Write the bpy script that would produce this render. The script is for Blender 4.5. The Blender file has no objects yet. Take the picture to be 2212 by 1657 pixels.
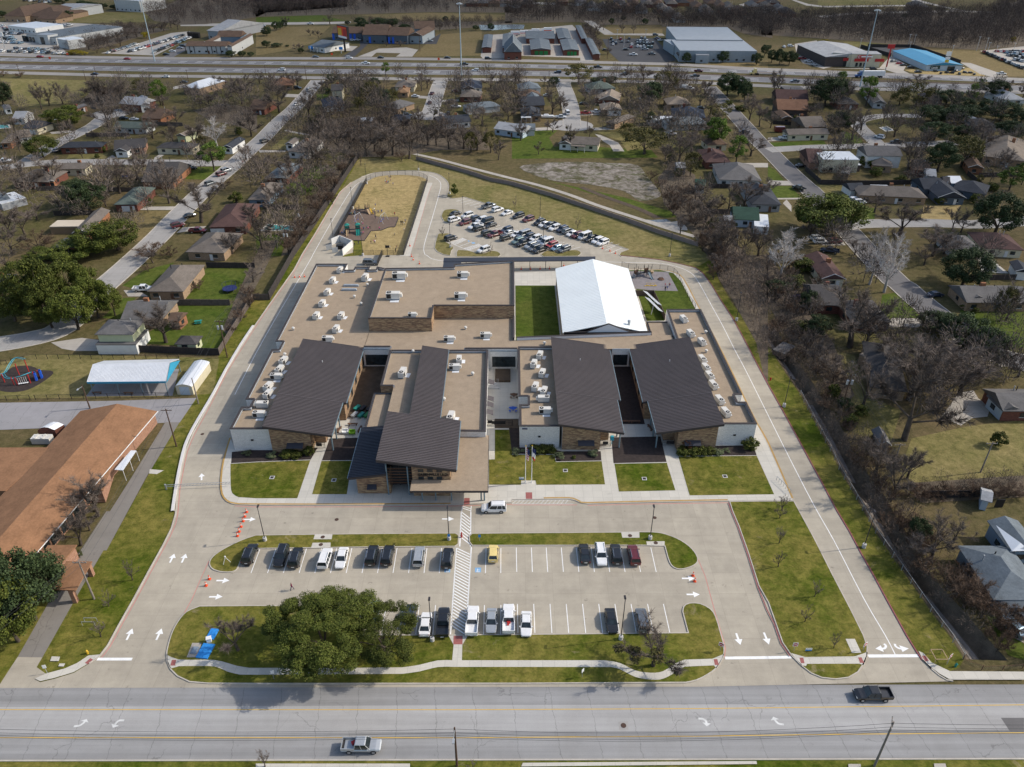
import bpy,math,random
import numpy as np
from mathutils import Vector,Matrix,geometry
S=bpy.context.scene
C=S.collection
R=math.radians
# ---------------------------------------------------------------- camera, sky, sun, exposure
CAM_H,PITCH,FPX=99.0,R(32.6),1667.0
cam_d=bpy.data.cameras.new('camera')
cam=bpy.data.objects.new('camera',cam_d)
C.objects.link(cam)
cam.location=(0,0,CAM_H)
cam.rotation_euler=(R(90)-PITCH,0,0)
cam_d.sensor_width=36
cam_d.lens=36*FPX/2212
cam_d.clip_start=1
cam_d.clip_end=6000
S.camera=cam
SUN_EL,SUN_AZ=R(37),R(9)            # azimuth counted from +X towards +Y
world=bpy.data.worlds.new('World')
S.world=world
world.use_nodes=True
wn=world.node_tree
sky=wn.nodes.new('ShaderNodeTexSky')
sky.sky_type='NISHITA'
sky.sun_disc=False
sky.sun_elevation=SUN_EL
sky.sun_rotation=R(90)-SUN_AZ
sky.dust_density=2.0
wn.links.new(sky.outputs[0],wn.nodes['Background'].inputs[0])
wn.nodes['Background'].inputs[1].default_value=0.15
sun_d=bpy.data.lights.new('sun','SUN')
sun_d.energy=3.0
sun_d.angle=R(0.6)
sun_d.color=(1.0,0.93,0.83)
sun=bpy.data.objects.new('sun',sun_d)
C.objects.link(sun)
sun.rotation_euler=Vector((math.cos(SUN_AZ)*math.cos(SUN_EL),math.sin(SUN_AZ)*math.cos(SUN_EL),math.sin(SUN_EL))).to_track_quat('Z','Y').to_euler()
S.view_settings.view_transform='Standard'
S.view_settings.look='None'
S.view_settings.exposure=0.30
S.view_settings.gamma=1.0
S.cycles.max_bounces=6
S.cycles.transparent_max_bounces=12
random.seed(7)
# ---------------------------------------------------------------- surveying: where a point of the plan stands on the ground
_s,_c=math.sin(PITCH),math.cos(PITCH)
KP=4000/2212.0
def W(x,y,z=0.0):
 u,v=(x-1106)/FPX,(y-828.5)/FPX
 dz=-v*_c-_s
 t=(z-CAM_H)/dz
 return Vector((u*t,(_c-v*_s)*t,z))
def frame(ox,oy,s):
 return lambda x,y,z=0.0: W((ox+x/s)/KP,(oy+y/s)/KP,z)
d=lambda x,y,z=0.0: W(x,y,z)
m1,m2,m3,m4=[frame(k*1000,1000,1.657) for k in range(4)]
r1,r2,r3,r4=[frame(k*1000,2000,1.662) for k in range(4)]
n1,n2,n3,n4=[frame(k*1000,200,2.071) for k in range(4)]
t1,t2,t3,t4=[frame(k*1000,0,2.212) for k in range(4)]
c1=frame(850,1250,3.0133);c2=frame(1350,1550,3.6817);c3=frame(2000,1550,3.6817);c4=frame(2500,1550,3.6817)
c5=frame(1850,1300,3.6817);c6=frame(2400,1000,3.6817);c7=frame(1200,650,2.765);c8=frame(1650,750,2.602)
c9=frame(0,1350,3.16);c0=frame(0,1550,2.761)
h1,h2,h3=[frame(o,180,1.58) for o in (0,1300,2600)]
def pix(p):
 q=Vector(p)-Vector((0,0,CAM_H))
 Z=q.y*_c-q.z*_s
 return 1106+FPX*q.x/Z,828.5-FPX*(q.y*_s+q.z*_c)/Z
def rise(F,bx,by,ty):
 """height of a thing whose foot is at (bx,by) and top at row ty"""
 b=F(bx,by);want=pix(F(bx,ty))[1]
 lo,hi=0.0,80.0
 for _ in range(40):
  m=(lo+hi)/2
  if pix((b.x,b.y,m))[1]>want: lo=m
  else: hi=m
 return lo
def mper(F,x,y):
 return (F(x+1,y)-F(x,y)).length
def pts(F,*a,z=0.0):
 return [F(x,y,z) for x,y in a]
def sm(p,n=4,closed=False):
 """Catmull-Rom through points"""
 out=[];N=len(p)
 for i in range(N if closed else N-1):
  g=(lambda k: p[k % N]) if closed else (lambda k: p[max(0,min(N-1,k))])
  a,b,c,e=g(i-1),g(i),g(i+1),g(i+2)
  for k in range(n):
   t=k/n
   out.append(0.5*((2*b)+(c-a)*t+(2*a-5*b+4*c-e)*t*t+(3*b-a-3*c+e)*t**3))
 if not closed: out.append(p[-1].copy())
 return out
# ---------------------------------------------------------------- materials
class NB:
 def __init__(s,name):
  s.m=bpy.data.materials.new(name);s.m.use_nodes=True
  s.t=s.m.node_tree;s.b=s.t.nodes['Principled BSDF']
 def n(s,typ,ins=None,**kw):
  o=s.t.nodes.new(typ)
  for k,v in kw.items(): setattr(o,k,v)
  for k,v in (ins or {}).items():
   if isinstance(v,bpy.types.NodeSocket): s.t.links.new(v,o.inputs[k])
   else: o.inputs[k].default_value=v
  return o
 def math(s,op,a,b=0.0,c=None,clamp=False):
  ins={0: a,1: b}
  if c is not None: ins[2]=c
  return s.n('ShaderNodeMath',ins,operation=op,use_clamp=clamp).outputs[0]
 def noise(s,vec,scale,detail=4,rough=.55,dist=0.0):
  return s.n('ShaderNodeTexNoise',{'Vector': vec,'Scale': scale,'Detail': detail,'Roughness': rough,'Distortion': dist}).outputs[0]
 def ramp(s,f,lo,hi,a=0.0,b=1.0):
  return s.n('ShaderNodeMapRange',{0: f,1: lo,2: hi,3: a,4: b}).outputs[0]
 def mix(s,f,a,b,typ='MIX'):
  o=s.n('ShaderNodeMix',data_type='RGBA',blend_type=typ,clamp_factor=True)
  for i,v in ((0,f),(6,a),(7,b)):
   if isinstance(v,bpy.types.NodeSocket): s.t.links.new(v,o.inputs[i])
   else: o.inputs[i].default_value=v if i==0 else (*v,1)
  return o.outputs[2]
 def scale(s,col,f):
  return s.n('ShaderNodeVectorMath',{0: col,'Scale': f},operation='SCALE').outputs[0]
 def pos(s): return s.n('ShaderNodeNewGeometry').outputs['Position']
 def obj(s): return s.n('ShaderNodeTexCoord').outputs['Object']
 def xyz(s,v): return s.n('ShaderNodeSeparateXYZ',{0: v}).outputs
 def vec(s,v,sc): return s.n('ShaderNodeVectorMath',{0: v,1: sc},operation='MULTIPLY').outputs[0]
 def out(s,col,rough=.8,spec=.3,bump=None,bs=.3,bd=.05):
  if isinstance(col,bpy.types.NodeSocket): s.t.links.new(col,s.b.inputs['Base Color'])
  else: s.b.inputs['Base Color'].default_value=(*col,1)
  s.b.inputs['Roughness'].default_value=rough
  s.b.inputs['Specular IOR Level'].default_value=spec
  if bump is not None:
   o=s.n('ShaderNodeBump',{'Strength': bs,'Distance': bd,'Height': bump})
   s.t.links.new(o.outputs[0],s.b.inputs['Normal'])
  return s.m
_mc={}
def plain(name,col,rough=.7,var=.25,scale=2.0,local=True,metal=0.0,spec=.3,fine=12.0):
 """paint, metal, plastic, timber: one colour with wear that varies over it"""
 if name in _mc: return _mc[name]
 b=NB(name);p=b.obj() if local else b.pos()
 f=b.math('ADD',b.math('MULTIPLY',b.noise(p,scale,4),.65),b.math('MULTIPLY',b.noise(p,scale*fine,2),.35))
 m=b.out(b.scale(b.mix(0.0,col,col),b.ramp(f,.25,.75,1-var,1+var)),rough,spec)
 b.b.inputs['Metallic'].default_value=metal
 _mc[name]=m
 return m
def grass(name,green,dry,thr=.5,wide=.16,big=.045,dirt=None,dthr=.68,amp=.55):
 b=NB(name);p=b.pos()
 big_=b.noise(p,big,5,.62,.8);mid=b.noise(p,.55,6,.68,.5);fine=b.noise(p,3.2,4,.7)
 streak=b.noise(b.vec(p,(.9,2.6,1)),.9,3,.6)
 f=b.math('ADD',b.math('MULTIPLY',big_,.55),b.math('ADD',b.math('MULTIPLY',mid,.28),b.math('MULTIPLY',streak,.17)))
 col=b.mix(b.ramp(f,thr-wide,thr+wide),green,dry)
 if dirt: col=b.mix(b.math('MULTIPLY',b.ramp(b.noise(p,.17,6,.7,.6),dthr,dthr+.1),.8),col,dirt)
 col=b.scale(col,b.ramp(b.math('ADD',b.math('MULTIPLY',fine,.5),b.math('MULTIPLY',mid,.5)),.3,.7,1-amp,1+amp))
 return b.out(col,.95,.1,fine,.5,.06)
def paving(name,base,slab=4.6,joint=.22,stain=.3,tint=(.965,.965,.955),cracks=0.0,lanes=0.0,ang=0.0):
 b=NB(name);p=b.pos()
 if ang: p=b.n('ShaderNodeVectorRotate',{'Vector': p,'Angle': ang},rotation_type='Z_AXIS').outputs[0]
 X=b.xyz(p)
 big_=b.noise(p,.07,6,.65,.6);mid=b.noise(p,.45,6,.65);fine=b.noise(p,9,3,.6)
 streak=b.noise(b.vec(p,(.5,.07,1)),1.0,5,.6);streak2=b.noise(b.vec(p,(.06,.8,1)),1.0,4,.6)
 f=b.math('ADD',b.math('ADD',b.math('MULTIPLY',big_,.45),b.math('MULTIPLY',mid,.25)),b.math('ADD',b.math('MULTIPLY',streak,.15),b.math('MULTIPLY',streak2,.15)))
 k=b.ramp(f,.3,.7,1-stain,1+stain*.55)
 k=b.math('MULTIPLY',k,b.ramp(fine,.3,.7,.94,1.06))
 def line(c,period,w):
  r=b.math('FRACT',b.math('DIVIDE',c,period))
  e=b.math('MULTIPLY',b.math('ABSOLUTE',b.math('SUBTRACT',r,.5)),period)   # distance from the joint at r=.5
  return b.ramp(e,w*.4,w,1.0,0.0)
 spots=b.math('MULTIPLY',b.ramp(b.noise(p,.55,2,.5),.66,.72),b.ramp(b.noise(p,2.6,3,.6),.45,.62));k=b.math('MULTIPLY',k,b.math('SUBTRACT',1.0,b.math('MULTIPLY',spots,stain)))
 if slab:
  # every slab was poured on its own: a slightly different grey
  sl=b.n('ShaderNodeTexWhiteNoise',{'Vector': b.n('ShaderNodeVectorMath',{0: b.n('ShaderNodeVectorMath',{0: b.vec(p,(1/slab,1/slab,0)),1: (.5,.5,0)},operation='ADD').outputs[0]},operation='FLOOR').outputs[0]},noise_dimensions='3D').outputs[0]
  k=b.math('MULTIPLY',k,b.ramp(sl,0,1,.955,1.045))
  j=b.math('MAXIMUM',line(X[0],slab,.055),line(X[1],slab,.055))
  k=b.math('MULTIPLY',k,b.math('SUBTRACT',1.0,b.math('MULTIPLY',j,joint)))
 if cracks:
  wob=b.math('ADD',X[0],b.math('MULTIPLY',b.math('SUBTRACT',b.noise(p,.35,5,.7),.5),1.5))
  wob=b.math('ADD',wob,b.math('MULTIPLY',X[1],.12))
  a=line(wob,5.6,.06)
  v=b.n('ShaderNodeTexVoronoi',{'Vector': b.n('ShaderNodeVectorMath',{0: p,1: b.n('ShaderNodeVectorMath',{0: b.n('ShaderNodeTexNoise',{'Vector': p,'Scale': .5,'Detail': 4}).outputs['Color'],'Scale': 3.0},operation='SCALE').outputs[0]},operation='ADD').outputs[0],'Scale': .12},feature='DISTANCE_TO_EDGE').outputs[0]
  v=b.math('MULTIPLY',b.ramp(v,.002,.009,1,0),b.ramp(b.noise(p,.11,3),.5,.6))
  k=b.math('MULTIPLY',k,b.math('SUBTRACT',1.0,b.math('MULTIPLY',b.math('MAXIMUM',a,v),cracks)))
 if lanes:
  k=b.math('MULTIPLY',k,b.ramp(b.noise(b.vec(p,(.012,.55,1)),1.0,4,.6),.35,.65,1-lanes,1+lanes*.5))
 return b.out(b.scale(b.mix(b.ramp(big_,.35,.65),base,tuple(x*y for x,y in zip(base,tint))),k),.88,.25,fine,.2,.02)
def shingle(name,col,row=.35):
 b=NB(name);p=b.pos();X=b.xyz(p)
 f=b.noise(p,.35,5,.6);g=b.noise(b.vec(p,(1,1,3)),2.2,3,.7);h=b.noise(b.vec(p,(.4,.4,4)),1.2,4,.6)
 k=b.math('ADD',b.math('ADD',b.math('MULTIPLY',f,.4),b.math('MULTIPLY',g,.4)),b.math('MULTIPLY',h,.2))
 return b.out(b.scale(b.mix(0.0,col,col),b.ramp(k,.3,.7,.62,1.38)),.9,.15,g,.4,.05)
def brick(name,a,c,e=None,sc=1.0):
 b=NB(name);p=b.pos()
 f=b.noise(b.vec(p,(.9*sc,.9*sc,4.5*sc)),1.0,3,.5,.4);g=b.noise(b.vec(p,(3*sc,3*sc,12*sc)),1.0,2,.6)
 q=b.math('ADD',b.math('MULTIPLY',f,.7),b.math('MULTIPLY',g,.3))
 col=b.mix(b.ramp(q,.44,.54),a,c)
 if e: col=b.mix(b.ramp(b.noise(p,.5,3),.5,.7,0,.7),col,e)
 return b.out(b.scale(col,b.ramp(g,.3,.7,.8,1.2)),.9,.15,f,.4,.03)
def leafy(name,a,c,warm=None):
 """leaves: every leaf its own shade between two greens, and every tree a shade of its own"""
 b=NB(name)
 g=b.n('ShaderNodeNewGeometry');rnd=g.outputs['Random Per Island'];orn=b.n('ShaderNodeObjectInfo').outputs['Random']
 cl=b.noise(b.n('ShaderNodeTexCoord').outputs['Object'],.55,3)
 col=b.mix(b.math('ADD',b.math('MULTIPLY',rnd,.55),b.math('MULTIPLY',b.ramp(cl,.3,.7),.45)),a,c)
 if warm: col=b.mix(b.math('MULTIPLY',b.ramp(rnd,.86,1.0),.7),col,warm)
 m=b.out(b.scale(col,b.ramp(orn,0,1,.78,1.25)),.75,.2)
 return m
def bark(name,a,c):
 b=NB(name);p=b.obj();orn=b.n('ShaderNodeObjectInfo').outputs['Random']
 col=b.mix(b.ramp(b.noise(p,1.2,5,.6),.35,.65),a,c)
 return b.out(b.scale(col,b.ramp(orn,0,1,.75,1.3)),.95,.1)
def paint(name,col,rough=.3,metal=0.0):
 if name in _mc: return _mc[name]
 b=NB(name);f=b.noise(b.obj(),1.6,4);dust=b.noise(b.obj(),9,3)
 m=b.out(b.scale(b.mix(b.math('MULTIPLY',b.ramp(dust,.5,.9),.1),col,(.35,.33,.3)),b.ramp(f,.3,.7,.93,1.07)),rough,.5)
 b.b.inputs['Metallic'].default_value=metal
 b.b.inputs['Coat Weight'].default_value=.6;b.b.inputs['Coat Roughness'].default_value=.08
 _mc[name]=m
 return m
def glass(name,col=(.022,.030,.034),rough=.08):
 if name in _mc: return _mc[name]
 b=NB(name);f=b.noise(b.obj(),1.1,3)
 m=b.out(b.scale(b.mix(0.0,col,col),b.ramp(f,.3,.7,.6,1.5)),rough,.6);_mc[name]=m
 return m
def mesh_wire(name,col,cover):
 """chain link: thin wires with air between"""
 b=NB(name);f=b.noise(b.pos(),.8,3)
 b.out(b.scale(b.mix(0.0,col,col),b.ramp(f,.3,.7,.8,1.2)),.6,.3)
 b.b.inputs['Alpha'].default_value=cover
 return b.m
M={}
M['ground']=grass('ground_cover',(.068,.072,.020),(.125,.094,.048),.46,.13,.02,(.12,.085,.05),.60)
M['field']=grass('field_grass',(.080,.092,.018),(.185,.150,.065),.45,.14,.03)
M['lawn']=grass('lawn_grass',(.056,.084,.005),(.200,.162,.042),.515,.13,.06,(.27,.215,.125),.62)
M['lawn_dry']=grass('dry_lawn',(.085,.098,.020),(.225,.180,.078),.45,.16,.06,(.23,.18,.10),.66)
M['lawn_green']=grass('green_lawn',(.055,.088,.010),(.105,.112,.026),.55,.16,.08)
M['tan_grass']=grass('tan_grass',(.150,.135,.040),(.34,.255,.115),.36,.14,.05,(.40,.32,.2),.70)
M['pasture']=grass('dead_pasture',(.125,.105,.040),(.21,.155,.075),.45,.2,.03)
M['mud']=grass('cleared_mud',(.085,.075,.045),(.27,.24,.21),.50,.08,.14,(.07,.075,.025),.52)
M['mulch']=plain('dark_mulch',(.040,.030,.027),.95,.45,1.5,False)
M['soil']=plain('bare_soil',(.085,.062,.042),.95,.45,.7,False)
M['banks']=plain('ditch_banks',(.115,.090,.062),.95,.6,.6,False)
M['rubber']=plain('rubber_chips',(.15,.105,.08),.95,.3,.9,False)
M['gravel']=plain('grey_play_gravel',(.22,.20,.20),.95,.25,.8,False)
M['lot']=paving('lot_concrete',(.42,.375,.30),4.6,.13,.36)
M['walk']=paving('walk_concrete',(.55,.52,.455),1.85,.16,.16)
M['kerb']=plain('kerb_concrete',(.45,.41,.35),.9,.25,.5,False)
M['main_road']=paving('main_road_concrete',(.290,.285,.276),0,0,.20,(1,1.01,1.03),.30,.20)
M['centre_lane']=paving('centre_lane_concrete',(.385,.375,.36),0,0,.18,(1,1.01,1.02),.30,.14)
M['street']=paving('street_concrete',(.34,.325,.305),5.0,.25,.22,(1,1,1),.3)
M['asphalt']=paving('worn_asphalt',(.155,.148,.145),0,0,.25,(1,1,1.02),.3)
M['service']=paving('service_road_concrete',(.23,.212,.19),0,0,.25,cracks=.3)
M['dark_asphalt']=paving('dark_asphalt',(.062,.062,.065),0,0,.2,(1,1,1.02))
M['grey_asphalt']=paving('old_grey_asphalt',(.29,.28,.28),0,0,.24,(1,1,1.02),.3)
M['highway']=paving('highway_concrete',(.185,.182,.185),0,0,.12,(1,1,1.02),.15,.25)
M['frontage']=paving('frontage_concrete',(.29,.27,.245),0,0,.15,(1,1,1.02),.15,.15)
M['drive']=paving('driveway_concrete',(.42,.385,.335),3.0,.2,.25)
M['white_line']=plain('white_road_paint',(.80,.80,.78),.7,.16,1.2,False)
M['faded_line']=plain('faded_road_paint',(.60,.60,.58),.8,.3,.9,False)
M['yellow_line']=plain('yellow_road_paint',(.56,.36,.07),.7,.22,.5,False)
M['red_line']=plain('red_kerb_paint',(.50,.22,.19),.8,.25,.5,False)
M['red_kerb']=plain('dark_red_kerb_paint',(.26,.085,.09),.8,.25,.6,False)
M['yellow_kerb']=plain('ochre_kerb_paint',(.40,.25,.08),.8,.2,.6,False)
M['blue_line']=plain('blue_road_paint',(.20,.38,.58),.8,.2,.9,False)
M['ramp_red']=plain('red_paver',(.30,.105,.095),.85,.2,2,False)
M['roof_tan']=grass('tan_roof_membrane',(.305,.238,.168),(.345,.272,.196),.5,.3,.08,(.175,.14,.105),.66,.2)
M['brown_trim']=plain('brown_trim',(.052,.044,.043),.6,.15,1,False)
M['roof_metal']=plain('brown_standing_seam',(.105,.090,.088),.42,.14,.25,False,.25,.4)
M['roof_slate']=plain('slate_standing_seam',(.045,.048,.060),.42,.14,.25,False,.25,.4)
M['membrane']=plain('white_membrane',(.66,.68,.70),.6,.1,.5,False)
M['flash']=plain('galvanised_flashing',(.26,.31,.36),.5,.35,1.2,False,.3)
M['white_wall']=brick('white_painted_brick',(.60,.59,.56),(.68,.67,.64),None,1.5)
M['school_brick']=brick('school_brick',(.40,.285,.165),(.185,.118,.08),(.34,.22,.135),1.0)
M['gym_roof']=plain('white_gym_roof',(.80,.83,.81),.45,.06,.2,False)
M['gym_wall']=plain('tan_gym_wall',(.36,.28,.20),.7,.12,.5,False)
M['glass']=glass('dark_glass')
M['steel']=plain('blue_grey_steel',(.16,.22,.25),.5,.15,1)
M['galv']=plain('galvanised_steel',(.42,.44,.45),.45,.15,1,True,.4)
M['mast']=plain('mast_steel',(.38,.47,.52),.5,.15,.3,True,.2)
M['black']=plain('black_steel',(.018,.018,.02),.5,.2,2)
M['bronze']=plain('bronze_pole',(.035,.033,.036),.5,.2,2)
M['white']=plain('white_paint',(.76,.76,.74),.6,.1,1)
M['cream']=plain('cream_enamel',(.62,.60,.55),.55,.12,1)
M['grille']=plain('dark_grille',(.025,.024,.024),.6,.3,8)
M['concrete']=plain('cast_concrete',(.50,.49,.47),.9,.2,1.5)
M['wood_pole']=plain('treated_pole',(.085,.052,.036),.9,.3,2)
M['grey_pole']=plain('weathered_pole',(.22,.19,.165),.9,.25,2)
M['fence_wood']=plain('weathered_fence',(.115,.092,.078),.9,.4,1.6,False)
M['fence_dark']=plain('dark_stained_fence',(.045,.038,.035),.9,.35,1.6,False)
M['fence_block']=plain('precast_fence',(.26,.205,.18),.9,.15,.8,False)
M['link_black']=mesh_wire('black_chain_link',(.015,.015,.016),.88)
M['link_light']=mesh_wire('grey_chain_link',(.10,.10,.10),.22)
M['link_thin']=mesh_wire('dark_chain_link',(.04,.04,.04),.20)
M['orange']=plain('cone_orange',(.75,.085,.025),.6,.1,3)
M['red']=plain('red_enamel',(.42,.028,.028),.5,.12,2)
M['blue']=plain('blue_plastic',(.02,.10,.52),.45,.12,2)
M['sky_blue']=plain('sky_blue_tarpaulin',(.03,.24,.62),.6,.18,1.6)
M['teal']=plain('teal_plastic',(.02,.22,.18),.45,.12,2)
M['turq']=plain('turquoise_paint',(.05,.36,.46),.5,.12,1)
M['pav_blue']=plain('pavilion_blue',(.03,.24,.37),.5,.1,.6,False)
M['tan_plastic']=plain('tan_plastic',(.42,.30,.17),.5,.12,2)
M['yellow']=plain('yellow_plastic',(.62,.40,.04),.5,.12,2)
M['green']=plain('green_paint',(.02,.18,.05),.5,.12,2)
M['lime']=plain('lime_cushion',(.22,.42,.03),.7,.12,2)
M['wood']=plain('brown_timber',(.14,.075,.045),.8,.25,2)
M['corr_white']=plain('corrugated_white',(.66,.68,.70),.4,.1,.6,False,.2)
M['navy']=plain('navy_cloth',(.02,.03,.11),.9,.1,2)
M['skin']=plain('skin',(.35,.20,.14),.6,.1,3)
M['hair']=plain('dark_hair',(.02,.015,.012),.8,.2,4)
M['tyre']=plain('tyre_rubber',(.014,.014,.015),.85,.2,6)
M['rim']=plain('alloy_rim',(.40,.41,.42),.35,.15,6,True,.6)
M['chrome']=plain('chrome_trim',(.5,.52,.54),.2,.15,6,True,.8)
M['tail']=plain('tail_lamp',(.35,.012,.012),.3,.1,6)
M['head']=plain('head_lamp',(.62,.66,.68),.2,.1,6)
M['water']=glass('pond_water',(.10,.115,.13),.15)
M['wire']=plain('power_cable',(.06,.065,.07),.7,.2,2)
M['leaf_oak']=leafy('live_oak_leaf',(.024,.036,.006),(.120,.142,.022),(.15,.14,.04))
M['leaf_dark']=leafy('dark_oak_leaf',(.016,.030,.013),(.060,.085,.030))
M['leaf_pine']=leafy('pine_needle',(.045,.085,.012),(.13,.19,.03))
M['leaf_olive']=leafy('olive_leaf',(.040,.042,.012),(.13,.115,.032),(.2,.15,.04))
M['leaf_shrub']=leafy('shrub_leaf',(.022,.034,.006),(.10,.115,.02),(.18,.14,.03))
M['leaf_gold']=leafy('golden_leaf',(.12,.10,.008),(.32,.25,.02))
M['leaf_rust']=leafy('rust_leaf',(.10,.042,.016),(.24,.10,.035))
M['leaf_sage']=leafy('sage_leaf',(.05,.07,.035),(.16,.18,.09))
M['bark']=bark('oak_bark',(.050,.040,.031),(.115,.093,.075))
M['twig']=bark('grey_twigs',(.105,.083,.069),(.20,.167,.142))
M['twig_brown']=bark('brown_twigs',(.085,.056,.038),(.165,.115,.082))
M['twig_white']=bark('white_twigs',(.30,.27,.25),(.56,.53,.50))
M['scrub']=bark('woodland_twigs',(.050,.040,.036),(.115,.092,.078));M['thicket']=bark('thicket_twigs',(.095,.072,.057),(.19,.15,.12))
# ---------------------------------------------------------------- mesh and object helpers
class MB:
 def __init__(s): s.v=[];s.f=[];s.k=[]
 def add(s,vs,fs,k=0):
  o=len(s.v);s.v+=[tuple(p) for p in vs];s.f+=[tuple(i+o for i in f) for f in fs];s.k+=[k]*len(fs)
  return s
 def poly(s,vs,k=0): return s.add(vs,[tuple(range(len(vs)))],k)
 def box(s,c,size,rz=0.0,k=0,taper=1.0,ty=None):
  """c: centre of the base"""
  x,y,z=size[0]/2,size[1]/2,size[2];ty=taper if ty is None else ty
  ca,sa=math.cos(rz),math.sin(rz)
  vs=[]
  for h,tx,tyy in ((0,1,1),(z,taper,ty)):
   for a,b in ((-x,-y),(x,-y),(x,y),(-x,y)):
    a,b=a*tx,b*tyy
    vs.append((c[0]+a*ca-b*sa,c[1]+a*sa+b*ca,c[2]+h))
  return s.add(vs,[(3,2,1,0),(4,5,6,7),(0,1,5,4),(1,2,6,5),(2,3,7,6),(3,0,4,7)],k)
 def hexa(s,lo,hi,k=0):
  n=len(lo)
  return s.add(list(lo)+list(hi),[tuple(range(n))[::-1],tuple(range(n,2*n))]+[(i,(i+1) % n,n+(i+1) % n,n+i) for i in range(n)],k)
 def tube(s,a,b,r0,r1=None,n=6,k=0,caps=True):
  a,b=Vector(a),Vector(b);r1=r0 if r1 is None else r1
  ax=(b-a).normalized();u=ax.orthogonal().normalized();w=ax.cross(u)
  vs=[p+(u*math.cos(t)+w*math.sin(t))*r for p,r in ((a,r0),(b,r1)) for t in [2*math.pi*i/n for i in range(n)]]
  fs=[(i,(i+1) % n,n+(i+1) % n,n+i) for i in range(n)]
  if caps: fs+=[tuple(range(n))[::-1],tuple(range(n,2*n))]
  return s.add(vs,fs,k)
 def path(s,P,r,n=6,k=0):
  for a,b in zip(P[:-1],P[1:]): s.tube(a,b,r,r,n,k)
  return s
 def mesh(s,name,mats,o=(0,0,0),smooth=False):
  me=bpy.data.meshes.new(name)
  me.from_pydata([(p[0]-o[0],p[1]-o[1],p[2]-o[2]) for p in s.v],[],s.f)
  for m in mats: me.materials.append(m)
  if len(mats)>1: me.polygons.foreach_set('material_index',s.k)
  if smooth: me.polygons.foreach_set('use_smooth',[True]*len(s.f))
  me.update()
  return me
 def build(s,name,mats,parent=None,smooth=False,local=False,loc=None):
  """parts are given in ground coordinates and hung under their thing; local=True keeps the thing's own coordinates"""
  mats=mats if isinstance(mats,(list,tuple)) else [mats]
  if local: o=(0,0,0)
  elif parent is not None: o=parent['_o']
  elif loc is not None: o=loc
  else:
   a=np.array(s.v);o=(a[:,0].mean(),a[:,1].mean(),a[:,2].min())
  ob=bpy.data.objects.new(name,s.mesh(name,mats,o,smooth));C.objects.link(ob)
  if parent is not None: ob.parent=parent
  elif not local: ob.location=o
  if not local: ob['_o']=tuple(o)
  return ob
def tag(o,label=None,cat=None,group=None,kind=None):
 for k,v in (('label',label),('category',cat),('group',group),('kind',kind)):
  if v: o[k]=v
 return o
def thing(name,loc,label,cat,group=None,rz=0.0):
 o=bpy.data.objects.new(name,None);C.objects.link(o);o.empty_display_size=.5
 o.location=loc;o.rotation_euler=(0,0,rz);o['_o']=tuple(loc)
 return tag(o,label,cat,group)
KIDS={}
def copy_tree(o,parent=None):
 c=o.copy();C.objects.link(c)
 if parent is not None: c.parent=parent
 for ch in o.children: copy_tree(ch,c)
 return c
def dup(proto,loc,rz=0.0,label=None,cat=None,group=None,sc=None):
 c=copy_tree(proto);c.location=loc;c.rotation_euler=(0,0,rz)
 if sc is not None: c.scale=(sc,sc,sc) if not isinstance(sc,(tuple,list)) else sc
 c['_o']=tuple(loc)
 return tag(c,label,cat,group)
def tri(P,holes=()):
 loops=[[Vector((p.x,p.y,0)) for p in P]]+[[Vector((p.x,p.y,0)) for p in h] for h in holes]
 return geometry.tessellate_polygon(loops)
def sheet(name,P,mat,z=0.0,holes=(),kind='structure'):
 allp=list(P)+[p for h in holes for p in h]
 b=MB();b.add([(p.x,p.y,z) for p in allp],[])
 for t in tri(P,holes):
  a,c,e=[allp[i] for i in t]
  if (c.x-a.x)*(e.y-a.y)-(c.y-a.y)*(e.x-a.x)<0: t=(t[0],t[2],t[1])
  b.f.append(tuple(t));b.k.append(0)
 o=b.build(name,mat,loc=(0,0,0))
 return tag(o,kind=kind)
def area(P): return sum(a.x*b.y-b.x*a.y for a,b in zip(P,P[1:]+P[:1]))/2
def inset(P,t):
 """polygon moved inwards by t (outwards if negative)"""
 s=1 if area(P)>0 else -1;n=len(P);out=[]
 for i in range(n):
  a,b,c=P[i-1],P[i],P[(i+1) % n]
  e0=Vector((b.x-a.x,b.y-a.y));e1=Vector((c.x-b.x,c.y-b.y))
  if e0.length<1e-6 or e1.length<1e-6: out.append(b.copy());continue
  e0.normalize();e1.normalize()
  n0=Vector((-e0.y,e0.x))*s;n1=Vector((-e1.y,e1.x))*s
  m=n0+n1;L=m.length
  if L<.2: out.append(Vector((b.x+n0.x*t,b.y+n0.y*t,b.z)));continue
  m.normalize();q=t/max(.35,m.dot(n0));out.append(Vector((b.x+m.x*q,b.y+m.y*q,b.z)))
 return out
def island(name,P,mat,z0=.03,h=.13,kmat=None,w=.17,kname='kerb'):
 """raised bed inside a real kerb"""
 I=inset(P,w);n=len(P);b=MB()
 lo=[(p.x,p.y,z0-.02) for p in P];hi=[(p.x,p.y,z0+h) for p in P];hi2=[(p.x,p.y,z0+h) for p in I]
 b.add(lo+hi+hi2,[(i,(i+1) % n,n+(i+1) % n,n+i) for i in range(n)]+[(n+i,n+(i+1) % n,2*n+(i+1) % n,2*n+i) for i in range(n)])
 tag(b.build(kname,kmat or M['kerb'],loc=(0,0,0)),kind='structure')
 return sheet(name,I,mat,z0+h-.012)
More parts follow.
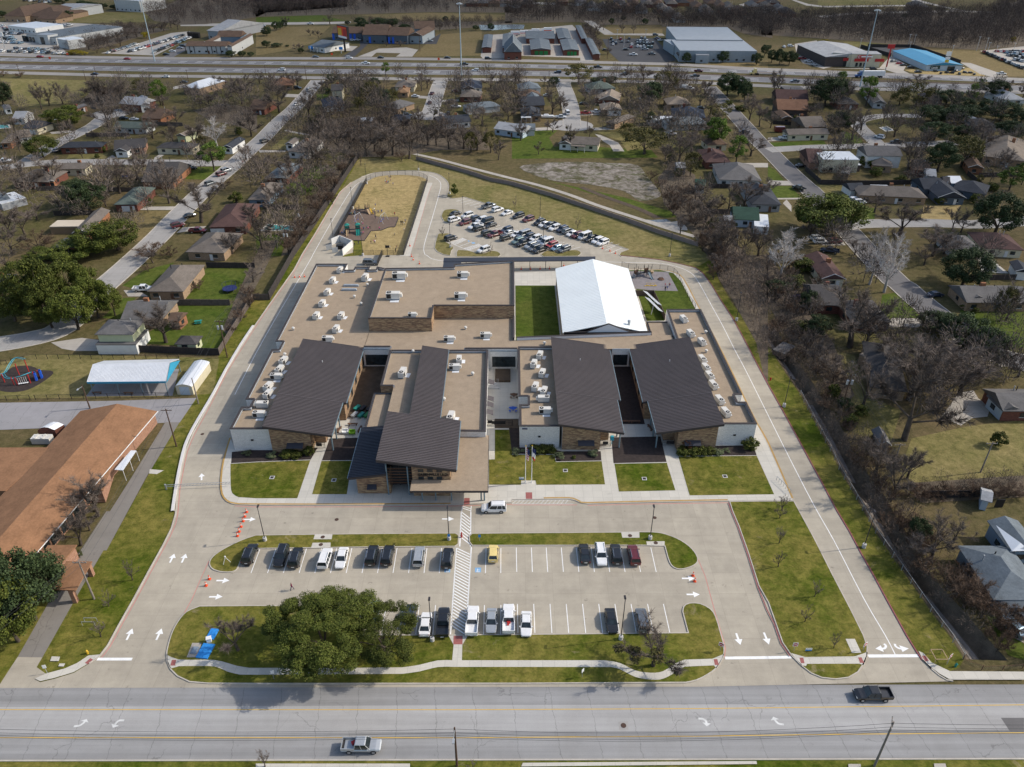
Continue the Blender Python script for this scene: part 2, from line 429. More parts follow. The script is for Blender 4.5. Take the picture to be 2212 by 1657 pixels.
def ribbon(P,w,z,closed=False):
 """flat strip of width w along points"""
 n=len(P);L=[];Rr=[]
 for i in range(n):
  a=P[(i-1) % n] if closed or i else P[i];c=P[(i+1) % n] if closed or i<n-1 else P[i]
  t=Vector((c.x-a.x,c.y-a.y));t.normalize();nn=Vector((-t.y,t.x))*(w/2)
  L.append((P[i].x+nn.x,P[i].y+nn.y,z));Rr.append((P[i].x-nn.x,P[i].y-nn.y,z))
 return L,Rr
def stripe(name,P,w,mat,z=.05,closed=False,kind='structure'):
 L,Rr=ribbon(P,w,z,closed);n=len(P);b=MB()
 b.add(L+Rr,[(n+i,n+(i+1) % n,(i+1) % n,i) for i in range(n if closed else n-1)])
 return tag(b.build(name,mat,loc=(0,0,0)),kind=kind)
def kerbline(name,P,w,mat,z0=0.0,h=.13):
 L,Rr=ribbon(P,w,z0);n=len(P);b=MB()
 up=lambda q: [(x,y,z0+h) for x,y,z in q]
 b.add(L+Rr+up(L)+up(Rr),[f for i in range(n-1) for f in ((i,i+1,2*n+i+1,2*n+i),(n+i,n+i+1,3*n+i+1,3*n+i),(2*n+i,2*n+i+1,3*n+i+1,3*n+i))])
 return tag(b.build(name,mat,loc=(0,0,0)),kind='structure')
def lines(name,segs,w,mat,z=.05):
 """painted bars"""
 b=MB()
 for a,c in segs:
  t=Vector((c.x-a.x,c.y-a.y));t.normalize();n=Vector((-t.y,t.x))*(w/2)
  b.poly([(a.x+n.x,a.y+n.y,z),(a.x-n.x,a.y-n.y,z),(c.x-n.x,c.y-n.y,z),(c.x+n.x,c.y+n.y,z)])
 return tag(b.build(name,mat,loc=(0,0,0)),kind='structure')
# ---------------------------------------------------------------- the ground: one sheet, cut open where the drainage ditch runs
DL=pts(m4,(-60,470),(20,600),(110,740),(220,900),(320,1090),(410,1250),(480,1400),(560,1530))+pts(r4,(720,150),(850,330),(960,490),(1080,660),(1200,820),(1285,955))
DR=pts(m4,(40,450),(130,600),(250,760),(360,930),(470,1100),(560,1270),(660,1430),(760,1560))+pts(r4,(900,150),(1010,330),(1120,480),(1270,640),(1400,790),(1560,965))
far=[Vector(p) for p in ((-3500,-300,0),(3500,-300,0),(3500,5600,0),(-3500,5600,0))]
sheet('ground',far,M['ground'],-.05,[DL+DR[::-1]])
b=MB();n=len(DL);rows=[]
for a,c in zip(DL,DR):
 e=c-a
 rows+=[(a.x,a.y,-.05),(*(a+e*.16).xy,-.6),(*(a+e*.42).xy,-2.2),(*(a+e*.66).xy,-2.25),(*(a+e*.86).xy,-.9),(c.x,c.y,-.05)]
b.add(rows,[(6*i+k,6*i+k+1,6*i+7+k,6*i+6+k) for i in range(n-1) for k in range(5)])
tag(b.build('drainage_ditch',M['banks'],loc=(0,0,0)),kind='structure')
b=MB()
b.add([q for a,c in zip(DL,DR) for q in ((*(a+(c-a)*.17).xy,-.56),(*(a+(c-a)*.44).xy,-2.13),(*(a+(c-a)*.60).xy,-2.17))],[(3*i+k,3*i+k+1,3*i+4+k,3*i+3+k) for i in range(n-1) if i not in (2,6,9) for k in (0,1)])
tag(b.build('ditch_lining',plain('stained_ditch_concrete',(.24,.21,.18),.9,.5,.5,False),loc=(0,0,0)),kind='structure')
# ---------------------------------------------------------------- main road along the bottom
YT,YB=71.9,59.9
sheet('road',[Vector(p) for p in ((-300,YB,0),(300,YB+1.2,0),(300,YT+.6,0),(-300,YT-.3,0))],M['main_road'],.02)
sheet('road_lane',[V0 for V0 in (W(-1600,1534),W(3600,1513.5),W(3600,1570),W(-1600,1593))],M['centre_lane'],.0225)
stripe('road_marking',pts(d,(-900,1533.5),(0,1533),(1000,1533.3),(1500,1531),(1800,1527.5),(2212,1522.7),(3000,1517)),.13,M['yellow_line'],.026)
stripe('road_marking',pts(d,(-900,1594),(0,1593.6),(1000,1593.8),(1500,1590.5),(1800,1586.5),(2212,1583),(3000,1576)),.13,M['yellow_line'],.026)
sheet('road_patch',pts(r4,(1512,1337),(1662,1337),(1662,1425),(1570,1425)),M['asphalt'],.027)
sheet('road_patch',pts(r3,(690,1362),(752,1360),(755,1415),(697,1418)),M['street'],.027)
kerbline('kerb',[Vector((-300,YB-.1,0)),Vector((300,YB+1.1,0))],.2,M['kerb'],0,.13)
sheet('verge',[Vector(p) for p in ((-300,40,0),(300,40,0),(300,YB+1.0,0),(-300,YB-.2,0))],M['lawn'],.04)
sheet('pavement',pts(r3,(70,1632),(1585,1620),(1590,1640),(60,1656)),M['walk'],.14)
sheet('pavement',pts(r2,(0,1637),(1000,1637),(1000,1660),(0,1660)),M['walk'],.14)
sheet('driveway',pts(r4,(520,1640),(600,1640),(610,1760),(520,1760)),M['drive'],.15)
sheet('driveway',pts(r4,(1075,1637),(1150,1637),(1180,1760),(1090,1760)),M['drive'],.15)
# ---------------------------------------------------------------- campus lawn and concrete
KL=pts(r1,(225,1085),(262,1106),(350,1085),(480,1045),(580,985),(640,945),(700,868),(770,738),(860,580),(960,395),(1060,215),(1112,110),(1140,15)) \
 + pts(m1,(1150,1520),(1172,1400),(1200,1270),(1250,1150),(1322,1020),(1385,900),(1455,760),(1560,592),(1657,440))+pts(m2,(90,310),(245,90)) \
 + pts(n2,(375,1640),(470,1490),(600,1270),(680,1140),(770,1062))
KT=pts(n2,(850,1020),(950,987),(1080,973),(1250,968),(1400,978),(1480,1000),(1540,1045),(1560,1090),(1552,1150))
KR=pts(n2,(1545,1180),(1580,1194),(1640,1190),(1690,1182),(1835,1226))+pts(n3,(230,1375),(700,1525),(895,1588),(942,1605),(880,1628),(866,1650),(885,1665))
KX=pts(m3,(705,-2),(830,10),(960,26),(1080,50),(1190,78),(1235,112),(1290,185),(1350,285),(1430,405),(1500,535),(1560,650),(1657,832)) \
 + pts(m4,(90,992),(340,1452),(440,1640))+pts(r4,(530,130),(600,262),(700,440),(800,625),(900,805),(970,918),(1000,962),(1060,1020),(1110,1062),(1160,1092),(1200,1100))
road_l,road_r=W(60,1479),W(1106+1215/3.005,1476)
LOT=KL+sm(KT,3)+KR+KX+[road_r+Vector((0,-.6,0)),road_l+Vector((-8,-.6,0))]
FW=pts(n2,(835,858),(640,1160),(470,1420),(310,1657))+pts(m2,(88,285))+pts(m1,(1640,285),(1420,640))           # west fence
FB=pts(n2,(1297,878),(1500,933),(1700,987),(1900,1052))+pts(n3,(0,1085),(300,1172),(600,1272),(900,1372),(1200,1482),(1505,1580))   # east fence
site=[W(-120,1478),W(-60,1440)]+pts(c0,(1010,1657),(1150,1657),(1640,770),(1935,275),(2110,10))+pts(m1,(1390,700))+FW[::-1]+FB+pts(m3,(1290,20),(1340,160),(1420,300),(1600,540))+[p+Vector((-.3,0,0)) for p in DL[1:]]+pts(r4,(1240,1010),(1180,1035),(1180,1100))+[road_r]
sheet('campus_lawn',site,M['lawn'],0.008)
sheet('back_field',FW[:2][::-1][:0]+pts(n2,(838,862))+FB+pts(m3,(1290,20),(1200,70),(1080,48),(960,24),(830,8),(705,-4))+KR[::-1]+sm(KT,3)[::-1]+pts(n2,(770,1060),(690,1120)),M['lawn_dry'],.012)
sheet('campus_paving',LOT,M['lot'],.03)
kerbline('kerb',KL[4:],.2,M['kerb'],0,.14)
kerbline('kerb',sm(KT,3),.2,M['kerb'],0,.14)
kerbline('kerb',KR,.2,M['kerb'],0,.14)
kerbline('kerb',KX[:-3],.2,M['red_kerb'],0,.14)
kerbline('kerb',KX[-5:],.2,M['kerb'],0,.14)
redl=sm([p+(Vector((.45,-.1,0))) for p in KL[5:]],2)
stripe('fire_lane_line',redl,.16,M['red_line'],.036)
stripe('fire_lane_line',pts(r1,(1357,318),(1310,420),(1250,560),(1190,670)),.13,M['red_line'],.036)
stripe('fire_lane_line',pts(r3,(1205,300),(1255,420),(1290,550),(1320,660),(1360,790),(1385,880),(1380,945)),.13,M['red_line'],.036)
# long concrete wall beside the west drive
lw=pts(m1,(1118,1657),(1145,1480),(1170,1350),(1200,1230),(1250,1120),(1320,1000),(1390,880),(1460,745),(1560,575),(1640,455))
kerbline('kerb',sm(lw,2),.55,plain('pale_wall_concrete',(.60,.585,.555),.9,.12,.4,False),0,.35)
# west drive centre line, loop line, east drive line
stripe('lane_line',sm(pts(m1,(1520,898),(1657,630))+pts(m2,(130,400),(290,130),(360,10))+pts(n2,(470,1630),(600,1400),(740,1170),(790,1100),(850,1055),(930,1025)),3),.14,M['white_line'],.037)
stripe('lane_line',sm(pts(n2,(1395,1000),(1460,1030),(1495,1075),(1480,1160),(1420,1370),(1360,1570),(1365,1640))+pts(c7,(1290,960),(1350,1000),(1475,1023)),3),.14,M['white_line'],.037)
stripe('lane_line',sm(pts(c8,(1765,708),(2212,720))+pts(c6,(500,95),(760,120),(960,175),(1100,245),(1180,330),(1280,500),(1400,720),(1560,1010),(1720,1330),(1890,1650))+pts(m4,(0,1030),(150,1330),(300,1620))+pts(r4,(430,190),(620,560),(760,800),(825,925)),3),.14,M['white_line'],.037)
def bar(F,a,c,w,mat='white_line',z=.037): return lines('stop_line',[(F(*a),F(*c))],w,M[mat],z)
bar(r1,(632,956),(858,956),.5);bar(r3,(1383,949),(1662,946),.5);bar(r4,(-2,946),(150,943),.5);bar(r4,(650,936),(975,934),.55)
def arrow(F,a,c,L=None,mat='white_line',z=.037,hw=.62):
 p,q=F(*a),F(*c);t=(q-p);L=t.length;t.normalize();nn=Vector((-t.y,t.x,0));h=L*.48
 P=[p+nn*.16,p-nn*.16,q-t*h-nn*.16,q-t*h-nn*hw,q,q-t*h+nn*hw,q-t*h+nn*.16]
 b=MB();b.poly([(v.x,v.y,z) for v in P]);tag(b.build('painted_arrow',M[mat],loc=(0,0,0)),kind='structure')
for F,a,c in ((r1,(1103,330),(1132,272)),(r1,(1180,330),(1207,272)),(r1,(822,832),(860,757)),(r1,(1015,832),(1050,757)),(r1,(1405,446),(1490,446)),(r1,(1358,552),(1446,551)),(r1,(1585,50),(1660,48)),
    (r2,(1208,46),(1286,46)),(r3,(1103,432),(1186,432)),(r3,(1133,536),(1219,536)),(r3,(1455,788),(1483,864)),(r3,(1635,783),(1668,862)),(m1,(1305,1452),(1305,1408))):
 arrow(F,a,c)
def turn(F,P,mat='faded_line',w=.3,z=.028):
 P=sm(pts(F,*P[:-1]),4)+pts(F,P[-1])
 L,Rr=ribbon(P[:-1],w,z);b=MB();n=len(P)-1
 b.add(L+Rr,[(n+i,n+i+1,i+1,i) for i in range(n-1)])
 t=P[-1]-P[-2];t.normalize();nn=Vector((-t.y,t.x,0));e=P[-2]
 b.poly([(v.x,v.y,z) for v in (e+nn*.62,e-nn*.62,P[-1])])
 tag(b.build('painted_arrow',M[mat],loc=(0,0,0)),kind='structure')
turn(r1,((480,1392),(515,1388),(540,1372),(550,1362),(563,1345)));turn(r1,((806,1353),(775,1355),(755,1370),(748,1382),(733,1402)))
turn(r3,((1210,1342),(1240,1345),(1258,1358),(1263,1370),(1264,1392)));turn(r4,((102,1380),(70,1375),(50,1358),(44,1350),(34,1330)))
turn(r4,((752,857),(765,870),(758,885),(742,888),(697,888)),'white_line',.34,.037);turn(r4,((823,857),(828,872),(845,884),(862,888),(914,887)),'white_line',.34,.037)
# stall lines of the front car park
def stalls(xs,F,y0,y1,w=.12):
 for x in xs:
  X=F(x,y0);lines('stall_line',[(X,Vector((X.x+.05,F(x,y1).y,0)))],w,M['white_line'],.037)
stalls((28,131,230,329,427,525,623,722,819,916,1013,1110,1205,1494,1590),r2,235,397);stalls((28,126,222,320,417,514,610,706,803,901),r3,232,390)
stalls((846,955,1060,1166,1483,1590),r2,605,795);stalls((35,141,247,352,458,563,668,773,880,983),r3,598,786)
def hatch(P,n,w=.16,slant=2.0,z=.037,mat='white_line'):
 """zebra between two long sides P[0]-P[1] and P[3]-P[2]"""
 a,bb,c,e=P;segs=[]
 L=(bb-a).length
 for i in range(n):
  t=i/n;u=t+slant/L
  if u<1: segs.append((a+(bb-a)*t,e+(c-e)*u))
 segs+=[(a,bb),(e,c)]
 lines('crosswalk_marking',segs,w,M[mat],z)
hatch(pts(r2,(1333,0),(1323,225),(1392,225),(1395,0)),11,.2);hatch(pts(r2,(1302,235),(1262,800),(1362,800),(1398,228)),29,.2,1.9)
hatch(pts(c2,(1680,1575),(1670,1657),(1800,1657),(1808,1572)),3,.16,.8)
hatch(pts(m3,(0,1606),(395,1606),(385,1580),(0,1582)),15,.09,.9,.037,'faded_line')
# curbed islands of the front car park
I1=sm(pts(r2,(0,152))+pts(r1,(1560,188),(1450,243),(1382,292),(1358,335),(1376,372),(1430,392),(1500,394),(1540,376),(1562,328)),3)+pts(r1,(1595,243))+pts(r2,(700,233),(1290,228),(1316,212),(1318,152),(1295,139),(700,143))
island('planting_island',I1,M['lawn'])
I2=pts(r2,(1402,222),(1384,198),(1382,160),(1402,141),(1662,138))+sm(pts(r3,(700,133),(900,131),(1000,146),(1100,188),(1170,242),(1207,300),(1195,342),(1130,371),(1070,373),(1030,346),(1010,300)),3)+pts(r3,(990,226),(870,221),(0,222))
island('planting_island',I2,M['lawn'])
O3=sm(pts(r1,(1083,975),(1080,930),(1085,890),(1110,800),(1150,720),(1210,650),(1300,612)),3)+pts(r1,(1662,609))+pts(r2,(700,613),(655,801),(1662,797))+pts(r3,(1140,785)) \
 + sm(pts(r3,(1105,652),(1112,615),(1150,593),(1220,596),(1290,632),(1325,685),(1355,785),(1378,872),(1376,935),(1358,975),(1325,1022),(1270,1062),(1200,1097),(1130,1113)),2)+pts(r3,(0,1119))+pts(r2,(0,1120))+pts(r1,(1350,1118),(1230,1108),(1150,1070),(1105,1025))
island('front_lawn',O3,M['lawn'])
I4=pts(m3,(1405,1591),(1657,1589))+pts(m4,(168,1588))+pts(r4,(300,172),(420,410),(540,640),(620,802),(647,880),(644,940),(618,998),(585,1045),(525,1080),(440,1091),(350,1081),(280,1052),(215,1002),(150,936),(92,852),(46,722),(0,592))+pts(r3,(1600,482),(1530,262),(1470,92),(1432,3))
island('side_lawn',I4,M['lawn'])
stripe('fire_lane_line',pts(m3,(1400,1600))+pts(r3,(1425,0),(1465,95),(1525,265),(1594,485),(1655,640))+pts(r4,(38,725),(84,856),(142,940)),.18,M['red_kerb'],.17)
ZT=.16
sw=sm(pts(r1,(1083,930),(1160,962),(1300,963),(1400,966),(1480,985),(1540,1003),(1620,1016)),2)+pts(r2,(0,1016),(600,1016))+sm(pts(r2,(950,1013),(1060,997),(1180,968),(1280,967)),2)+pts(r3,(300,967))+sm(pts(r3,(600,967),(700,985),(800,1033),(900,1048),(980,1038),(1060,988),(1120,963)),3)+pts(r3,(1300,957),(1377,925),(1350,980),(1325,1019),(1310,1000)) \
 + sm(pts(r3,(1120,1008),(1060,1045),(980,1087),(900,1092),(800,1075),(700,1025),(640,1011)),3)+pts(r3,(0,1010))+sm(pts(r2,(1280,1010),(1180,1011),(1060,1040),(950,1055)),2)+pts(r2,(0,1061))+sm(pts(r1,(1560,1060),(1480,1041),(1400,1008),(1300,1004),(1165,1005)),2)+pts(r1,(1108,1021),(1090,985))
sheet('pavement',sw,M['walk'],ZT)
sheet('pavement',pts(r2,(1250,806),(1378,804),(1340,866),(1337,967),(1274,967),(1283,866)),M['walk'],ZT+.002)
for F,q in ((r2,((1283,808),(1342,808),(1341,864),(1281,864))),(r1,((1118,964),(1146,964),(1138,1002),(1107,1002))),(r3,((1308,960),(1332,960),(1342,998),(1316,998)))):
 sheet('tactile_pad',pts(F,*q),M['ramp_red'],ZT+.008)
sheet('pavement',pts(r4,(148,920),(240,946),(560,942),(648,912),(622,1000),(590,989),(252,990),(246,1004),(215,1000)),M['walk'],ZT)
for q in (((203,950),(228,950),(236,986),(212,986)),((583,948),(606,948),(622,984),(596,984))): sheet('tactile_pad',pts(r4,*q),M['ramp_red'],ZT+.008)
sheet('pavement',pts(r1,(228,1085),(262,1102),(350,1082),(480,1043),(578,985),(640,943),(655,928),(575,935),(500,985),(420,1020),(300,1052)),M['walk'],.13)
sheet('tactile_pad',pts(r1,(588,952),(606,962),(572,992),(552,984)),M['ramp_red'],.138)
sheet('pavement',pts(r4,(975,905),(1010,922),(1060,980),(1180,1037),(1662,1040),(1662,1092),(1180,1092),(1110,1052),(1055,1010),(1003,962)),M['walk'],.14)
sheet('tactile_pad',pts(r4,(996,937),(1022,937),(1043,970),(1020,975)),M['ramp_red'],.148)
# concrete pads with manholes set in the strips
for F,q in ((r2,((383,150),(497,150),(492,181),(374,181))),(r2,((368,204),(485,203),(484,236),(358,238))),(r3,((708,134),(826,134),(828,171),(716,171))),(r3,((872,195),(990,194),(990,221),(876,221))),(r4,((502,828),(562,828),(604,918),(544,920))),(r1,((338,942),(392,944),(384,972),(327,972))),(r1,((388,988),(425,988),(416,1007),(381,1006)))):
 sheet('concrete_pad',pts(F,*q),M['walk'],ZT+.004)
for i,(F,x,y,z) in enumerate(((r2,434,167,.17),(r2,422,216,.17),(r3,766,158,.17),(r3,933,205,.17),(r2,524,50,.04),(r3,926,38,.04),(r3,724,1387,.03),(m1,1310,1154,.04))):
 p=F(x,y);b=MB();b.tube((p.x,p.y,z),(p.x,p.y,z+.02),.38,.38,16)
 tag(b.build('manhole_cover',plain('rusty_iron',(.075,.045,.035),.9,.3,5)),['round rusty manhole cover on the upper concrete pad near the crosswalk strip','round rusty manhole cover on the lower pad behind the left stalls','round rusty manhole cover on the pad in the right island','round rusty manhole cover on the pad beside the maroon car','rusty manhole cover alone in the drop-off lane','rusty manhole cover at the foot of the right lot lamp, in the lane','rusty manhole cover in a grey patch of the main road','rusty manhole cover beside the long pale wall on the west drive'][i],'manhole cover')
# ---------------------------------------------------------------- the school's own raised pavement, beds and lawns
PAD=sm(pts(m1,(1487,1170),(1442,1330),(1426,1450),(1432,1540),(1465,1592),(1520,1612)),2)+pts(m1,(1657,1617))+pts(m2,(700,1617),(1310,1612),(1657,1600))+pts(m3,(0,1580),(200,1577))+sm(pts(m3,(365,1576),(410,1586),(440,1600),(490,1608)),2)+pts(m3,(900,1598),(1398,1590),(1657,1588))+pts(m4,(165,1587),(0,1222))+pts(m3,(1590,1085),(1500,905),(1380,655),(1250,405),(1185,280),(1115,150),(1060,108),(960,88),(750,84),(15,108))+[Vector((-20,216,0)),Vector((-20,209,0)),Vector((-58.2,208,0)),Vector((-58.2,129.5,0))]
island('school_pavement',PAD,M['walk'],.03,.13,M['kerb'],.2)
stripe('fire_lane_line',pts(m1,(1520,1619),(1657,1625))+pts(m2,(700,1625),(1310,1619),(1657,1608))+pts(m3,(0,1612),(420,1612)),.16,M['red_line'],.037)
stripe('fire_lane_line',pts(m3,(490,1615),(900,1606),(1396,1598)),.16,M['red_line'],.037)
for P in (pts(m1,(1490,1180),(1447,1330),(1431,1450),(1437,1540),(1468,1585),(1520,1604),(1657,1609))+pts(m2,(700,1609),(1260,1605)),pts(m3,(205,1570),(365,1568),(410,1578),(440,1592),(490,1600),(900,1590),(1395,1582)),pts(m4,(158,1572),(0,1210))+pts(m3,(1585,1085),(1495,905),(1375,655),(1245,405),(1180,280),(1110,150),(1058,112),(960,92),(750,88))):
 kerbline('painted_kerb',sm(P,2),.34,M['yellow_kerb'],.14,.03)
BZ=[.163]
def bed(name,P,mat,z=None): BZ[0]+=.0012;return sheet(name,P,M[mat],z or BZ[0])
bed('lawn',sm(pts(m1,(1493,1350),(1494,1480),(1505,1540),(1545,1565)),2)+pts(m1,(1657,1572))+pts(m2,(268,1572),(352,1326))+pts(m1,(1657,1339)),'lawn')
bed('mulch_bed',pts(m1,(1502,1272),(1657,1258))+pts(m2,(110,1255),(400,1245),(355,1322))+pts(m1,(1657,1336),(1497,1346)),'mulch')
bed('lawn',pts(m2,(425,1331),(622,1329),(588,1546),(364,1546)),'lawn')
bed('mulch_bed',pts(m2,(478,1185),(668,1180),(625,1327),(427,1328)),'mulch')
bed('lawn',pts(m2,(1508,1484),(1508,1322),(1546,1320),(1546,1128),(1657,1128))+pts(m3,(0,1287),(275,1291),(284,1338),(580,1332),(602,1482),(158,1485),(152,1457),(60,1457),(58,1485)),'lawn')
bed('mulch_bed',pts(m3,(-22,1100),(46,1100),(50,1240),(240,1248),(318,1268),(574,1268),(579,1329),(285,1335),(277,1288),(0,1284)),'mulch')
bed('lawn',pts(m3,(663,1349),(1001,1341),(1057,1521),(692,1529)),'lawn')
bed('mulch_bed',pts(m3,(643,1178),(960,1172),(1000,1337),(657,1345)),'mulch')
bed('lawn',pts(c4,(550,866),(1676,857),(1926,1411),(713,1427)),'lawn')
bed('mulch_bed',pts(c4,(520,785),(1060,770),(1080,715),(1500,710),(1650,770),(1675,852),(545,862)),'mulch')
for P in (pts(c3,(1475,970),(2209,957))+pts(c4,(395,952)),pts(c4,(545,865),(1675,855)),pts(c3,(625,890),(632,945),(1285,930)),pts(c3,(0,838),(620,838)),pts(m1,(1496,1348),(1657,1338))+pts(m2,(352,1324)),pts(m2,(425,1330),(622,1328))):
 kerbline('bed_edging',P,.13,plain('edging_concrete',(.56,.53,.48),.9,.1,1,False),.15,.05)
bed('mulch_bed',[Vector(p) for p in ((-37,162.5,0),(-29.5,162.5,0),(-29.8,145.2,0),(-30.6,140.5,0),(-37,140.5,0))],'soil')
bed('mulch_bed',[Vector(p) for p in ((23.9,162.3,0),(29.2,162.3,0),(29.2,138,0),(23.9,138,0))],'mulch')
bed('soil_bed',pts(c5,(306,1246),(648,1246),(648,1380),(306,1380)),'soil')
bed('lawn',[Vector(p) for p in ((1.0,168.6,0),(12.6,168.6,0),(12.6,208.5,0),(1.0,208.5,0))],'lawn_green')
bed('lawn',pts(m3,(758,95),(960,95),(1045,115),(1095,170),(1190,352),(1000,352),(985,422),(872,424),(790,180)),'lawn_green')
bed('play_surface',sm(pts(c6,(205,225),(720,236),(785,275),(915,512)),2)+pts(c6,(580,506),(300,480)),'gravel',.195)
for F,x,y in ((m2,105,1438),(m2,505,1455),(c3,767,1070),(c3,1902,1187),(c4,1220,1153)):
 p=F(x,y);b=MB();b.box((p.x,p.y,.17),(.95,.95,.03));b.box((p.x,p.y,.2),(.62,.62,.012),0,1)
 o=b.build('drain_inlet',[M['concrete'],M['grille']])
 k={105: 'lawn left of the entrance path',505: 'shaded lawn beside the entrance',767: 'lawn right of the flagpoles',1902: 'middle lawn between the two ramps',1220: 'wide lawn at the right front corner'}[x]
 tag(o,'square concrete drain inlet in the '+k,'drain')
sheet('tactile_pad',pts(m3,(88,1534),(130,1534),(131,1576),(90,1576)),M['ramp_red'],.168);sheet('tactile_pad',pts(c2,(1708,1465),(1785,1465),(1785,1555),(1700,1560)),M['ramp_red'],.168)
# rear car park: islands and painted stalls
for P in (sm(pts(c8,(190,250),(212,195),(260,178),(330,178),(372,190)),2)+pts(c8,(385,225),(300,290),(262,318),(215,300)),
          sm(pts(c8,(160,425),(260,422)),1)+pts(c8,(330,440),(240,510),(300,545),(322,575),(298,600),(285,652),(215,640),(150,610),(122,575),(130,520),(150,450)),
          sm(pts(c8,(360,590),(470,598),(560,625),(640,622),(700,600),(770,610),(800,640),(770,662)),2)+pts(c8,(345,662),(345,615)),
          sm(pts(c8,(1200,640),(1240,610),(1300,595),(1400,625),(1500,595),(1580,595),(1617,625),(1580,655)),2)+pts(c8,(1230,660))):
 island('planting_island',P,M['lawn_dry'])
segs=[((345,96),(440,70)),((390,110),(495,82)),((432,127),(540,96)),((482,143),(590,109)),((530,157),(620,130))]
segs+=[((1800,572),(1895,527)),((1858,594),(1962,547)),((1920,617),(2030,568))]
for i in range(22): segs.append(((575+i*62-0*i,172+i*18.5),(700+i*62,140+i*18.5)))
for i in range(18): segs.append(((300+i*64,322+i*17.5),(520+i*64,262+i*17.5)))
for i in range(12): segs.append(((550+i*66,415+i*17),(790+i*66,340+i*17)))
lines('stall_line',[(c8(*a),c8(*c)) for a,c in segs],.13,M['white_line'],.037)
hatch(pts(c8,(270,515),(350,545),(452,487),(400,466)),9,.12,.6);hatch(pts(c8,(425,572),(500,598),(606,548),(562,527)),8,.12,.6)
lines('stall_line',[(c8(388,548),c8(503,508)),(c8(270,515),c8(480,598))],.13,M['white_line'],.037)
sheet('painted_symbol',pts(c8,(498,514),(530,512),(538,524),(506,527)),M['blue_line'],.038);sheet('painted_symbol',pts(c8,(460,496),(474,493),(482,504),(466,506)),M['blue_line'],.038)
for x in (1243,1442):
 sheet('painted_symbol',pts(r2,(x-20,362),(x+20,362),(x+18,393),(x-20,393)),M['blue_line'],.038)
 p=r2(x,378);lines('painted_symbol',[(p+Vector((-.25,-.4,0)),p+Vector((.3,-.4,0))),(p+Vector((-.2,-.4,0)),p+Vector((-.1,.3,0))),(p+Vector((-.1,0,0)),p+Vector((.28,0,0)))],.1,M['white_line'],.042)
# playground field inside the loop
FIELD=sm(pts(n2,(893,1062),(960,1022),(1060,1006),(1200,1002),(1330,1016),(1386,1045)),3)+pts(n2,(1196,1650),(800,1652),(790,1540),(640,1532),(880,1085))
sheet('play_field',FIELD,M['tan_grass'],.045)
stripe('kerb_strip',pts(n2,(1395,1065),(1300,1350),(1205,1657)),3.2,M['walk'],.036)
stripe('fire_lane_line',pts(n2,(1420,1090),(1380,1200),(1275,1590)),.13,M['red_line'],.038)
island('play_surface',pts(c7,(455,470),(560,462),(670,465),(738,490),(738,540),(790,552),(980,548),(988,562),(950,658),(880,662),(800,695),(690,702),(665,740),(620,806),(305,798)),M['rubber'],.03,.16,M['black'],.22,'play_border')
sheet('lawn',pts(c7,(500,800),(585,805),(600,960),(380,978),(400,960),(498,930)),M['lawn'],.05)
# ---------------------------------------------------------------- streets, service road and car parks of the neighbourhood
STREETS=[]
def street(P,w,mat='street',z=.015,kerb=True,name='street'):
 P=sm(P,3);stripe(name,P,w,M[mat],z);STREETS.append((P,w))
 if kerb:
  L,Rr=ribbon(P,w+.3,0)
  for Q in (L,Rr): kerbline('kerb',[Vector(q) for q in Q],.3,M['kerb'],-.02,.1)
street(pts(m1,(-300,610),(0,570),(200,535),(360,490),(480,400),(600,260),(770,110),(870,20))+pts(n1,(1290,1490),(1480,1290),(1680,1095),(1850,955),(2000,815))+pts(n2,(60,700),(190,565),(310,460),(390,370),(450,300),(500,235)),8.2)
street(pts(n1,(-200,960),(0,945),(250,912),(500,898),(900,898),(1300,900),(1650,908),(1860,905)),7.6,z=.016)
street(pts(n1,(200,905),(330,825),(440,755),(600,680),(760,600),(830,545),(890,512)),7.6,z=.017)
street(pts(n2,(1395,530),(1430,440),(1460,340),(1485,265),(1500,228)),8.4)
street(pts(n3,(485,610),(480,500),(468,430),(440,340),(415,275),(420,240)),8.6)
for F,x,y,rr in ((n2,1400,520,9.5),(n3,480,600,11),(n1,900,505,10)):
 p=F(x,y);sheet('turning_circle',[p+Vector((rr*math.cos(i*.35),rr*math.sin(i*.35),0)) for i in range(18)],M['street'],.019)
street(pts(n3,(1590,285),(1700,400),(1800,512),(1900,622),(2000,735))+pts(n4,(0,800),(100,900),(200,1000),(300,1090),(372,1155))+pts(m4,(760,100),(870,190),(970,280),(1090,375),(1250,500),(1480,640),(1700,700)),8.4,'asphalt')
street(pts(n4,(0,800),(300,782),(700,770),(1250,752),(1500,740)),7.4,z=.017);street(pts(n4,(900,765),(790,660),(730,600),(740,560),(870,530),(1000,522),(1230,525)),7.0,z=.018)
street(pts(n4,(600,1420),(750,1398),(1290,1390),(1700,1402),(2200,1365)),7.4,z=.018)
sheet('service_road',pts(c0,(1785,272),(1935,277),(1560,900),(1150,1657),(915,1657),(1400,900)) ,M['service'],.014)
sheet('service_road',pts(r1,(690,-4),(822,-4),(560,440),(275,945),(115,942),(400,440)),M['service'],.0145)
sheet('driveway',pts(r1,(115,942),(275,945),(238,1008),(300,1052),(225,1085),(255,1125),(0,1118),(60,1025)),M['lot'],.026)
sheet('car_park',pts(c0,(-600,60),(0,65),(1300,42),(2120,12),(1940,277),(1750,282),(1000,320),(400,342),(0,357),(-600,390)),M['grey_asphalt'],.013)
sheet('footpath',pts(m1,(970,1380),(1060,1388),(1015,1412),(965,1408)),M['walk'],.016)
sheet('play_surface',sm(pts(c9,(-30,400),(120,290),(180,262),(320,248),(430,270),(500,305),(630,310),(660,345),(600,400),(500,470),(340,550),(180,575),(60,570),(-30,535)),2,True),M['mulch'],.05)
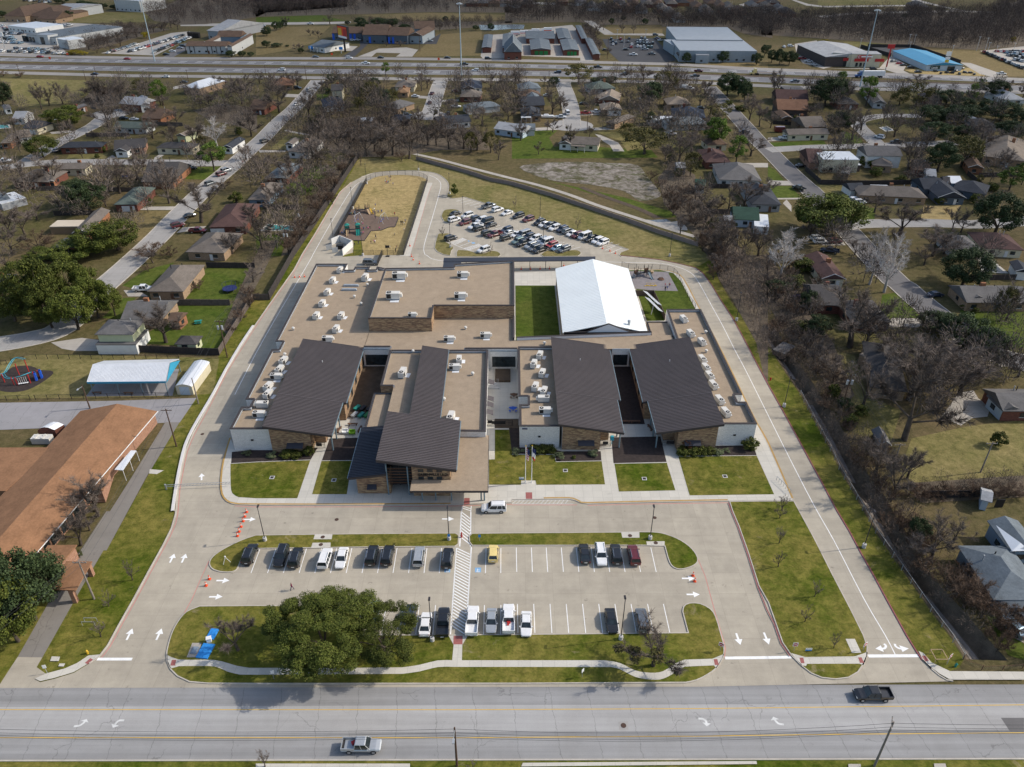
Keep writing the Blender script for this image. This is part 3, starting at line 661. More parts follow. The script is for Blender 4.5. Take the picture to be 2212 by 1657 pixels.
sheet('pavilion_slab',pts(c9,(1060,630),(1180,470),(2150,290),(2212,290),(2130,620)),M['grey_asphalt'],.05)
sheet('play_lawn',pts(m1,(-300,720),(60,680),(220,635),(1420,660),(1380,890),(1130,910),(-300,930)),M['lawn_dry'],.01)
YZ=-.045
for F,q,k in ((m1,((830,560),(1160,580),(1420,610),(1650,290),(1440,320),(1130,320),(1060,440)),'lawn_green'),(m1,((1190,275),(1180,240),(1340,75),(1640,65),(1600,290)),'lawn_green'),(m1,((790,190),(940,90),(1130,40),(1050,120),(950,215),(880,215)),'lawn_green'),(m1,((800,270),(880,268),(780,410),(660,400)),'lawn_green'),
    (n1,((1060,1290),(1430,1290),(1190,1520),(1000,1560)),'pasture'),(n1,((0,220),(700,235),(760,330),(560,420),(150,450)),'lawn_dry'),(n1,((560,835),(880,820),(840,885),(520,890)),'lawn_dry'),(n1,((1540,940),(1790,930),(1730,1040),(1500,1035)),'lawn_green'),(n1,((450,660),(560,660),(470,720),(280,700)),'lawn_dry'),
    (n2,((350,930),(690,920),(640,1030),(340,1035)),'lawn_green'),(n2,((240,1060),(560,1060),(520,1170),(230,1160)),'lawn_green'),(n2,((0,1490),(250,1480),(200,1657),(0,1657)),'lawn_green'),(n2,((490,350),(600,340),(560,390),(490,392)),'lawn_green'),(n2,((520,680),(270,660),(110,790),(240,800)),'lawn_dry'),
    (n3,((0,640),(370,640),(300,700),(370,830),(0,850)),'lawn_green'),(n3,((370,770),(700,775),(1130,800),(1180,860),(0,870),(0,840)),'lawn_green'),(n3,((0,960),(700,1170),(1250,1350),(1400,1330),(900,1180),(300,1050)),'lawn_green'),(n3,((680,650),(860,655),(1130,780),(930,805),(880,730)),'lawn_dry'),
    (n4,((0,740),(450,720),(480,765),(60,775)),'lawn_green'),(n4,((600,640),(740,690),(770,740),(600,765)),'lawn_green'),(n4,((0,1090),(180,1090),(270,1185),(0,1190)),'lawn_green'),(n4,((0,930),(60,960),(130,1045),(0,1050)),'lawn_green'),(n4,((690,1260),(870,1270),(860,1370),(740,1370)),'lawn_green'),(n4,((1260,1250),(1560,1245),(1480,1370),(1230,1370)),'tan_grass'),(n4,((380,1080),(740,1080),(740,1190),(380,1180)),'lawn_dry'),
    (m4,((740,250),(860,230),(990,400),(720,400)),'lawn_green'),(m4,((1240,350),(1657,350),(1657,590),(1500,600),(1280,440)),'lawn_green'),(m4,((930,1180),(1300,1100),(1657,1060),(1900,1100),(1900,1500),(1000,1500),(850,1400)),'lawn_dry'),(m4,((330,600),(560,640),(640,900),(860,1000),(800,1200),(560,1150),(380,820)),'field'),(r4,((1400,640),(1480,630),(1662,860),(1662,960),(1560,930)),'lawn_green'),(t4,((430,0),(430,60),(1250,50),(1300,0)),'field'),(t4,((1350,430),(1830,440),(2212,600),(2212,660),(2080,660),(1660,540)),'pasture'),(t4,((650,360),(1050,365),(1100,405),(800,400),(680,410)),'field'),
    (t1,((540,110),(1300,100),(1260,190),(600,200)),'lawn_dry'),(t2,((0,235),(640,225),(500,370),(240,440),(0,480)),'pasture'),(t2,((0,150),(560,130),(780,180),(0,200)),'lawn_green'),(t2,((1560,300),(1950,270),(1950,480),(1350,490)),'pasture'),(t2,((880,130),(1500,110),(2212,130),(2212,170),(1300,175)),'pasture'),(t3,((760,235),(1300,250),(1300,300),(810,310)),'pasture'),(t3,((1520,560),(2212,525),(2212,590),(1420,570)),'pasture')):
 YZ+=.0011;sheet('yard_grass',pts(F,*q),M[k],YZ)
sheet('cleared_ground',sm(pts(n3,(60,940),(250,905),(520,895),(800,905),(1010,920),(1090,1010),(1190,1130),(1190,1180),(1040,1210),(900,1130),(640,1080),(300,1040)),3,True),M['mud'],.010)
stripe('concrete_channel',sm(pts(n2,(240,640),(330,660),(520,690),(780,730),(1000,765),(1280,830),(1500,880),(1760,950),(2071,1030))+pts(n3,(200,1080),(460,1160),(700,1250),(1040,1360),(1250,1430),(1480,1500)),3),2.2,M['drive'],.014)
sheet('culvert_apron',pts(n3,(1040,1358),(1180,1372),(1290,1382),(1405,1362),(1420,1450),(1330,1445),(1200,1420)),M['drive'],.02);sheet('creek_water',pts(n3,(1110,1368),(1250,1358),(1290,1380),(1180,1386)),M['water'],.03)
stripe('creek_bed',sm(pts(n3,(560,1100),(760,1180),(930,1240),(1060,1290),(1180,1350)),3),2.5,M['soil'],.014)
for F,q in ((m1,((800,222),(890,220),(960,262),(830,262))),(m1,((530,530),(650,545),(660,615),(490,615),(400,600),(330,560))),(n1,((1180,1258),(1440,1256),(1400,1285),(1130,1285))),(n1,((860,870),(910,840),(940,860),(880,892))),(n1,((1480,1425),(1670,1415),(1640,1440),(1430,1470))),(n1,((1250,860),(1290,835),(1330,840),(1240,890))),(n1,((400,655),(560,640),(600,655),(420,670))),(n1,((1400,290),(1480,265),(1560,280),(1400,310))),
             (n2,((230,345),(370,350),(360,375),(230,370))),(n2,((20,800),(240,803),(240,815),(30,820))),(n2,((1320,360),(1420,365),(1410,385),(1310,380))),(n2,((1510,395),(1640,390),(1640,405),(1500,410))),(n3,((190,620),(400,610),(390,635),(190,645))),(n3,((640,620),(800,615),(830,635),(660,640))),(n3,((670,670),(720,680),(860,740),(910,810),(820,810),(790,760),(740,730))),(n3,((540,500),(720,490),(720,515),(560,520))),(n3,((1850,905),(2071,905),(2071,940),(1900,940))),
             (n4,((0,1045),(170,1050),(230,1085),(0,1085))),(n4,((0,700),(190,690),(190,715),(0,730))),(n4,((70,1188),(270,1186),(270,1198),(70,1200))),(n4,((150,1200),(190,1250),(190,1300),(120,1230))),(n4,((420,1545),(610,1545),(630,1570),(440,1570))),(m4,((800,402),(985,405),(1010,440),(970,462),(780,460))),(m4,((1240,880),(1330,870),(1360,920),(1440,980),(1420,1040),(1320,1050),(1250,1098),(1120,1045))),(m4,((1500,610),(1657,640),(1657,700),(1490,720))),(r4,((1460,615),(1662,610),(1662,850),(1560,800),(1500,650)))):
 sheet('driveway',pts(F,*q),M['drive'],.0125)
sheet('concrete_pad',pts(r1,(1250,854),(1310,854),(1285,948),(1213,948)),M['drive'],ZT+.004)
# ---------------------------------------------------------------- the highway and what lies beyond
def band(P,w,mat,z,dash=None,nm='highway'):
 P=[p for p in P];P=[P[0]+(P[0]-P[1])*4]+P+[P[-1]+(P[-1]-P[-2])*4]
 stripe(nm,P,w,M[mat],z)
 return P
def dashes(P,off,w=.5,L=5,gap=12,mat='white_line',z=.09):
 seg=[]
 for a,c in zip(P[:-1],P[1:]):
  t=c-a;n=int(t.length/gap);t.normalize();nn=Vector((-t.y,t.x,0))
  seg+=[(a+t*(gap*i)+nn*off,a+t*(gap*i+L)+nn*off) for i in range(n) if abs((a+t*gap*i).x)<600]
 lines('lane_dashes',seg,w,M[mat],z)
hw1=band(pts(h1,(0,82),(1000,97),(2212,112))+pts(h2,(1000,120),(2212,146))+pts(h3,(1200,181),(2212,217)),13,'highway',.05)
hw2=band(pts(h1,(0,128),(1000,144),(2212,159))+pts(h2,(1000,165),(2212,190))+pts(h3,(1300,238),(2212,262)),15,'highway',.05)
fr1=band(pts(h1,(0,54),(600,70),(1100,77),(2100,76))+pts(h2,(300,77),(900,84),(1500,98),(2100,112))+pts(h3,(500,139),(900,155)),9.5,'frontage',.06,nm='frontage_road')
fr2=band(pts(h1,(0,163),(800,184),(1600,191))+pts(h2,(0,198),(1000,208),(2212,224))+pts(h3,(800,255),(2212,287)),8.5,'frontage',.06,nm='frontage_road')
for P in (hw1,hw2): dashes(P,1.8);dashes(P,-1.8)
for P,o in ((hw1,5.6),(hw1,-5.6),(hw2,6.6),(hw2,-6.6)):
 stripe('edge_line',[Vector(q) for q in ribbon(P,abs(o)*2,.09)[0 if o>0 else 1]],.35,M['faded_line'],.09)
med=[(a+c)/2 for a,c in zip(hw1,hw2)]
stripe('median_ditch',[p+Vector((0,-2,0)) for p in med],5,M['soil'],.02)
YZ=.0
for F,q,k in ((t1,((-300,190),(560,195),(900,213),(1060,225),(760,320),(520,470),(-300,468)),'drive'),(t1,((870,460),(1180,380),(1480,285),(1640,270),(1700,300),(1340,480)),'drive'),(t1,((1400,500),(1600,370),(1680,400),(1540,470),(1480,505)),'asphalt'),(t1,((1560,205),(2212,200),(2212,225),(1560,225)),'drive'),(t2,((0,195),(640,190),(820,185),(820,200),(640,210),(0,215)),'drive'),
    (t2,((740,490),(900,400),(900,355),(1420,350),(1560,310),(1600,290),(1560,380),(1300,385),(980,370),(850,490)),'dark_asphalt'),(t2,((620,440),(700,390),(880,400),(830,440)),'drive'),(t2,((880,490),(1060,420),(1300,410),(1400,430),(1350,490),(1210,490),(1250,460),(1040,455),(1000,490)),'drive'),
    (t2,((1940,485),(1960,400),(2040,300),(2212,290),(2212,505),(1960,505)),'drive'),(t3,((0,270),(520,215),(760,470),(760,500),(690,530),(590,525),(590,500),(0,480)),'drive'),(t3,((780,338),(1230,330),(1420,520),(1340,540),(930,535),(840,450)),'dark_asphalt'),(t3,((800,300),(620,180),(690,180),(880,290),(1300,290),(1320,310)),'drive'),
    (t4,((230,380),(420,350),(560,575),(480,595),(300,545),(250,480)),'drive'),(t4,((480,590),(960,590),(1060,480),(1200,560),(1170,610),(1230,640),(1150,645),(1000,600)),'drive'),(t4,((800,410),(1300,410),(1450,450),(1060,480)),'dark_asphalt'),(t4,((1180,605),(1500,580),(1800,590),(1880,660),(1280,640)),'tan_grass'),(t4,((1660,540),(1750,545),(2080,660),(1950,670),(1830,640)),'drive'),(t4,((1830,440),(2212,400),(2700,400),(2700,720),(2212,600)),'drive'),
    (t3,((2050,20),(2212,60),(2212,130),(2100,95),(1960,40)),'drive'),(t3,((0,10),(640,35),(640,50),(0,32)),'drive'),(t4,((240,0),(350,35),(480,52),(1280,42),(1280,52),(480,65),(330,48),(200,0)),'drive'),(t4,((400,140),(700,110),(1300,92),(1650,90),(1950,100),(1940,112),(1640,105),(1300,108),(700,128),(480,152)),'drive'),(t4,((1270,-10),(1500,50),(1740,98),(1640,98),(1400,40),(1180,-10)),'drive')):
 YZ+=.002;sheet('car_park' if k != 'tan_grass' else 'yard_grass',pts(F,*q),M[k],.0+YZ)
sheet('pond',pts(t2,(1920,215),(2000,218),(2212,212),(2212,250),(2040,262),(1940,258)),M['water'],.04);sheet('pond',pts(t3,(0,210),(110,215),(100,250),(0,255)),M['water'],.04)
# ---------------------------------------------------------------- the school
V=lambda *a: Vector(a)
sch=thing('school_building',(-4,128,0),'sprawling tan-brick and white school with flat tan roofs and brown sloped metal roofs','school')
def block(P,zr,zp,edges,parent,base=.0,cop=.42):
 """flat-roofed wing: walls w(hite) / b(rick), parapets with an inner membrane and a brown coping, '.' where it joins its neighbour"""
 P=[V(x,y,0) for x,y in P]
 if area(P)<0: P=P[::-1];edges=edges[:-1][::-1]+edges[-1]
 n=len(P);In=inset(P,.3);w={'w': MB(),'b': MB()};par=MB();cp=MB()
 def flush():
  if w['w'].f: w['w'].build('white_wall',M['white_wall'],parent)
  if w['b'].f: w['b'].build('brick_wall',M['school_brick'],parent)
  if par.f: par.build('parapet',[M['membrane'],M['flash']],parent);cp.build('coping',M['brown_trim'],parent)
  for q in (w['w'],w['b'],par,cp): q.v,q.f,q.k=[],[],[]
 for i,e in enumerate(edges):
  a,c,ia,ic=P[i],P[(i+1) % n],In[i],In[(i+1) % n]
  if e=='.': flush();continue
  w[e].poly([(a.x,a.y,base),(c.x,c.y,base),(c.x,c.y,zp),(a.x,a.y,zp)])
  par.poly([(ic.x,ic.y,zr),(ia.x,ia.y,zr),(ia.x,ia.y,zp),(ic.x,ic.y,zp)],0)
  t=(c-a).normalized();nn=V(-t.y,t.x,0)
  q=lambda p,k,h: (p.x+nn.x*k,p.y+nn.y*k,h)
  par.add([q(ia,.012,zr),q(ic,.012,zr),q(ic,.012,zr+.3),q(ia,.012,zr+.3)],[(0,1,2,3)],1)
  pe,ne=edges[i-1],edges[(i+1) % n]
  a2=a-t*(.06 if pe != '.' else 0);c2=c+t*(.06 if ne != '.' else 0)
  lo=[q(a2,-.07,zp-.12),q(c2,-.07,zp-.12),q(c2,cop,zp-.12),q(a2,cop,zp-.12)]
  hz=.05+.004*(i % 5)
  cp.hexa(lo,[(x,y,zp+hz) for x,y,_ in lo])
 flush();rb=MB();Z=[(p.x,p.y,zr) for p in P];rb.add(Z,[])
 for t in tri(P): rb.f.append(tuple(t));rb.k.append(0)
 r=rb.build('flat_roof',M['roof_tan'],parent)
 return r
ZR,ZP=5.0,5.7
block([(-58,128.65),(-49.7,128.65),(-49.7,163.4),(-36.1,163.4),(-36.1,208.6),(-37.4,208.6),(-39.6,209.6),(-39.7,207.6),(-41.8,207.6),(-41.7,209.6),(-46.1,209.6),(-46.2,207.4),(-48.9,207.4),(-48.8,211.7),(-58,211.7),(-58,165.2),(-56.2,165.2),(-56.2,161.2),(-57.9,161.2),(-57.9,139.6),(-56.2,139.6),(-56.2,136.6),(-58,136.6)],ZR,ZP,'w....'+'w'*18,sch)
block([(-36,171.5),(-20.2,171.5),(-20.2,178.5),(.6,178.5),(.6,207.2),(-16.6,204.6),(-16.6,202.4),(-36,201.8)],8.1,8.75,'bbbwwwww',sch,4.9)
block([(-36,163.5),(-36,162.5),(-29.6,162.5),(-29.6,161),(-11.3,161),(-11.3,161.6),(1.3,161.6),(1.3,166.9),(.6,166.9),(.6,178.4),(-20.3,178.4),(-20.3,171.4),(-36,171.4)],ZR,ZP+.002,'.w...w.'+'.w....',sch)
block([(1.3,162.6),(9.2,162.6),(28.6,162.6),(28.6,169.3),(1.3,166.9)],ZR,ZP,'.....',sch)
b=MB();b.hexa([(1.2,166.8,0),(34.8,169.5,0),(34.8,169.8,0),(1.2,167.1,0)],[(1.2,166.8,5.75),(34.8,169.5,5.75),(34.8,169.8,5.75),(1.2,167.1,5.75)]);b.build('white_wall',M['membrane'],sch)
b=MB();b.hexa([(1.1,166.7,5.76),(35,169.4,5.76),(35,169.9,5.76),(1.1,167.2,5.76)],[(1.1,166.7,5.86),(35,169.4,5.86),(35,169.9,5.86),(1.1,167.2,5.86)]);b.build('coping',M['brown_trim'],sch)
block([(28.6,162.6),(40,162.6),(40,169.5),(28.6,169.3)],ZR,ZP,'....',sch)
block([(34.9,169.8),(40.6,169.8),(40.4,177.8),(34.9,177.8)],4.3,4.4,'w.ww',sch)
block([(-29.4,145),(-26.6,145),(-26.6,132.3),(-26.6,128.2),(-5.4,127.8),(-5.8,160.9),(-29.4,160.9)],ZR,ZP,'b..wwww',sch)
block([(-31,145),(-26.7,145),(-26.7,130.5),(-31,130.5)],3.6,3.75,'w..w',sch)
block([(1.6,129.6),(9.9,129.6),(9.9,162.5),(1.5,162.5),(1.5,140.8),(3.5,140.8),(3.5,137.5),(1.6,137.5)],ZR,ZP,'w.wwwwww',sch)
block([(42.4,130.4),(50.8,130.4),(50.65,138.5),(48.8,138.5),(48.8,141.5),(50.5,141.5),(49.9,182.3),(40.9,182.3),(40.7,162.6),(42.4,162.5)],ZR,ZP,'wwwwwwww..',sch)
def slope_roof(C4,t,parent,mat='roof_metal',ribs=.5,name='metal_roof'):
 """standing-seam slab; C4: near-left, near-right, far-right, far-left top corners; ribs run from side to side"""
 a,c,e,g=[Vector(p) for p in C4];b=MB();dn=V(0,0,-t)
 b.hexa([a+dn,c+dn,e+dn,g+dn],[a,c,e,g],0)
 nr=int((g-a).length/ribs);up=V(0,0,.095)
 for i in range(nr+1):
  k=i/nr;p,q=a.lerp(g,k),c.lerp(e,k);h=(g-a).normalized()*.07
  if i==0: p,q=p+h,q+h
  if i==nr: p,q=p-h,q-h
  b.add([p-h,q-h,q+h,p+h,p-h+up,q-h+up,q+h+up,p+h+up],[(4,5,6,7),(0,1,5,4),(1,2,6,5),(2,3,7,6),(3,0,4,7)],0)
 ro=b.build(name,M[mat],parent)
 f=MB();o=V(0,-.03,0)
 f.hexa([a+dn*1.05+o*4,c+dn*1.05+o*4,c+dn*1.05+o,a+dn*1.05+o],[a+o*4,c+o*4,c+o,a+o]);f.build('fascia',M['brown_trim'],ro)
 g_=MB();hi,lo_=(c,e) if c.z<a.z else (a,g);sx=1 if c.z<a.z else -1
 g_.hexa([hi+V(0,0,-.22),lo_+V(0,0,-.22),lo_+V(sx*.14,0,-.22),hi+V(sx*.14,0,-.22)],[hi,lo_,lo_+V(sx*.14,0,0),hi+V(sx*.14,0,0)]);g_.build('gutter',M['steel'],ro)
 return ro
def zed(C4,x):   # height of the slab's underside at x
 a,c=Vector(C4[0]),Vector(C4[1]);return a.z+(c.z-a.z)*(x-a.x)/(c.x-a.x)
# three big wings, each with a step in its eave
for x0,x1,hi,lo,yb,ystep,step in ((-50.75,-36.9,7.2,4.9,163.7,139.5,.75),(9.5,23.05,7.1,4.9,164.7,140.5,.7),(43.4,29.7,7.1,4.9,164.7,140.0,-1.05)):
 yf=127.4 if x0<0 else 128.3
 if x1>x0>-100 or x0<0:
  s=1 if x1>x0 else -1
 else: s=-1
 zx=lambda x: hi+(lo-hi)*(x-x0)/(x1-x0)
 def quad(ya,yc,xe):
  q=[(x0,ya,hi),(xe,ya,zx(xe)),(xe,yc,zx(xe)),(x0,yc,hi)]
  return q if s>0 else [q[1],q[0],q[3],q[2]]
 slope_roof(quad(yf,ystep,x1),.42,sch);slope_roof(quad(ystep+.012,yb,x1+step),.42,sch)
 # brick volume under it
 wx0,wx1=(x0+s*.9,x1-s*4.7);yw=yf+.5
 back=MB();us=lambda x: zx(x)-.44
 w=MB();w.poly([(wx0,yw,0),(wx1,yw,0),(wx1,yw,us(wx1)),(wx0,yw,us(wx0))]);w.build('brick_wall',M['school_brick'],sch)
 w=MB();w.poly([(wx0,yw,0),(wx0,yb-1,0),(wx0,yb-1,us(wx0)),(wx0,yw,us(wx0))]);w.build('brick_wall',M['white_wall'],sch)
 cy=yw+3.4;xi=wx1+s*2.2
 w=MB();w.poly([(wx1,yw,0),(wx1,cy,0),(wx1,cy,us(wx1)),(wx1,yw,us(wx1))]);w.poly([(wx1,cy,0),(xi,cy,0),(xi,cy,us(xi)),(wx1,cy,us(wx1))]);w.poly([(xi,cy,0),(xi,ystep,0),(xi,ystep,us(xi)),(xi,cy,us(xi))])
 xo=x1+step-s*.5
 w.poly([(xi,ystep,0),(xo,ystep,0),(xo,ystep,us(xo)),(xi,ystep,us(xi))]);w.poly([(xo,ystep,0),(xo,yb-.5,0),(xo,yb-.5,us(xo)),(xo,ystep,us(xo))])
 w.build('brick_wall',M['school_brick'],sch)
 for i in range(4):
  yy=ystep+3+i*5.2;g=MB();g.box((xo+s*.03,yy,1.3),(.1,1.5,2.0));g.build('window',M['glass'],sch)
 for yy in (yf+1.3,yf+5.2,yf+9):
  g=MB();g.tube((x1-s*.55,yy,.1),(x1-s*.55,yy,us(x1)+.1),.16,.16,10);g.build('column',M['steel'],sch)
 # front window under a metal awning
 ax=wx0+s*5.0;g=MB();g.box((ax,yw-.02,1.15),(2.7,.12,.95));g.build('window',M['glass'],sch)
 g=MB();lo_=[(ax-1.7,yw-1.2,2.0),(ax+1.7,yw-1.2,2.0),(ax+1.7,yw-.02,2.55),(ax-1.7,yw-.02,2.55)]
 g.hexa(lo_,[(x,y,z+.1) for x,y,z in lo_]);g.build('awning',M['roof_slate'],sch)
 b=MB();b.box((x0+s*6.5,ystep+15,zx(x0+s*6.5)),(.12,.12,.45));b.build('vent_pipe',M['white'],sch)
# links across the courtyards, with their dark glazing
for xa,xb in ((-36,-30.1),(24.6,28.4),(-5,1)):
 y0=162.45 if xa != -5 else 161.55
 b=MB();b.poly([(xa-.3,y0,0),(xb+.3,y0,0),(xb+.3,y0,5.05),(xa-.3,y0,5.05)]);b.build('white_wall',M['white_wall'],sch)
 b=MB();b.box(((xa+xb)/2,y0-.03,.55),(xb-xa-.3,.1,2.9));b.build('window',M['glass'],sch)
 b=MB();b.box(((xa+xb)/2,y0-.02,4.95),(xb-xa+.5,.3,.14));b.build('coping',M['flash'],sch)
# long narrow roof over the library spine
slope_roof([(-21.3,131.9,7.1),(-15.0,131.9,6.0),(-15.2,160.5,6.0),(-21.5,160.5,7.1)],.35,sch)
b=MB();b.hexa([(-20.9,132,5.0),(-15.5,132,5.0),(-15.5,160,5.0),(-20.9,160,5.0)],[(-20.9,132,6.68),(-15.5,132,5.7),(-15.5,160,5.7),(-20.9,160,6.68)]);b.build('brown_wall',M['brown_trim'],sch)
# entrance hall
E1=[(-25.45,113.75,9.3),(-10.5,113.75,6.95),(-10.6,129.7,6.95),(-25.45,129.7,9.3)]
slope_roof(E1,.5,sch)
E2=[(-31.3,114.2,4.6),(-23.9,114.0,5.75),(-25.6,130.1,5.45),(-31.4,130.5,4.6)]
slope_roof(E2,.42,sch,'roof_slate')
z1=lambda x: 9.3+(6.95-9.3)*(x+25.45)/14.95-.52
w=MB();w.poly([(-19.0,114.2,0),(-11.8,114.2,0),(-11.8,114.2,z1(-11.8)),(-19.0,114.2,z1(-19))]);w.poly([(-11.8,114.2,0),(-11.8,129,0),(-11.8,129,z1(-11.8)),(-11.8,114.2,z1(-11.8))]);w.build('brick_wall',M['school_brick'],sch)
w=MB();w.poly([(-24.6,118,0),(-19.0,118,0),(-19.0,118,z1(-19)),(-24.6,118,z1(-24.6))]);w.poly([(-24.6,118,0),(-24.6,129,0),(-24.6,129,z1(-24.6)),(-24.6,118,z1(-24.6))]);w.poly([(-19,118,0),(-19,114.2,0),(-19,114.2,z1(-19)),(-19,118,z1(-19))]);w.build('brown_wall',M['brown_trim'],sch)
z2=lambda x: 4.6+(5.75-4.6)*(x+31.3)/7.4-.44
w=MB();w.poly([(-29.9,114.9,0),(-23.5,114.9,0),(-23.5,114.9,z2(-23.5)),(-29.9,114.9,z2(-29.9))]);w.poly([(-29.9,114.9,0),(-29.9,130,0),(-29.9,130,z2(-29.9)),(-29.9,114.9,z2(-29.9))]);w.poly([(-23.5,114.9,0),(-23.5,119,0),(-23.5,119,z2(-23.5)),(-23.5,114.9,z2(-23.5))]);w.build('brick_wall',M['school_brick'],sch)
g=MB();g.poly([(-23.6,117.4,.3),(-19.1,117.4,.3),(-19.1,117.4,7.4),(-23.6,117.4,7.9)]);wi=g.build('glass_curtain_wall',M['glass'],sch)
for k in range(4):
 g=MB();x=-23.4+k*1.4;g.box((x,117.3,.3),(.12,.16,7.1));g.build('mullion',M['black'],wi)
for k in range(5):
 g=MB();g.box((-21.35,117.28,.9+k*1.5),(4.5,.14,.12));g.build('transom',M['black'],wi)
for k in range(13):
 g=MB();z=2.6+k*.34;g.box((-21.3,114.75,z),(5.3,.12,.1));g.build('sun_louvre',M['wood'] if k % 2 else M['black'],sch)
for x in (-23.9,-19.9): 
 g=MB();g.tube((x,114.6,0),(x,114.6,7.0 if x>-21 else 7.6),.14,.14,10);g.build('column',M['steel'],sch)
for r_,z in ((0,6.05),(1,4.28)):
 for k in range(3):
  g=MB();g.box((-17.3+k*1.75,114.17,z-(.0 if r_ else .25*k*0)),(1.05,.1,.68));g.build('window',M['glass'],sch)
def text(s,loc,size,mat,parent,rot=(R(90),0,0),ext=.04,name='sign_lettering',align='LEFT'):
 cu=bpy.data.curves.new(name,'FONT');cu.body=s;cu.size=size;cu.extrude=ext;cu.align_x=align;cu.offset=size*.022
 o=bpy.data.objects.new(name,cu);C.objects.link(o);dg=bpy.context.evaluated_depsgraph_get();me=bpy.data.meshes.new_from_object(o.evaluated_get(dg));bpy.data.objects.remove(o)
 o=bpy.data.objects.new(name,me);me.materials.clear();me.materials.append(mat);C.objects.link(o)
 o.rotation_euler=rot
 if parent is not None: o.parent=parent;o.location=Vector(loc)-Vector(parent['_o'])
 else: o.location=loc
 return o
text('GREENVILLE I.S.D.',(-17.9,114.12,5.22),.74,M['black'],sch)
text('6002',(2.1,129.55,4.85),.55,M['navy'],sch)
# flat entrance canopy and its posts
b=MB();CP=[(-19.1,110.9),(-4.55,110.9),(-4.8,128.4),(-11.7,128.4),(-11.7,114.1),(-19.1,114.1)]
b.hexa([(x,y,3.85) for x,y in CP],[(x,y,4.2) for x,y in CP]);b.build('canopy',[M['roof_tan']],sch)
b=MB();b.hexa([(-19.16,110.82,3.8),(-4.48,110.82,3.8),(-4.48,110.9,3.8),(-19.16,110.9,3.8)],[(-19.16,110.82,4.24),(-4.48,110.82,4.24),(-4.48,110.9,4.24),(-19.16,110.9,4.24)])
b.hexa([(-4.52,110.9,3.8),(-4.44,110.9,3.8),(-4.72,128.4,3.8),(-4.78,128.4,3.8)],[(-4.52,110.9,4.24),(-4.44,110.9,4.24),(-4.72,128.4,4.24),(-4.78,128.4,4.24)]);b.build('fascia',M['brown_trim'],sch)
for x in (-17.2,-14.6,-11.6,-5.9,-5.3):
 g=MB();g.tube((x,112.9,0),(x,112.9,3.86),.15,.15,10);g.build('column',M['steel'],sch)
for x,y,z,s in ((-53.9,128.6,2.7,.5),(5.7,129.55,2.9,.5),(46.6,130.35,2.7,.5)):
 b=MB();b.box((x,y-.05,z),(s,.22,.3));b.build('wall_lamp',M['black'],sch)
b=MB();b.box((-27.0,114.85,1.2),(1.7,.1,.9));b.build('window',M['glass'],sch)
b=MB();b.hexa([(-27.9,113.9,1.9),(-26.1,113.9,1.9),(-26.1,114.88,2.4),(-27.9,114.88,2.4)],[(-27.9,113.9,2.0),(-26.1,113.9,2.0),(-26.1,114.88,2.5),(-27.9,114.88,2.5)]);b.build('awning',M['roof_slate'],sch)
for i,y in enumerate((150.5,143.6,141.2,138.2)):
 b=MB();q=[(-5.5,y,2.9),(-4.1,y,2.4),(-4.1,y+1.7,2.4),(-5.5,y+1.7,2.9)];b.hexa(q,[(x,yy,z+.08) for x,yy,z in q]);b.build('awning',M['roof_metal'],sch)
# covered walk behind, its own thing
cw=thing('covered_walkway',(2,220,0),'long dark metal canopy on posts over the walk behind the school','walkway')
b=MB();q=[(-21,218.8,3.0),(25.6,219.9,3.0),(25.8,222.4,3.2),(-21,221.4,3.2)];b.hexa(q,[(x,y,z+.25) for x,y,z in q]);b.build('roof',M['roof_slate'],cw)
b=MB();q=[(-20.9,210.5,2.9),(-15.5,210.5,2.9),(-15.5,218.7,3.0),(-20.9,218.7,3.0)];b.hexa(q,[(x,y,z+.2) for x,y,z in q]);b.build('side_roof',M['roof_slate'],cw)
for i in range(10):
 b=MB();x=-19+i*4.9;b.tube((x,220.0+i*.11,0),(x,220.0+i*.11,3.1),.09,.09,6);b.build('post',M['bronze'],cw)
# the white-roofed gymnasium behind
gy=thing('gymnasium',(23.5,190,0),'metal gymnasium with a bright white gable roof behind the brown roofs','gymnasium')
ge,gr=5.5,8.0
for x0,x1,s in ((12.7,23.6,1),(34.1,23.6,-1)):
 b=MB();a=(x0,169.8,ge);c=(x1,169.8,gr);e=(x1,209.8,gr);g=(x0,208.6,ge);n_=46
 P=[Vector(p) for p in (a,c,e,g)];dn=V(0,0,-.18);b.hexa([p+dn for p in P],P)
 for i in range(n_+1):
  p,q=P[0].lerp(P[3],i/n_),P[1].lerp(P[2],i/n_);h=V(0,.07,0);up=V(0,0,.06)
  b.add([p-h,q-h,q+h,p+h,p-h*.5+up,q-h*.5+up,q+h*.5+up,p+h*.5+up],[(4,5,6,7),(0,1,5,4),(2,3,7,6),(1,2,6,5),(3,0,4,7)])
 b.build('roof',M['gym_roof'],gy)
 b=MB();b.poly([(x0+s*.3,169.9,0),(x0+s*.3,208.6,0),(x0+s*.3,208.6,ge-.1),(x0+s*.3,169.9,ge-.1)]);b.build('side_wall',M['gym_wall'],gy)
b=MB();b.poly([(13,208.6,0),(33.8,208.6,0),(33.8,208.6,ge-.1),(23.6,209,gr-.25),(13,208.6,ge-.1)]);b.build('gable_wall',M['gym_wall'],gy)
b=MB();b.hexa([(18.2,169.55,5.8),(34.6,169.75,5.8),(34.6,170.0,5.8),(18.2,169.8,5.8)],[(18.2,169.55,5.9),(34.6,169.75,5.9),(34.6,170.0,5.9),(18.2,169.8,5.9)])
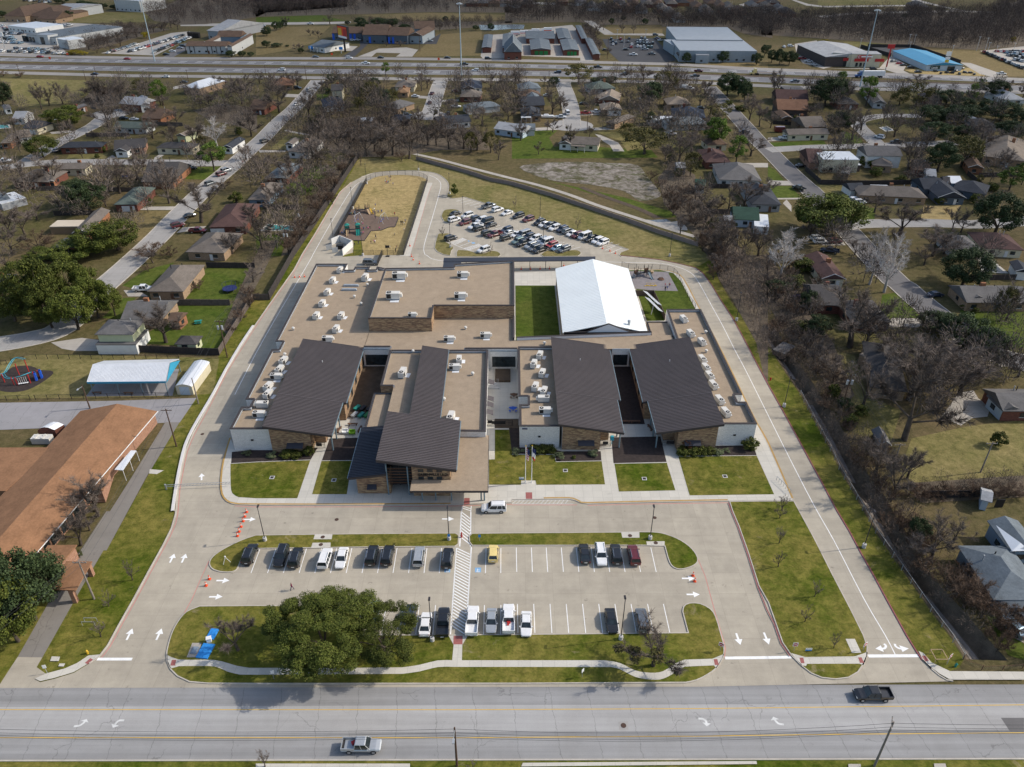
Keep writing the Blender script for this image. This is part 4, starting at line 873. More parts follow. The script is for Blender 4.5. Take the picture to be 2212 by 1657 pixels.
b.add([(18.5,169.5,5.8),(24,169.5,8.15),(29.5,169.5,5.9),(18.5,169.75,5.8),(24,169.75,8.15),(29.5,169.75,5.9)],[(0,2,1),(3,4,5),(0,1,4,3),(1,2,5,4),(0,3,5,2)]);b.build('gable_parapet',M['membrane'],gy)
for p,q in (((13,169.5,5.75),(18.5,169.5,5.9)),((18.5,169.5,5.9),(24,169.5,8.25)),((24,169.5,8.25),(29.5,169.5,6.0)),((29.5,169.5,6.0),(34.8,169.7,5.95))):
 b=MB();b.tube(p,q,.16,.16,6);b.build('coping',M['brown_trim'],gy)
for y in (200,183,172):
 b=MB();b.tube((29.5 if y==172 else 20.5,y,6.5),(29.5 if y==172 else 20.5,y,7.6),.35,.35,10);b.tube((29.5 if y==172 else 20.5,y,7.6),(29.5 if y==172 else 20.5,y,7.9),.5,.3,10)
 if y==172: b.build('roof_vent',M['galv'],gy)
# ---------------------------------------------------------------- rooftop air handlers: one built, the rest copied
def make_ac(name='air_conditioner'):
 t=thing(name,(0,0,0),'','air conditioner')
 b=MB();b.box((0,0,.25),(2.5,1.15,1.1));b.build('cabinet',M['cream'],t)
 b=MB();b.box((1.45,0,.55),(.4,.9,.6),0,0,.7);b.build('intake_hood',M['cream'],t)
 b=MB();b.box((-.75,-.585,.35),(.8,.03,.85));b.build('coil_grille',M['grille'],t)
 b=MB();b.tube((-.72,0,1.351),(-.72,0,1.40),.42,.42,14);f=b.build('fan',M['grille'],t)
 b=MB();b.tube((-.72,0,1.40),(-.72,0,1.43),.13,.13,8);b.build('fan_hub',M['cream'],f)
 b=MB();b.box((0,0,0),(2.3,1.0,.25));b.build('roof_curb',M['flash'],t)
 b=MB();b.box((.3,-1.0,.012),(1.6,.8,.02));b.build('flashing_sheet',M['membrane'],t)
 return t
ac0=make_ac();first=[True]
AC=[]
def ac(F,x,y,rz,lab,z=ZR,s=1.0):
 p=F(x,y,z)
 if first[0]: first[0]=False;o=ac0;o.location=p;o.rotation_euler=(0,0,R(rz));o['label']=lab;o.scale=(s,s,s)
 else: o=dup(ac0,p,R(rz),lab,None,None,s)
 o['group']='rooftop air conditioners on the school'
 return o
for i,(x,y,rz) in enumerate(((780,510,75),(735,615,75),(695,695,0),(600,815,75),(598,905,75),(535,1025,180),(495,1140,0))):
 ac(c1,x,y,rz,('back','second','third','middle','fifth','sixth','front')[i]+' air conditioner in the row left of the left sloped roof')
for i,(x,y,rz) in enumerate(((950,360,75),(865,485,75),(985,620,75),(885,815,75),(1010,880,75),(1005,985,180),(1025,1155,0))):
 ac(c5,x,y,rz,('back','second','third','middle','fifth','sixth','front')[i]+' air conditioner on the flat roof left of the middle sloped roof')
for i,(F,x,y,rz) in enumerate(((c6,990,940,105),(c6,1090,1150,105),(c6,1250,1270,105),(m3,1228,685,105),(m3,1252,740,105),(m3,1275,792,105),(m3,1300,852,105),(m3,1340,950,105),(m3,1380,1030,105))):
 ac(F,x,y,rz,('back corner','second','third','fourth','fifth','sixth','seventh','eighth','front')+() and ('back-corner','second','third','fourth','fifth','sixth','seventh','eighth','front-most')[i]+' air conditioner on the strip roof beside the east drive')
for i,(F,x,y,rz,z,s,l) in enumerate(((m2,545,105,80,ZR,1,'at the back parapet of the left roof'),(m2,497,172,80,ZR,1,'left-hand one behind the skylights'),(m2,463,248,80,ZR,1,'white, second in the long left column'),(m2,430,322,80,ZR,1,'white, third in the long left column'),(m2,392,402,80,ZR,1,'white, fourth in the long left column'),(m2,552,402,80,ZR,1,'nearest the left brick block wall, rear'),(m2,520,488,80,ZR,1,'below the brick block, near its front corner'),(m2,465,552,0,ZR,1,'just behind the left sloped roof'),(m2,708,155,80,ZR,1.15,'next to the high roof wall at the back left'),
                                             (m2,1250,552,0,ZR,1,'below the recessed brick wall, left'),(m2,1485,528,0,ZR,1,'below the recessed brick wall, right'),(m2,950,775,80,ZR,1.15,'alone on the left of the narrow sloped roof'),(m2,1315,688,90,ZR,1,'behind another, right of the narrow sloped roof'),(m2,1285,735,0,ZR,1,'beside the narrow sloped roof, upper right'),(m2,1262,1062,80,ZR,1.1,'half hidden behind the entrance roof'),
                                             (m2,928,148,0,8.1,1.45,'largest on the high roof, back left'),(m2,890,278,0,8.1,1.45,'large one in the middle left of the high roof'),(m2,1338,138,0,8.1,1.2,'at the back right of the high roof'),(m2,1322,275,0,8.1,1.2,'right of centre on the high roof'),(m2,1012,392,0,8.1,.8,'small, at the front edge of the high roof'))):
 ac(F,x,y,rz,'air conditioner '+l,z,s)
# small roof vents
v0=thing('roof_vent',(0,0,0),'','roof vent');b=MB();b.tube((0,0,0),(0,0,.6),.22,.22,10);b.build('stack',M['galv'],v0);b=MB();b.tube((0,0,.6),(0,0,.85),.42,.30,10);b.build('cap',M['cream'],v0)
for i,(F,x,y,z,l) in enumerate(((m2,243,480,ZR,'on the left roof near its outer parapet'),(m2,638,272,ZR,'tallest, between the skylights and the brick block'),(m2,1018,628,ZR,'in front of the small brick-walled recess roof'),(m2,1403,772,ZR,'on the flat roof right of the narrow sloped roof'),(m2,1357,475,ZR,'close below the recessed brick wall'),(m2,1217,937,ZR,'at the edge of the narrow sloped roof'),(m3,210,575,ZR,'behind the middle sloped roof, by the green court'),(c6,1310,1115,ZR,'mushroom-shaped, on the east strip roof'),(c6,1318,1390,ZR,'taller, beside the right sloped roof'),(c1,795,425,ZR,'beside the left row of air conditioners'),(m2,722,195,ZR,'round kitchen fan next to the high roof'),(m2,682,318,ZR,'small square-topped, in the shade of the brick block'))):
 o=v0 if i==0 else dup(v0,(0,0,0));o.location=F(x,y,z);o['label']='pale roof vent '+l;o['group']='roof vents on the school'
for i,(x,y) in enumerate(((615,195),(603,222))):
 p=m2(x,y,ZR);b=MB();b.box((p.x,p.y,ZR),(4.4,.9,.35),0,0,.95);b.box((p.x,p.y,ZR+.35),(4.2,.75,.16),0,1,.9);tag(b.build('skylight',[M['flash'],M['galv']]),('rear' if i==0 else 'front')+' of the two long grey skylights on the left roof','skylight','pair of skylights')
# ---------------------------------------------------------------- houses of the neighbourhood
FRONTS={}
LM=[]            # landmarks: what other things are described by
RC={'slate': (.040,.044,.052),'dkgrey': (.060,.056,.055),'grey': (.115,.110,.107),'taupe': (.130,.112,.096),'tan': (.20,.165,.13),'bluegrey': (.115,.135,.15),'greygreen': (.085,.105,.092),'navy': (.030,.038,.055),'rust': (.15,.082,.052),'maroon': (.080,.048,.043),'brown': (.105,.070,.050),'green': (.030,.060,.045),'terra': (.215,.115,.062),'orangebrown': (.20,.122,.07),'palegrey': (.28,.285,.29)}
for k,v in RC.items(): M['r_'+k]=shingle(k+'_shingles',tuple(x*1.15 for x in v))
M['r_white']=plain('white_metal_sheet',(.70,.72,.73),.4,.12,.4,False,.2);M['r_steel']=plain('grey_metal_sheet',(.30,.32,.34),.45,.15,.3,False,.3);M['r_blue']=plain('bright_blue_metal_sheet',(.045,.25,.42),.45,.1,.3,False,.2);M['r_cream']=plain('cream_metal_sheet',(.55,.47,.36),.5,.1,.3,False)
for k,a,c in (('red',(.19,.080,.056),(.12,.050,.038)),('orange',(.33,.16,.085),(.22,.10,.055)),('tanb',(.36,.26,.17),(.25,.17,.11)),('pinkb',(.38,.22,.15),(.27,.15,.10))): M['w_'+k]=brick(k+'_brick',a,c,None,2)
for k,c in (('white',(.66,.66,.63)),('cream',(.55,.50,.36)),('grey',(.30,.31,.32)),('blue',(.16,.22,.28)),('brown',(.20,.14,.085)),('dark',(.07,.055,.05)),('pale',(.45,.46,.45)),('lime',(.50,.52,.33)),('bluew',(.42,.50,.56)),('dkblue',(.085,.11,.14)),('steel',(.27,.31,.335)),('teal',(.15,.20,.22))): M['w_'+k]=plain(k+'_siding',c,.8,.12,.6,False)
M['trim_white']=plain('white_trim',(.62,.62,.60),.6,.1,1,False)
rh=random.Random(5)
def roof_mesh(A,t,n,L,D,h,typ,pitch,th=.16,over=.5):
 """closed roof over the rectangle whose near-left eave corner is A"""
 a=A-t*0;P=[a,a+t*L,a+t*L+n*D,a+n*D];up=V(0,0,1)
 b=MB();lo=[p+up*(h-p.z) for p in P];hi=[p+up*th for p in lo]
 if typ=='flat':
  b.hexa(lo,[p+up*.25 for p in lo]);return b,.25
 if typ in ('gable','gableD'):
  if typ=='gable': rr=D/2*pitch;r0,r1=(hi[0]+hi[3])/2+up*rr,(hi[1]+hi[2])/2+up*rr;fs=[(4,5,9,8),(6,7,8,9)];ends=[(4,8,7,3,0),(5,1,2,6,9)]
  else: rr=L/2*pitch;r0,r1=(hi[0]+hi[1])/2+up*rr,(hi[3]+hi[2])/2+up*rr;fs=[(4,8,9,7),(5,6,9,8)];ends=[(4,0,1,5,8),(7,9,6,2,3)]
 else:
  if L>=D: k=D/2;rr=k*pitch;m=(hi[0]+hi[3])/2;r0,r1=m+t*k+up*rr,m+t*(L-k+.01)+up*rr;fs=[(4,5,9,8),(6,7,8,9),(7,4,8),(5,6,9)]
  else: k=L/2;rr=k*pitch;m=(hi[0]+hi[1])/2;r0,r1=m+n*k+up*rr,m+n*(D-k+.01)+up*rr;fs=[(4,8,9,7),(5,6,9,8),(4,5,8),(6,7,9)]
  ends=[]
 vs=lo+hi+[r0,r1]
 b.add(vs,[(3,2,1,0),(0,1,5,4),(1,2,6,5),(2,3,7,6),(3,0,4,7)]+fs+ends)
 return b,rr
def house(F,a,c,e,roof,wall,typ,label,h=2.7,pitch=.42,parent=None,cat='house',win=True,name='house',lm=None,chim=None,garage=False,porch=None):
 A,B,E_=F(*a,h),F(*c,h),F(*e,h)
 t=B-A;t.z=0;L=t.length;t.normalize();n=V(-t.y,t.x,0)
 if n.y<0: n=-n
 D=max(3.0,(E_-B).dot(n))
 base=A+t*L/2+n*D/2;base.z=0;A0=V(A.x,A.y,0)
 wing=parent is not None
 T=parent if wing else thing(name,base,label,cat,'houses of the neighbourhood' if cat=='house' else None)
 o=.45 if typ != 'flat' else .06;FRONTS.setdefault(T.name,[]).append((A0,t,n,L,o))
 P=[A+t*o+n*o,A+t*(L-o)+n*o,A+t*(L-o)+n*(D-o),A+t*o+n*(D-o)]
 b=MB();b.hexa([(p.x,p.y,-.05) for p in P],[(p.x,p.y,h+.02) for p in P])
 pre='wing_' if wing else ''
 b.build(pre+'wall',M['w_'+wall],T)
 rb,rr=roof_mesh(A,t,n,L,D,h,typ,pitch);ro=rb.build(pre+'roof',M['r_'+roof],T)
 if typ in ('gable','gableD'):
  # pale fascia boards at the gable that faces the viewer
  if typ=='gableD':
   b=MB();q0,q1=A-n*.06,A+t*L-n*.06;m=(q0+q1)/2;m.z=h+.16+rr
   for p in (q0,q1): p.z=h+.1;b.tube(p,m,.09,.09,4)
   b.build('fascia',M['trim_white'],ro)
 if win:
  k=max(1,int(L/5));rot=math.atan2(t.y,t.x)
  for i in range(k):
   q=A+t*(L*(i+.5)/k+rh.uniform(-.6,.6))+n*(o-.03)
   if garage and i==0:
    b=MB();b.box((q.x,q.y,.05),(min(4.6,L/k),.1,2.1),rot);b.build('garage_door',M['trim_white'],T);continue
   b=MB();b.box((q.x,q.y,.95),(1.5,.1,1.15),rot);w=b.build('window',M['glass'],T)
   if not wing:
    b=MB();b.box((q.x,q.y,.86),(1.7,.2,.09),rot);b.build('sill',M['trim_white'],w)
  q=A+t*(L*.5+1.6)+n*(o-.035)
  if not wing and L>7: b=MB();b.box((q.x,q.y,.02),(.95,.1,2.05),rot);b.build('door',M['wood'] if rh.random()<.5 else M['trim_white'],T)
  for s,q in ((0,A+t*(o-.03)+n*D*.5),(1,A+t*(L-o+.03)+n*D*.45)):
   b=MB();b.box((q.x,q.y,.95),(.1,1.3,1.1),rot);b.build('window',M['glass'],T)
 if chim is None: chim=(not wing and cat=='house' and rh.random()<.3)
 if chim:
  q=A+t*L*rh.uniform(.3,.7)+n*D*.55;b=MB();b.box((q.x,q.y,h),(1.3,.8,rr+1.0),math.atan2(t.y,t.x));b.build('chimney',M['w_orange' if wall not in ('red','pinkb') else 'w_red'],ro)
 if not wing and cat=='house':
  for _ in range(2):
   q=A+t*L*rh.uniform(.15,.85)+n*D*rh.uniform(.55,.8);b=MB();b.tube((q.x,q.y,h+.3),(q.x,q.y,h+rr+.25),.12,.12,6);b.build('vent_pipe',M['galv' if rh.random()<.6 else 'black'],ro)
 if porch:
  q=A-n*1.8+t*L*.3;b=MB();rb,_=roof_mesh(A+t*L*porch[0]-n*2.2,t,n,L*porch[1],2.2,h-.25,'flat',0);pr=rb.build('porch_roof',M['r_'+porch[2]],T)
  for u in (0.02,.5,.98):
   b=MB();q=A+t*L*(porch[0]+porch[1]*u)-n*2.0;b.tube((q.x,q.y,0),(q.x,q.y,h-.2),.08,.08,6);b.build('post',M['trim_white'],pr)
 if not wing: LM.append((lm or ('the '+label),base))
 return T
def H(F,a,c,e,roof,wall,typ,label,**k): return house(F,a,c,e,roof,wall,typ,label,**k)
def G(T,F,a,c,e,roof,wall,typ,**k): return house(F,a,c,e,roof,wall,typ,None,parent=T,**k)
H(n1,(478,785),(820,778),(862,740),'slate','red','hip','long red brick house with slate hip roof',garage=False)
T=H(n1,(920,800),(1172,782),(1265,718),'dkgrey','pinkb','gable','pink brick house with dark grey gable roof');G(T,n1,(920,812),(1030,812),(1060,770),'dkgrey','white','gableD')
H(n1,(1258,785),(1560,790),(1592,750),'dkgrey','cream','hip','cream house with wide dark hip roof')
H(n1,(1790,782),(1880,785),(1957,712),'slate','white','gableD','narrow white house with slate roof on the street corner')
H(n1,(915,620),(1180,628),(1238,588),'greygreen','pale','gable','pale house with grey-green gable roof')
H(n1,(1140,545),(1300,550),(1412,490),'brown','orange','gable','brown-roofed house behind the pale house')
T=H(n1,(960,425),(1140,440),(1215,395),'palegrey','red','gable','tall red house with shiny pale roof and white gable',h=3.6);G(T,n1,(1130,440),(1215,432),(1190,370),'palegrey','white','gableD',h=3.7)
H(n1,(180,625),(300,632),(412,582),'slate','cream','gable','cream house with black roof beside the big live oak',garage=True)
T=H(n1,(0,748),(90,742),(190,668),'tan','orange','hip','orange brick house with tan roof at the left edge');G(T,n1,(150,705),(260,690),(240,650),'tan','white','gable')
T=H(n1,(95,1058),(400,1062),(530,972),'taupe','red','hip','large taupe-roofed house with two skylights',chim=True);G(T,n1,(380,1060),(440,1055),(430,1010),'taupe','orange','gableD')
H(n1,(480,958),(690,955),(748,912),'taupe','cream','gable','taupe-roofed house with cream gable end')
T=H(n1,(1140,1062),(1400,1060),(1545,922),'dkgrey','orange','gable','dark-roofed ranch house with pale gable end');
H(n1,(918,1245),(1110,1243),(1292,1105),'greygreen','red','hip','red brick house under a long grey-green hip roof',garage=True)
H(n1,(580,1475),(720,1470),(1045,1285),'taupe','orange','gableD','long taupe-roofed house running away from the viewer')
H(n1,(400,1425),(640,1422),(698,1370),'cream','brown','flat','cream flat-roofed carport beside the oaks',cat='carport',win=False,h=2.5,name='carport')
H(n1,(425,1592),(640,1592),(650,1515),'grey','orange','hip','grey-roofed house half hidden by the oaks')
T=H(n1,(-80,1232),(85,1195),(165,1125),'bluegrey','teal','gable','blue-grey roofed house with a metal porch');G(T,n1,(10,1240),(212,1190),(165,1128),'white','grey','flat',win=False,h=2.4)
T=H(n1,(1690,1428),(1990,1422),(2082,1238),'maroon','red','hip','wide maroon-roofed house left of the fence',garage=True);G(T,n1,(1780,1330),(2000,1330),(2071,1250),'maroon','red','hip')
T=H(n1,(1500,1628),(1815,1637),(1935,1475),'taupe','tanb','hip','taupe hip-roofed house with pale ridge tiles');G(T,n1,(1620,1540),(1830,1540),(1930,1472),'taupe','tanb','hip')
H(n1,(1475,292),(1612,305),(1757,235),'white','tanb','hip','white-roofed tan brick office by the highway',cat='office building',name='office_building',h=3.6)
H(n1,(30,470),(95,462),(108,430),'grey','white','hip','small white house beside the field at the left edge');H(n1,(95,550),(195,548),(190,505),'palegrey','pale','gable','pale shed-like cabin left of the black roof',cat='cabin',name='cabin')
H(n1,(620,470),(708,440),(690,425),'grey','pinkb','gable','small pink brick house at the end of the cul-de-sac')
H(n1,(1420,685),(1500,690),(1535,640),'tan','lime','gableD','cream playhouse-like shed with tan gable roof',cat='shed',name='garden_shed',win=False,h=3)
H(n2,(-70,1205),(105,1207),(205,1070),'taupe','blue','hip','taupe-roofed blue house beside the west fence')
H(n2,(72,1025),(252,1032),(335,915),'bluegrey','red','hip','red brick house with shiny blue-grey hip roof')
T=H(n2,(252,815),(432,822),(502,722),'taupe','white','hip','white house with a wide taupe hip roof');G(T,n2,(230,755),(300,757),(330,712),'taupe','white','gableD')
H(n2,(605,322),(700,320),(737,285),'dkgrey','cream','gable','two-storey cream house with dark roof',h=5.0)
T=H(n2,(548,452),(722,440),(737,378),'navy','white','hip','navy-roofed house in front of the two-storey house',garage=True)
H(n2,(110,282),(300,277),(322,232),'rust','brown','hip','rust-roofed house near the highway')
H(n2,(-60,470),(70,475),(102,415),'brown','red','gable','brown-roofed brick house beside the west street')
H(n2,(1005,452),(1150,472),(1217,412),'grey','tanb','hip','grey hip-roofed house deep among the bare trees')
H(n2,(1135,337),(1232,337),(1242,298),'orangebrown','tanb','hip','small orange-brown roofed house')
H(n2,(1120,292),(1282,292),(1292,248),'taupe','cream','hip','taupe-roofed house with pale patches by the frontage road')
T=H(n2,(1655,302),(1832,300),(1842,248),'navy','white','hip','navy hip-roofed house with white gable front');G(T,n2,(1660,308),(1780,308),(1770,285),'navy','white','gableD')
H(n2,(1645,372),(1818,374),(1862,330),'taupe','red','hip','taupe-roofed house between the two blue roofs');T=H(n2,(1665,440),(1712,472),(1905,400),'bluegrey','pale','hip','blue-grey roofed house at the cul-de-sac')
T=H(n2,(1468,592),(1742,572),(1755,525),'slate','white','gable','long white house with slate roof behind the creek trees')
H(n2,(1080,562),(1240,562),(1250,524),'navy','dark','hip','dark navy-roofed house hidden by bare trees')
H(n2,(845,572),(960,568),(960,545),'white','pale','gable','white metal-roofed building among the bare trees',cat='shed',name='garden_shed')
T=H(n3,(-150,628),(90,662),(185,622),'palegrey','bluew','gable','pale blue house with shiny grey roof');G(T,n3,(30,640),(190,640),(150,600),'bluegrey','pale','gable')
H(n3,(62,308),(237,303),(237,262),'bluegrey','white','hip','blue-grey hip-roofed house nearest the highway');H(n3,(62,368),(242,362),(237,325),'brown','tanb','hip','brown-roofed house between blue-grey and dark roofs')
T=H(n3,(80,445),(268,440),(272,388),'slate','brown','gable','mustard brick house with stepped dark roof');G(T,n3,(135,388),(235,385),(232,350),'bluegrey','brown','gableD',h=3.8)
H(n3,(72,528),(238,527),(242,460),'slate','tanb','hip','tan brick house with dark hip roof beside the white boat',porch=(.0,.5,'white'))
H(n3,(635,312),(842,302),(832,258),'greygreen','grey','hip','grey-green hip-roofed house by the frontage road');T=H(n3,(660,377),(792,390),(912,356),'tan','red','hip','red brick house with tan hip roof');G(T,n3,(700,395),(870,402),(862,345),'tan','red','gableD')
T=H(n3,(720,477),(892,477),(952,430),'tan','tanb','hip','tan-roofed house with white front gable');G(T,n3,(770,482),(890,480),(870,440),'tan','white','gableD')
H(n3,(755,575),(835,590),(925,515),'taupe','tanb','hip','taupe hip-roofed house beside the turning circle')
T=H(n3,(376,748),(480,755),(495,690),'taupe','white','gableD','long white house facing the cleared mud field',porch=(1.0,1.1,'taupe'));G(T,n3,(470,752),(702,765),(712,715),'taupe','cream','gable')
T=H(n3,(1255,433),(1450,433),(1482,385),'tan','tanb','hip','tan-roofed house below the big green tree');H(n3,(1290,532),(1567,542),(1522,475),'navy','red','hip','red brick house with broad navy hip roof',chim=True)
H(n3,(1120,560),(1350,555),(1355,525),'white','white','flat','white flat-roofed outbuilding left of the navy roof',cat='shed',name='garden_shed',h=2.6);H(n3,(1250,602),(1592,592),(1562,542),'bluegrey','pale','hip','long blue-grey hip-roofed house')
H(n3,(1580,762),(1747,757),(1792,705),'brown','cream','hip','brown-roofed cream house under the pines');H(n3,(1565,902),(1772,902),(1802,800),'maroon','red','hip','red brick house with maroon hip roof below the pines')
T=H(n3,(1672,1042),(2022,1052),(1922,922),'grey','pale','hip','big grey hip-roofed house with a pale porch');H(n3,(1935,1242),(2182,1247),(2062,1080),'slate','grey','hip','slate-roofed grey house by the east street')
T=H(n3,(1790,1363),(2005,1373),(2182,1285),'green','bluew','gable','green-roofed house with a white side porch');G(T,n3,(1960,1420),(2080,1430),(2100,1330),'white','white','flat',win=False,h=2.4)
H(n3,(1335,950),(1412,950),(1415,908),'palegrey','grey','gable','pale grey shed by the mud field',cat='shed',name='garden_shed',win=False);H(n3,(1480,1085),(1570,1090),(1580,1048),'green','white','gable','green-roofed shed on tall posts',cat='shed',name='garden_shed',win=False,h=3.2);H(n3,(1715,1372),(1785,1375),(1790,1335),'palegrey','bluew','gable','small blue-grey shed in front of the green roof',cat='shed',name='garden_shed',win=False);H(n3,(1660,1385),(1720,1390),(1705,1350),'greygreen','pale','gableD','tiny pale green shed in the garden',cat='shed',name='garden_shed',win=False,h=2)
T=H(n4,(78,475),(332,482),(332,422),'rust','dark','gable','dark house with rust-coloured gable roof',h=3.8);G(T,n4,(110,545),(205,545),(200,490),'brown','brown','gableD')
H(n4,(70,395),(332,402),(342,345),'maroon','brown','gable','maroon-roofed house behind the rust roof');T=H(n4,(225,605),(300,610),(330,555),'brown','brown','gable','tan house with paired brown gables and chimney',chim=True);G(T,n4,(300,620),(482,612),(440,545),'taupe','brown','gable',h=3.4)
H(n4,(165,680),(500,672),(582,632),'taupe','cream','gable','long cream house with low brown gable roof')
T=H(n4,(330,905),(462,908),(455,815),'maroon','pinkb','gable','pink brick house with white flat upper storey',chim=False);G(T,n4,(450,880),(740,882),(720,815),'white','cream','flat',h=5.2);G(T,n4,(560,925),(752,925),(740,882),'white','dark','flat',h=2.6,win=False)
T=H(n4,(800,850),(1092,852),(1092,785),'grey','white','gable','white two-storey house with brown front wing',h=5.0,chim=True);G(T,n4,(845,925),(1012,938),(962,850),'taupe','tanb','hip')
H(n4,(735,1168),(1292,1192),(1182,1112),'taupe','tanb','hip','very long taupe hip-roofed ranch house',chim=True)
T=H(n4,(1375,1185),(1605,1190),(1565,1060),'slate','dkblue','gableD','slate-roofed blue house with white shuttered window');G(T,n4,(1262,1120),(1440,1120),(1400,1040),'slate','dkblue','gable');G(T,n4,(1490,1120),(1765,1165),(1650,1065),'slate','dkblue','hip')
T=H(n4,(1735,850),(2085,895),(2015,720),'tan','tanb','hip','big tan hip-roofed house with a chimney',chim=True,h=3.4);H(n4,(1618,942),(1752,952),(1702,868),'brown','orange','gableD','brick gabled cottage with one pink window',chim=False)
H(n4,(1170,960),(1325,975),(1300,890),'brown','red','hip','dark brown-roofed garage house under the big dark oak');H(n4,(1680,610),(1860,615),(1840,560),'dkgrey','grey','hip','dark grey roof among the evergreen oaks');H(n4,(1670,560),(1720,560),(1715,520),'white','white','gableD','little white gabled shed among the oaks',cat='shed',name='garden_shed',win=False)
H(n4,(1725,1595),(2075,1615),(2060,1490),'maroon','cream','hip','brown hip-roofed cream house at the right edge');H(n4,(1480,1602),(1727,1607),(1692,1498),'grey','pale','hip','plain grey hip roof beside the brown-roofed cream house')
H(n4,(668,1130),(792,1125),(792,1070),'slate','white','gable','white garden shed with slate roof',cat='shed',name='garden_shed',win=False,h=2.4);H(n4,(1280,1012),(1366,1018),(1350,968),'palegrey','pale','gable','barrel-roofed pale shed in a back yard',cat='shed',name='garden_shed',win=False,h=2.2);H(n4,(1482,1072),(1582,1072),(1580,1020),'white','bluew','gable','pale blue shed with white roof and door',cat='shed',name='garden_shed',h=2.6,win=False);H(n4,(1415,1070),(1475,1075),(1470,1030),'dkgrey','grey','gable','dark grey shed behind the slate-roofed blue house',cat='shed',name='garden_shed',win=False);H(n4,(582,990),(660,1000),(635,945),'grey','brown','gableD','grey-roofed open garden hut',cat='shed',name='garden_shed',win=False,h=2.2);H(n4,(845,1105),(985,1108),(985,1090),'white','dark','flat','white patio canopy behind the ranch house',cat='patio canopy',name='patio_canopy',win=False,h=2.4)
H(n4,(560,430),(740,432),(720,385),'dkgrey','red','hip','dark-roofed house behind the leaning oaks');H(n4,(850,420),(960,425),(970,300),'grey','pale','gableD','grey roof poking up beside the bright pine');H(n4,(140,315),(300,315),(300,285),'grey','dark','flat','low grey flat building beside the highway',cat='office building',name='office_building',h=3.2)
H(n4,(1280,395),(1420,398),(1400,350),'dkgrey','red','hip','dark roof below the bare tree near the highway');H(n4,(1900,395),(2090,395),(2060,330),'palegrey','pale','hip','pale roof behind the far right oaks')
T=H(m4,(345,150),(505,152),(392,0),'maroon','cream','gableD','maroon metal-roofed house with deep porch and chimney',chim=True)
T=H(m4,(545,432),(802,432),(692,288),'dkgrey','red','hip','dark grey hip-roofed red brick house',garage=False);G(T,m4,(300,320),(500,325),(480,190),'dkgrey','red','gable',chim=True);G(T,m4,(280,245),(380,245),(360,190),'white','white','flat',win=False)
T=H(m4,(660,850),(905,885),(970,600),'dkgrey','tanb','hip','dark-roofed house buried in bare trees');G(T,m4,(590,640),(700,695),(740,640),'tan','tanb','flat',win=False,h=2.5)
T=H(m4,(1285,305),(1700,308),(1660,195),'grey','tanb','gable','grey-roofed ranch house with blue gable and white porch posts');G(T,m4,(1200,215),(1290,290),(1310,195),'grey','teal','gable',win=False)
for i in range(6):
 p=m4(1320+i*38,340);b=MB();b.tube((p.x,p.y,0),(p.x,p.y,2.6),.09,.09,6);b.build('porch_post',M['trim_white'],T)
T=H(m4,(1520,1008),(1810,1010),(1790,865),'grey','red','gable','red brick house with pale blue gable and grey roof',garage=False);G(T,m4,(1410,905),(1515,1005),(1500,868),'grey','bluew','gable')
T=H(r4,(1462,575),(1830,578),(1225,222),'bluegrey','blue','hip','big blue-grey roofed house beside the ditch',garage=True);G(T,r4,(1570,258),(1780,258),(1420,60),'bluegrey','blue','gableD',h=3.2);
b=MB();b.poly([r4(1480,85,4.9),r4(1585,255,3.7),r4(1700,252,3.9),r4(1640,200,4.6)]);b.build('snowy_roof_sheet',M['r_white'],T)
T=H(m1,(950,233),(1187,233),(1342,60),'taupe','tanb','hip','tan brick house with long taupe hip roof');T=H(m1,(780,412),(1050,415),(1112,290),'grey','tanb','gable','grey-roofed house with small orange garden wing',chim=True);G(T,m1,(1082,420),(1160,425),(1195,368),'brown','orange','gable')
T=H(m1,(612,512),(860,512),(930,415),'grey','lime','hip','two-storey cream house with white garage',h=5.0);G(T,m1,(618,578),(880,578),(945,480),'grey','white','flat',h=2.6,win=False)
H(m1,(1128,575),(1272,577),(1308,520),'dkgrey','lime','hip','little cream garden cottage with dark hip roof',h=2.3,pitch=.55,cat='shed',name='garden_shed')
H(m1,(-80,190),(60,180),(120,120),'slate','dark','hip','slate roof at the left edge behind the oak clump');H(m4,(1600,100),(1700,110),(1680,50),'slate','white','gableD','white shed with black roof at the right edge',cat='shed',name='garden_shed',win=False)
T=H(m4,(1375,1580),(1450,1600),(1480,1528),'palegrey','bluew','gable','weathered white shed with rusty roof',cat='shed',name='garden_shed',win=False,h=2.4)
b=MB();p=m4(1490,1625);b.box((p.x,p.y,0),(1.6,.1,1.9));b.build('door',M['black'],T)
H(m4,(715,1225),(800,1230),(800,1135),'grey','grey','gableD','small grey-roofed barn in the back yard',cat='shed',name='garden_shed',win=False,h=2.0,pitch=.8)
H(m4,(30,610),(110,640),(100,560),'grey','dark','flat','low concrete hut in the ditch scrub',cat='shed',name='garden_shed',win=False,h=1.2)
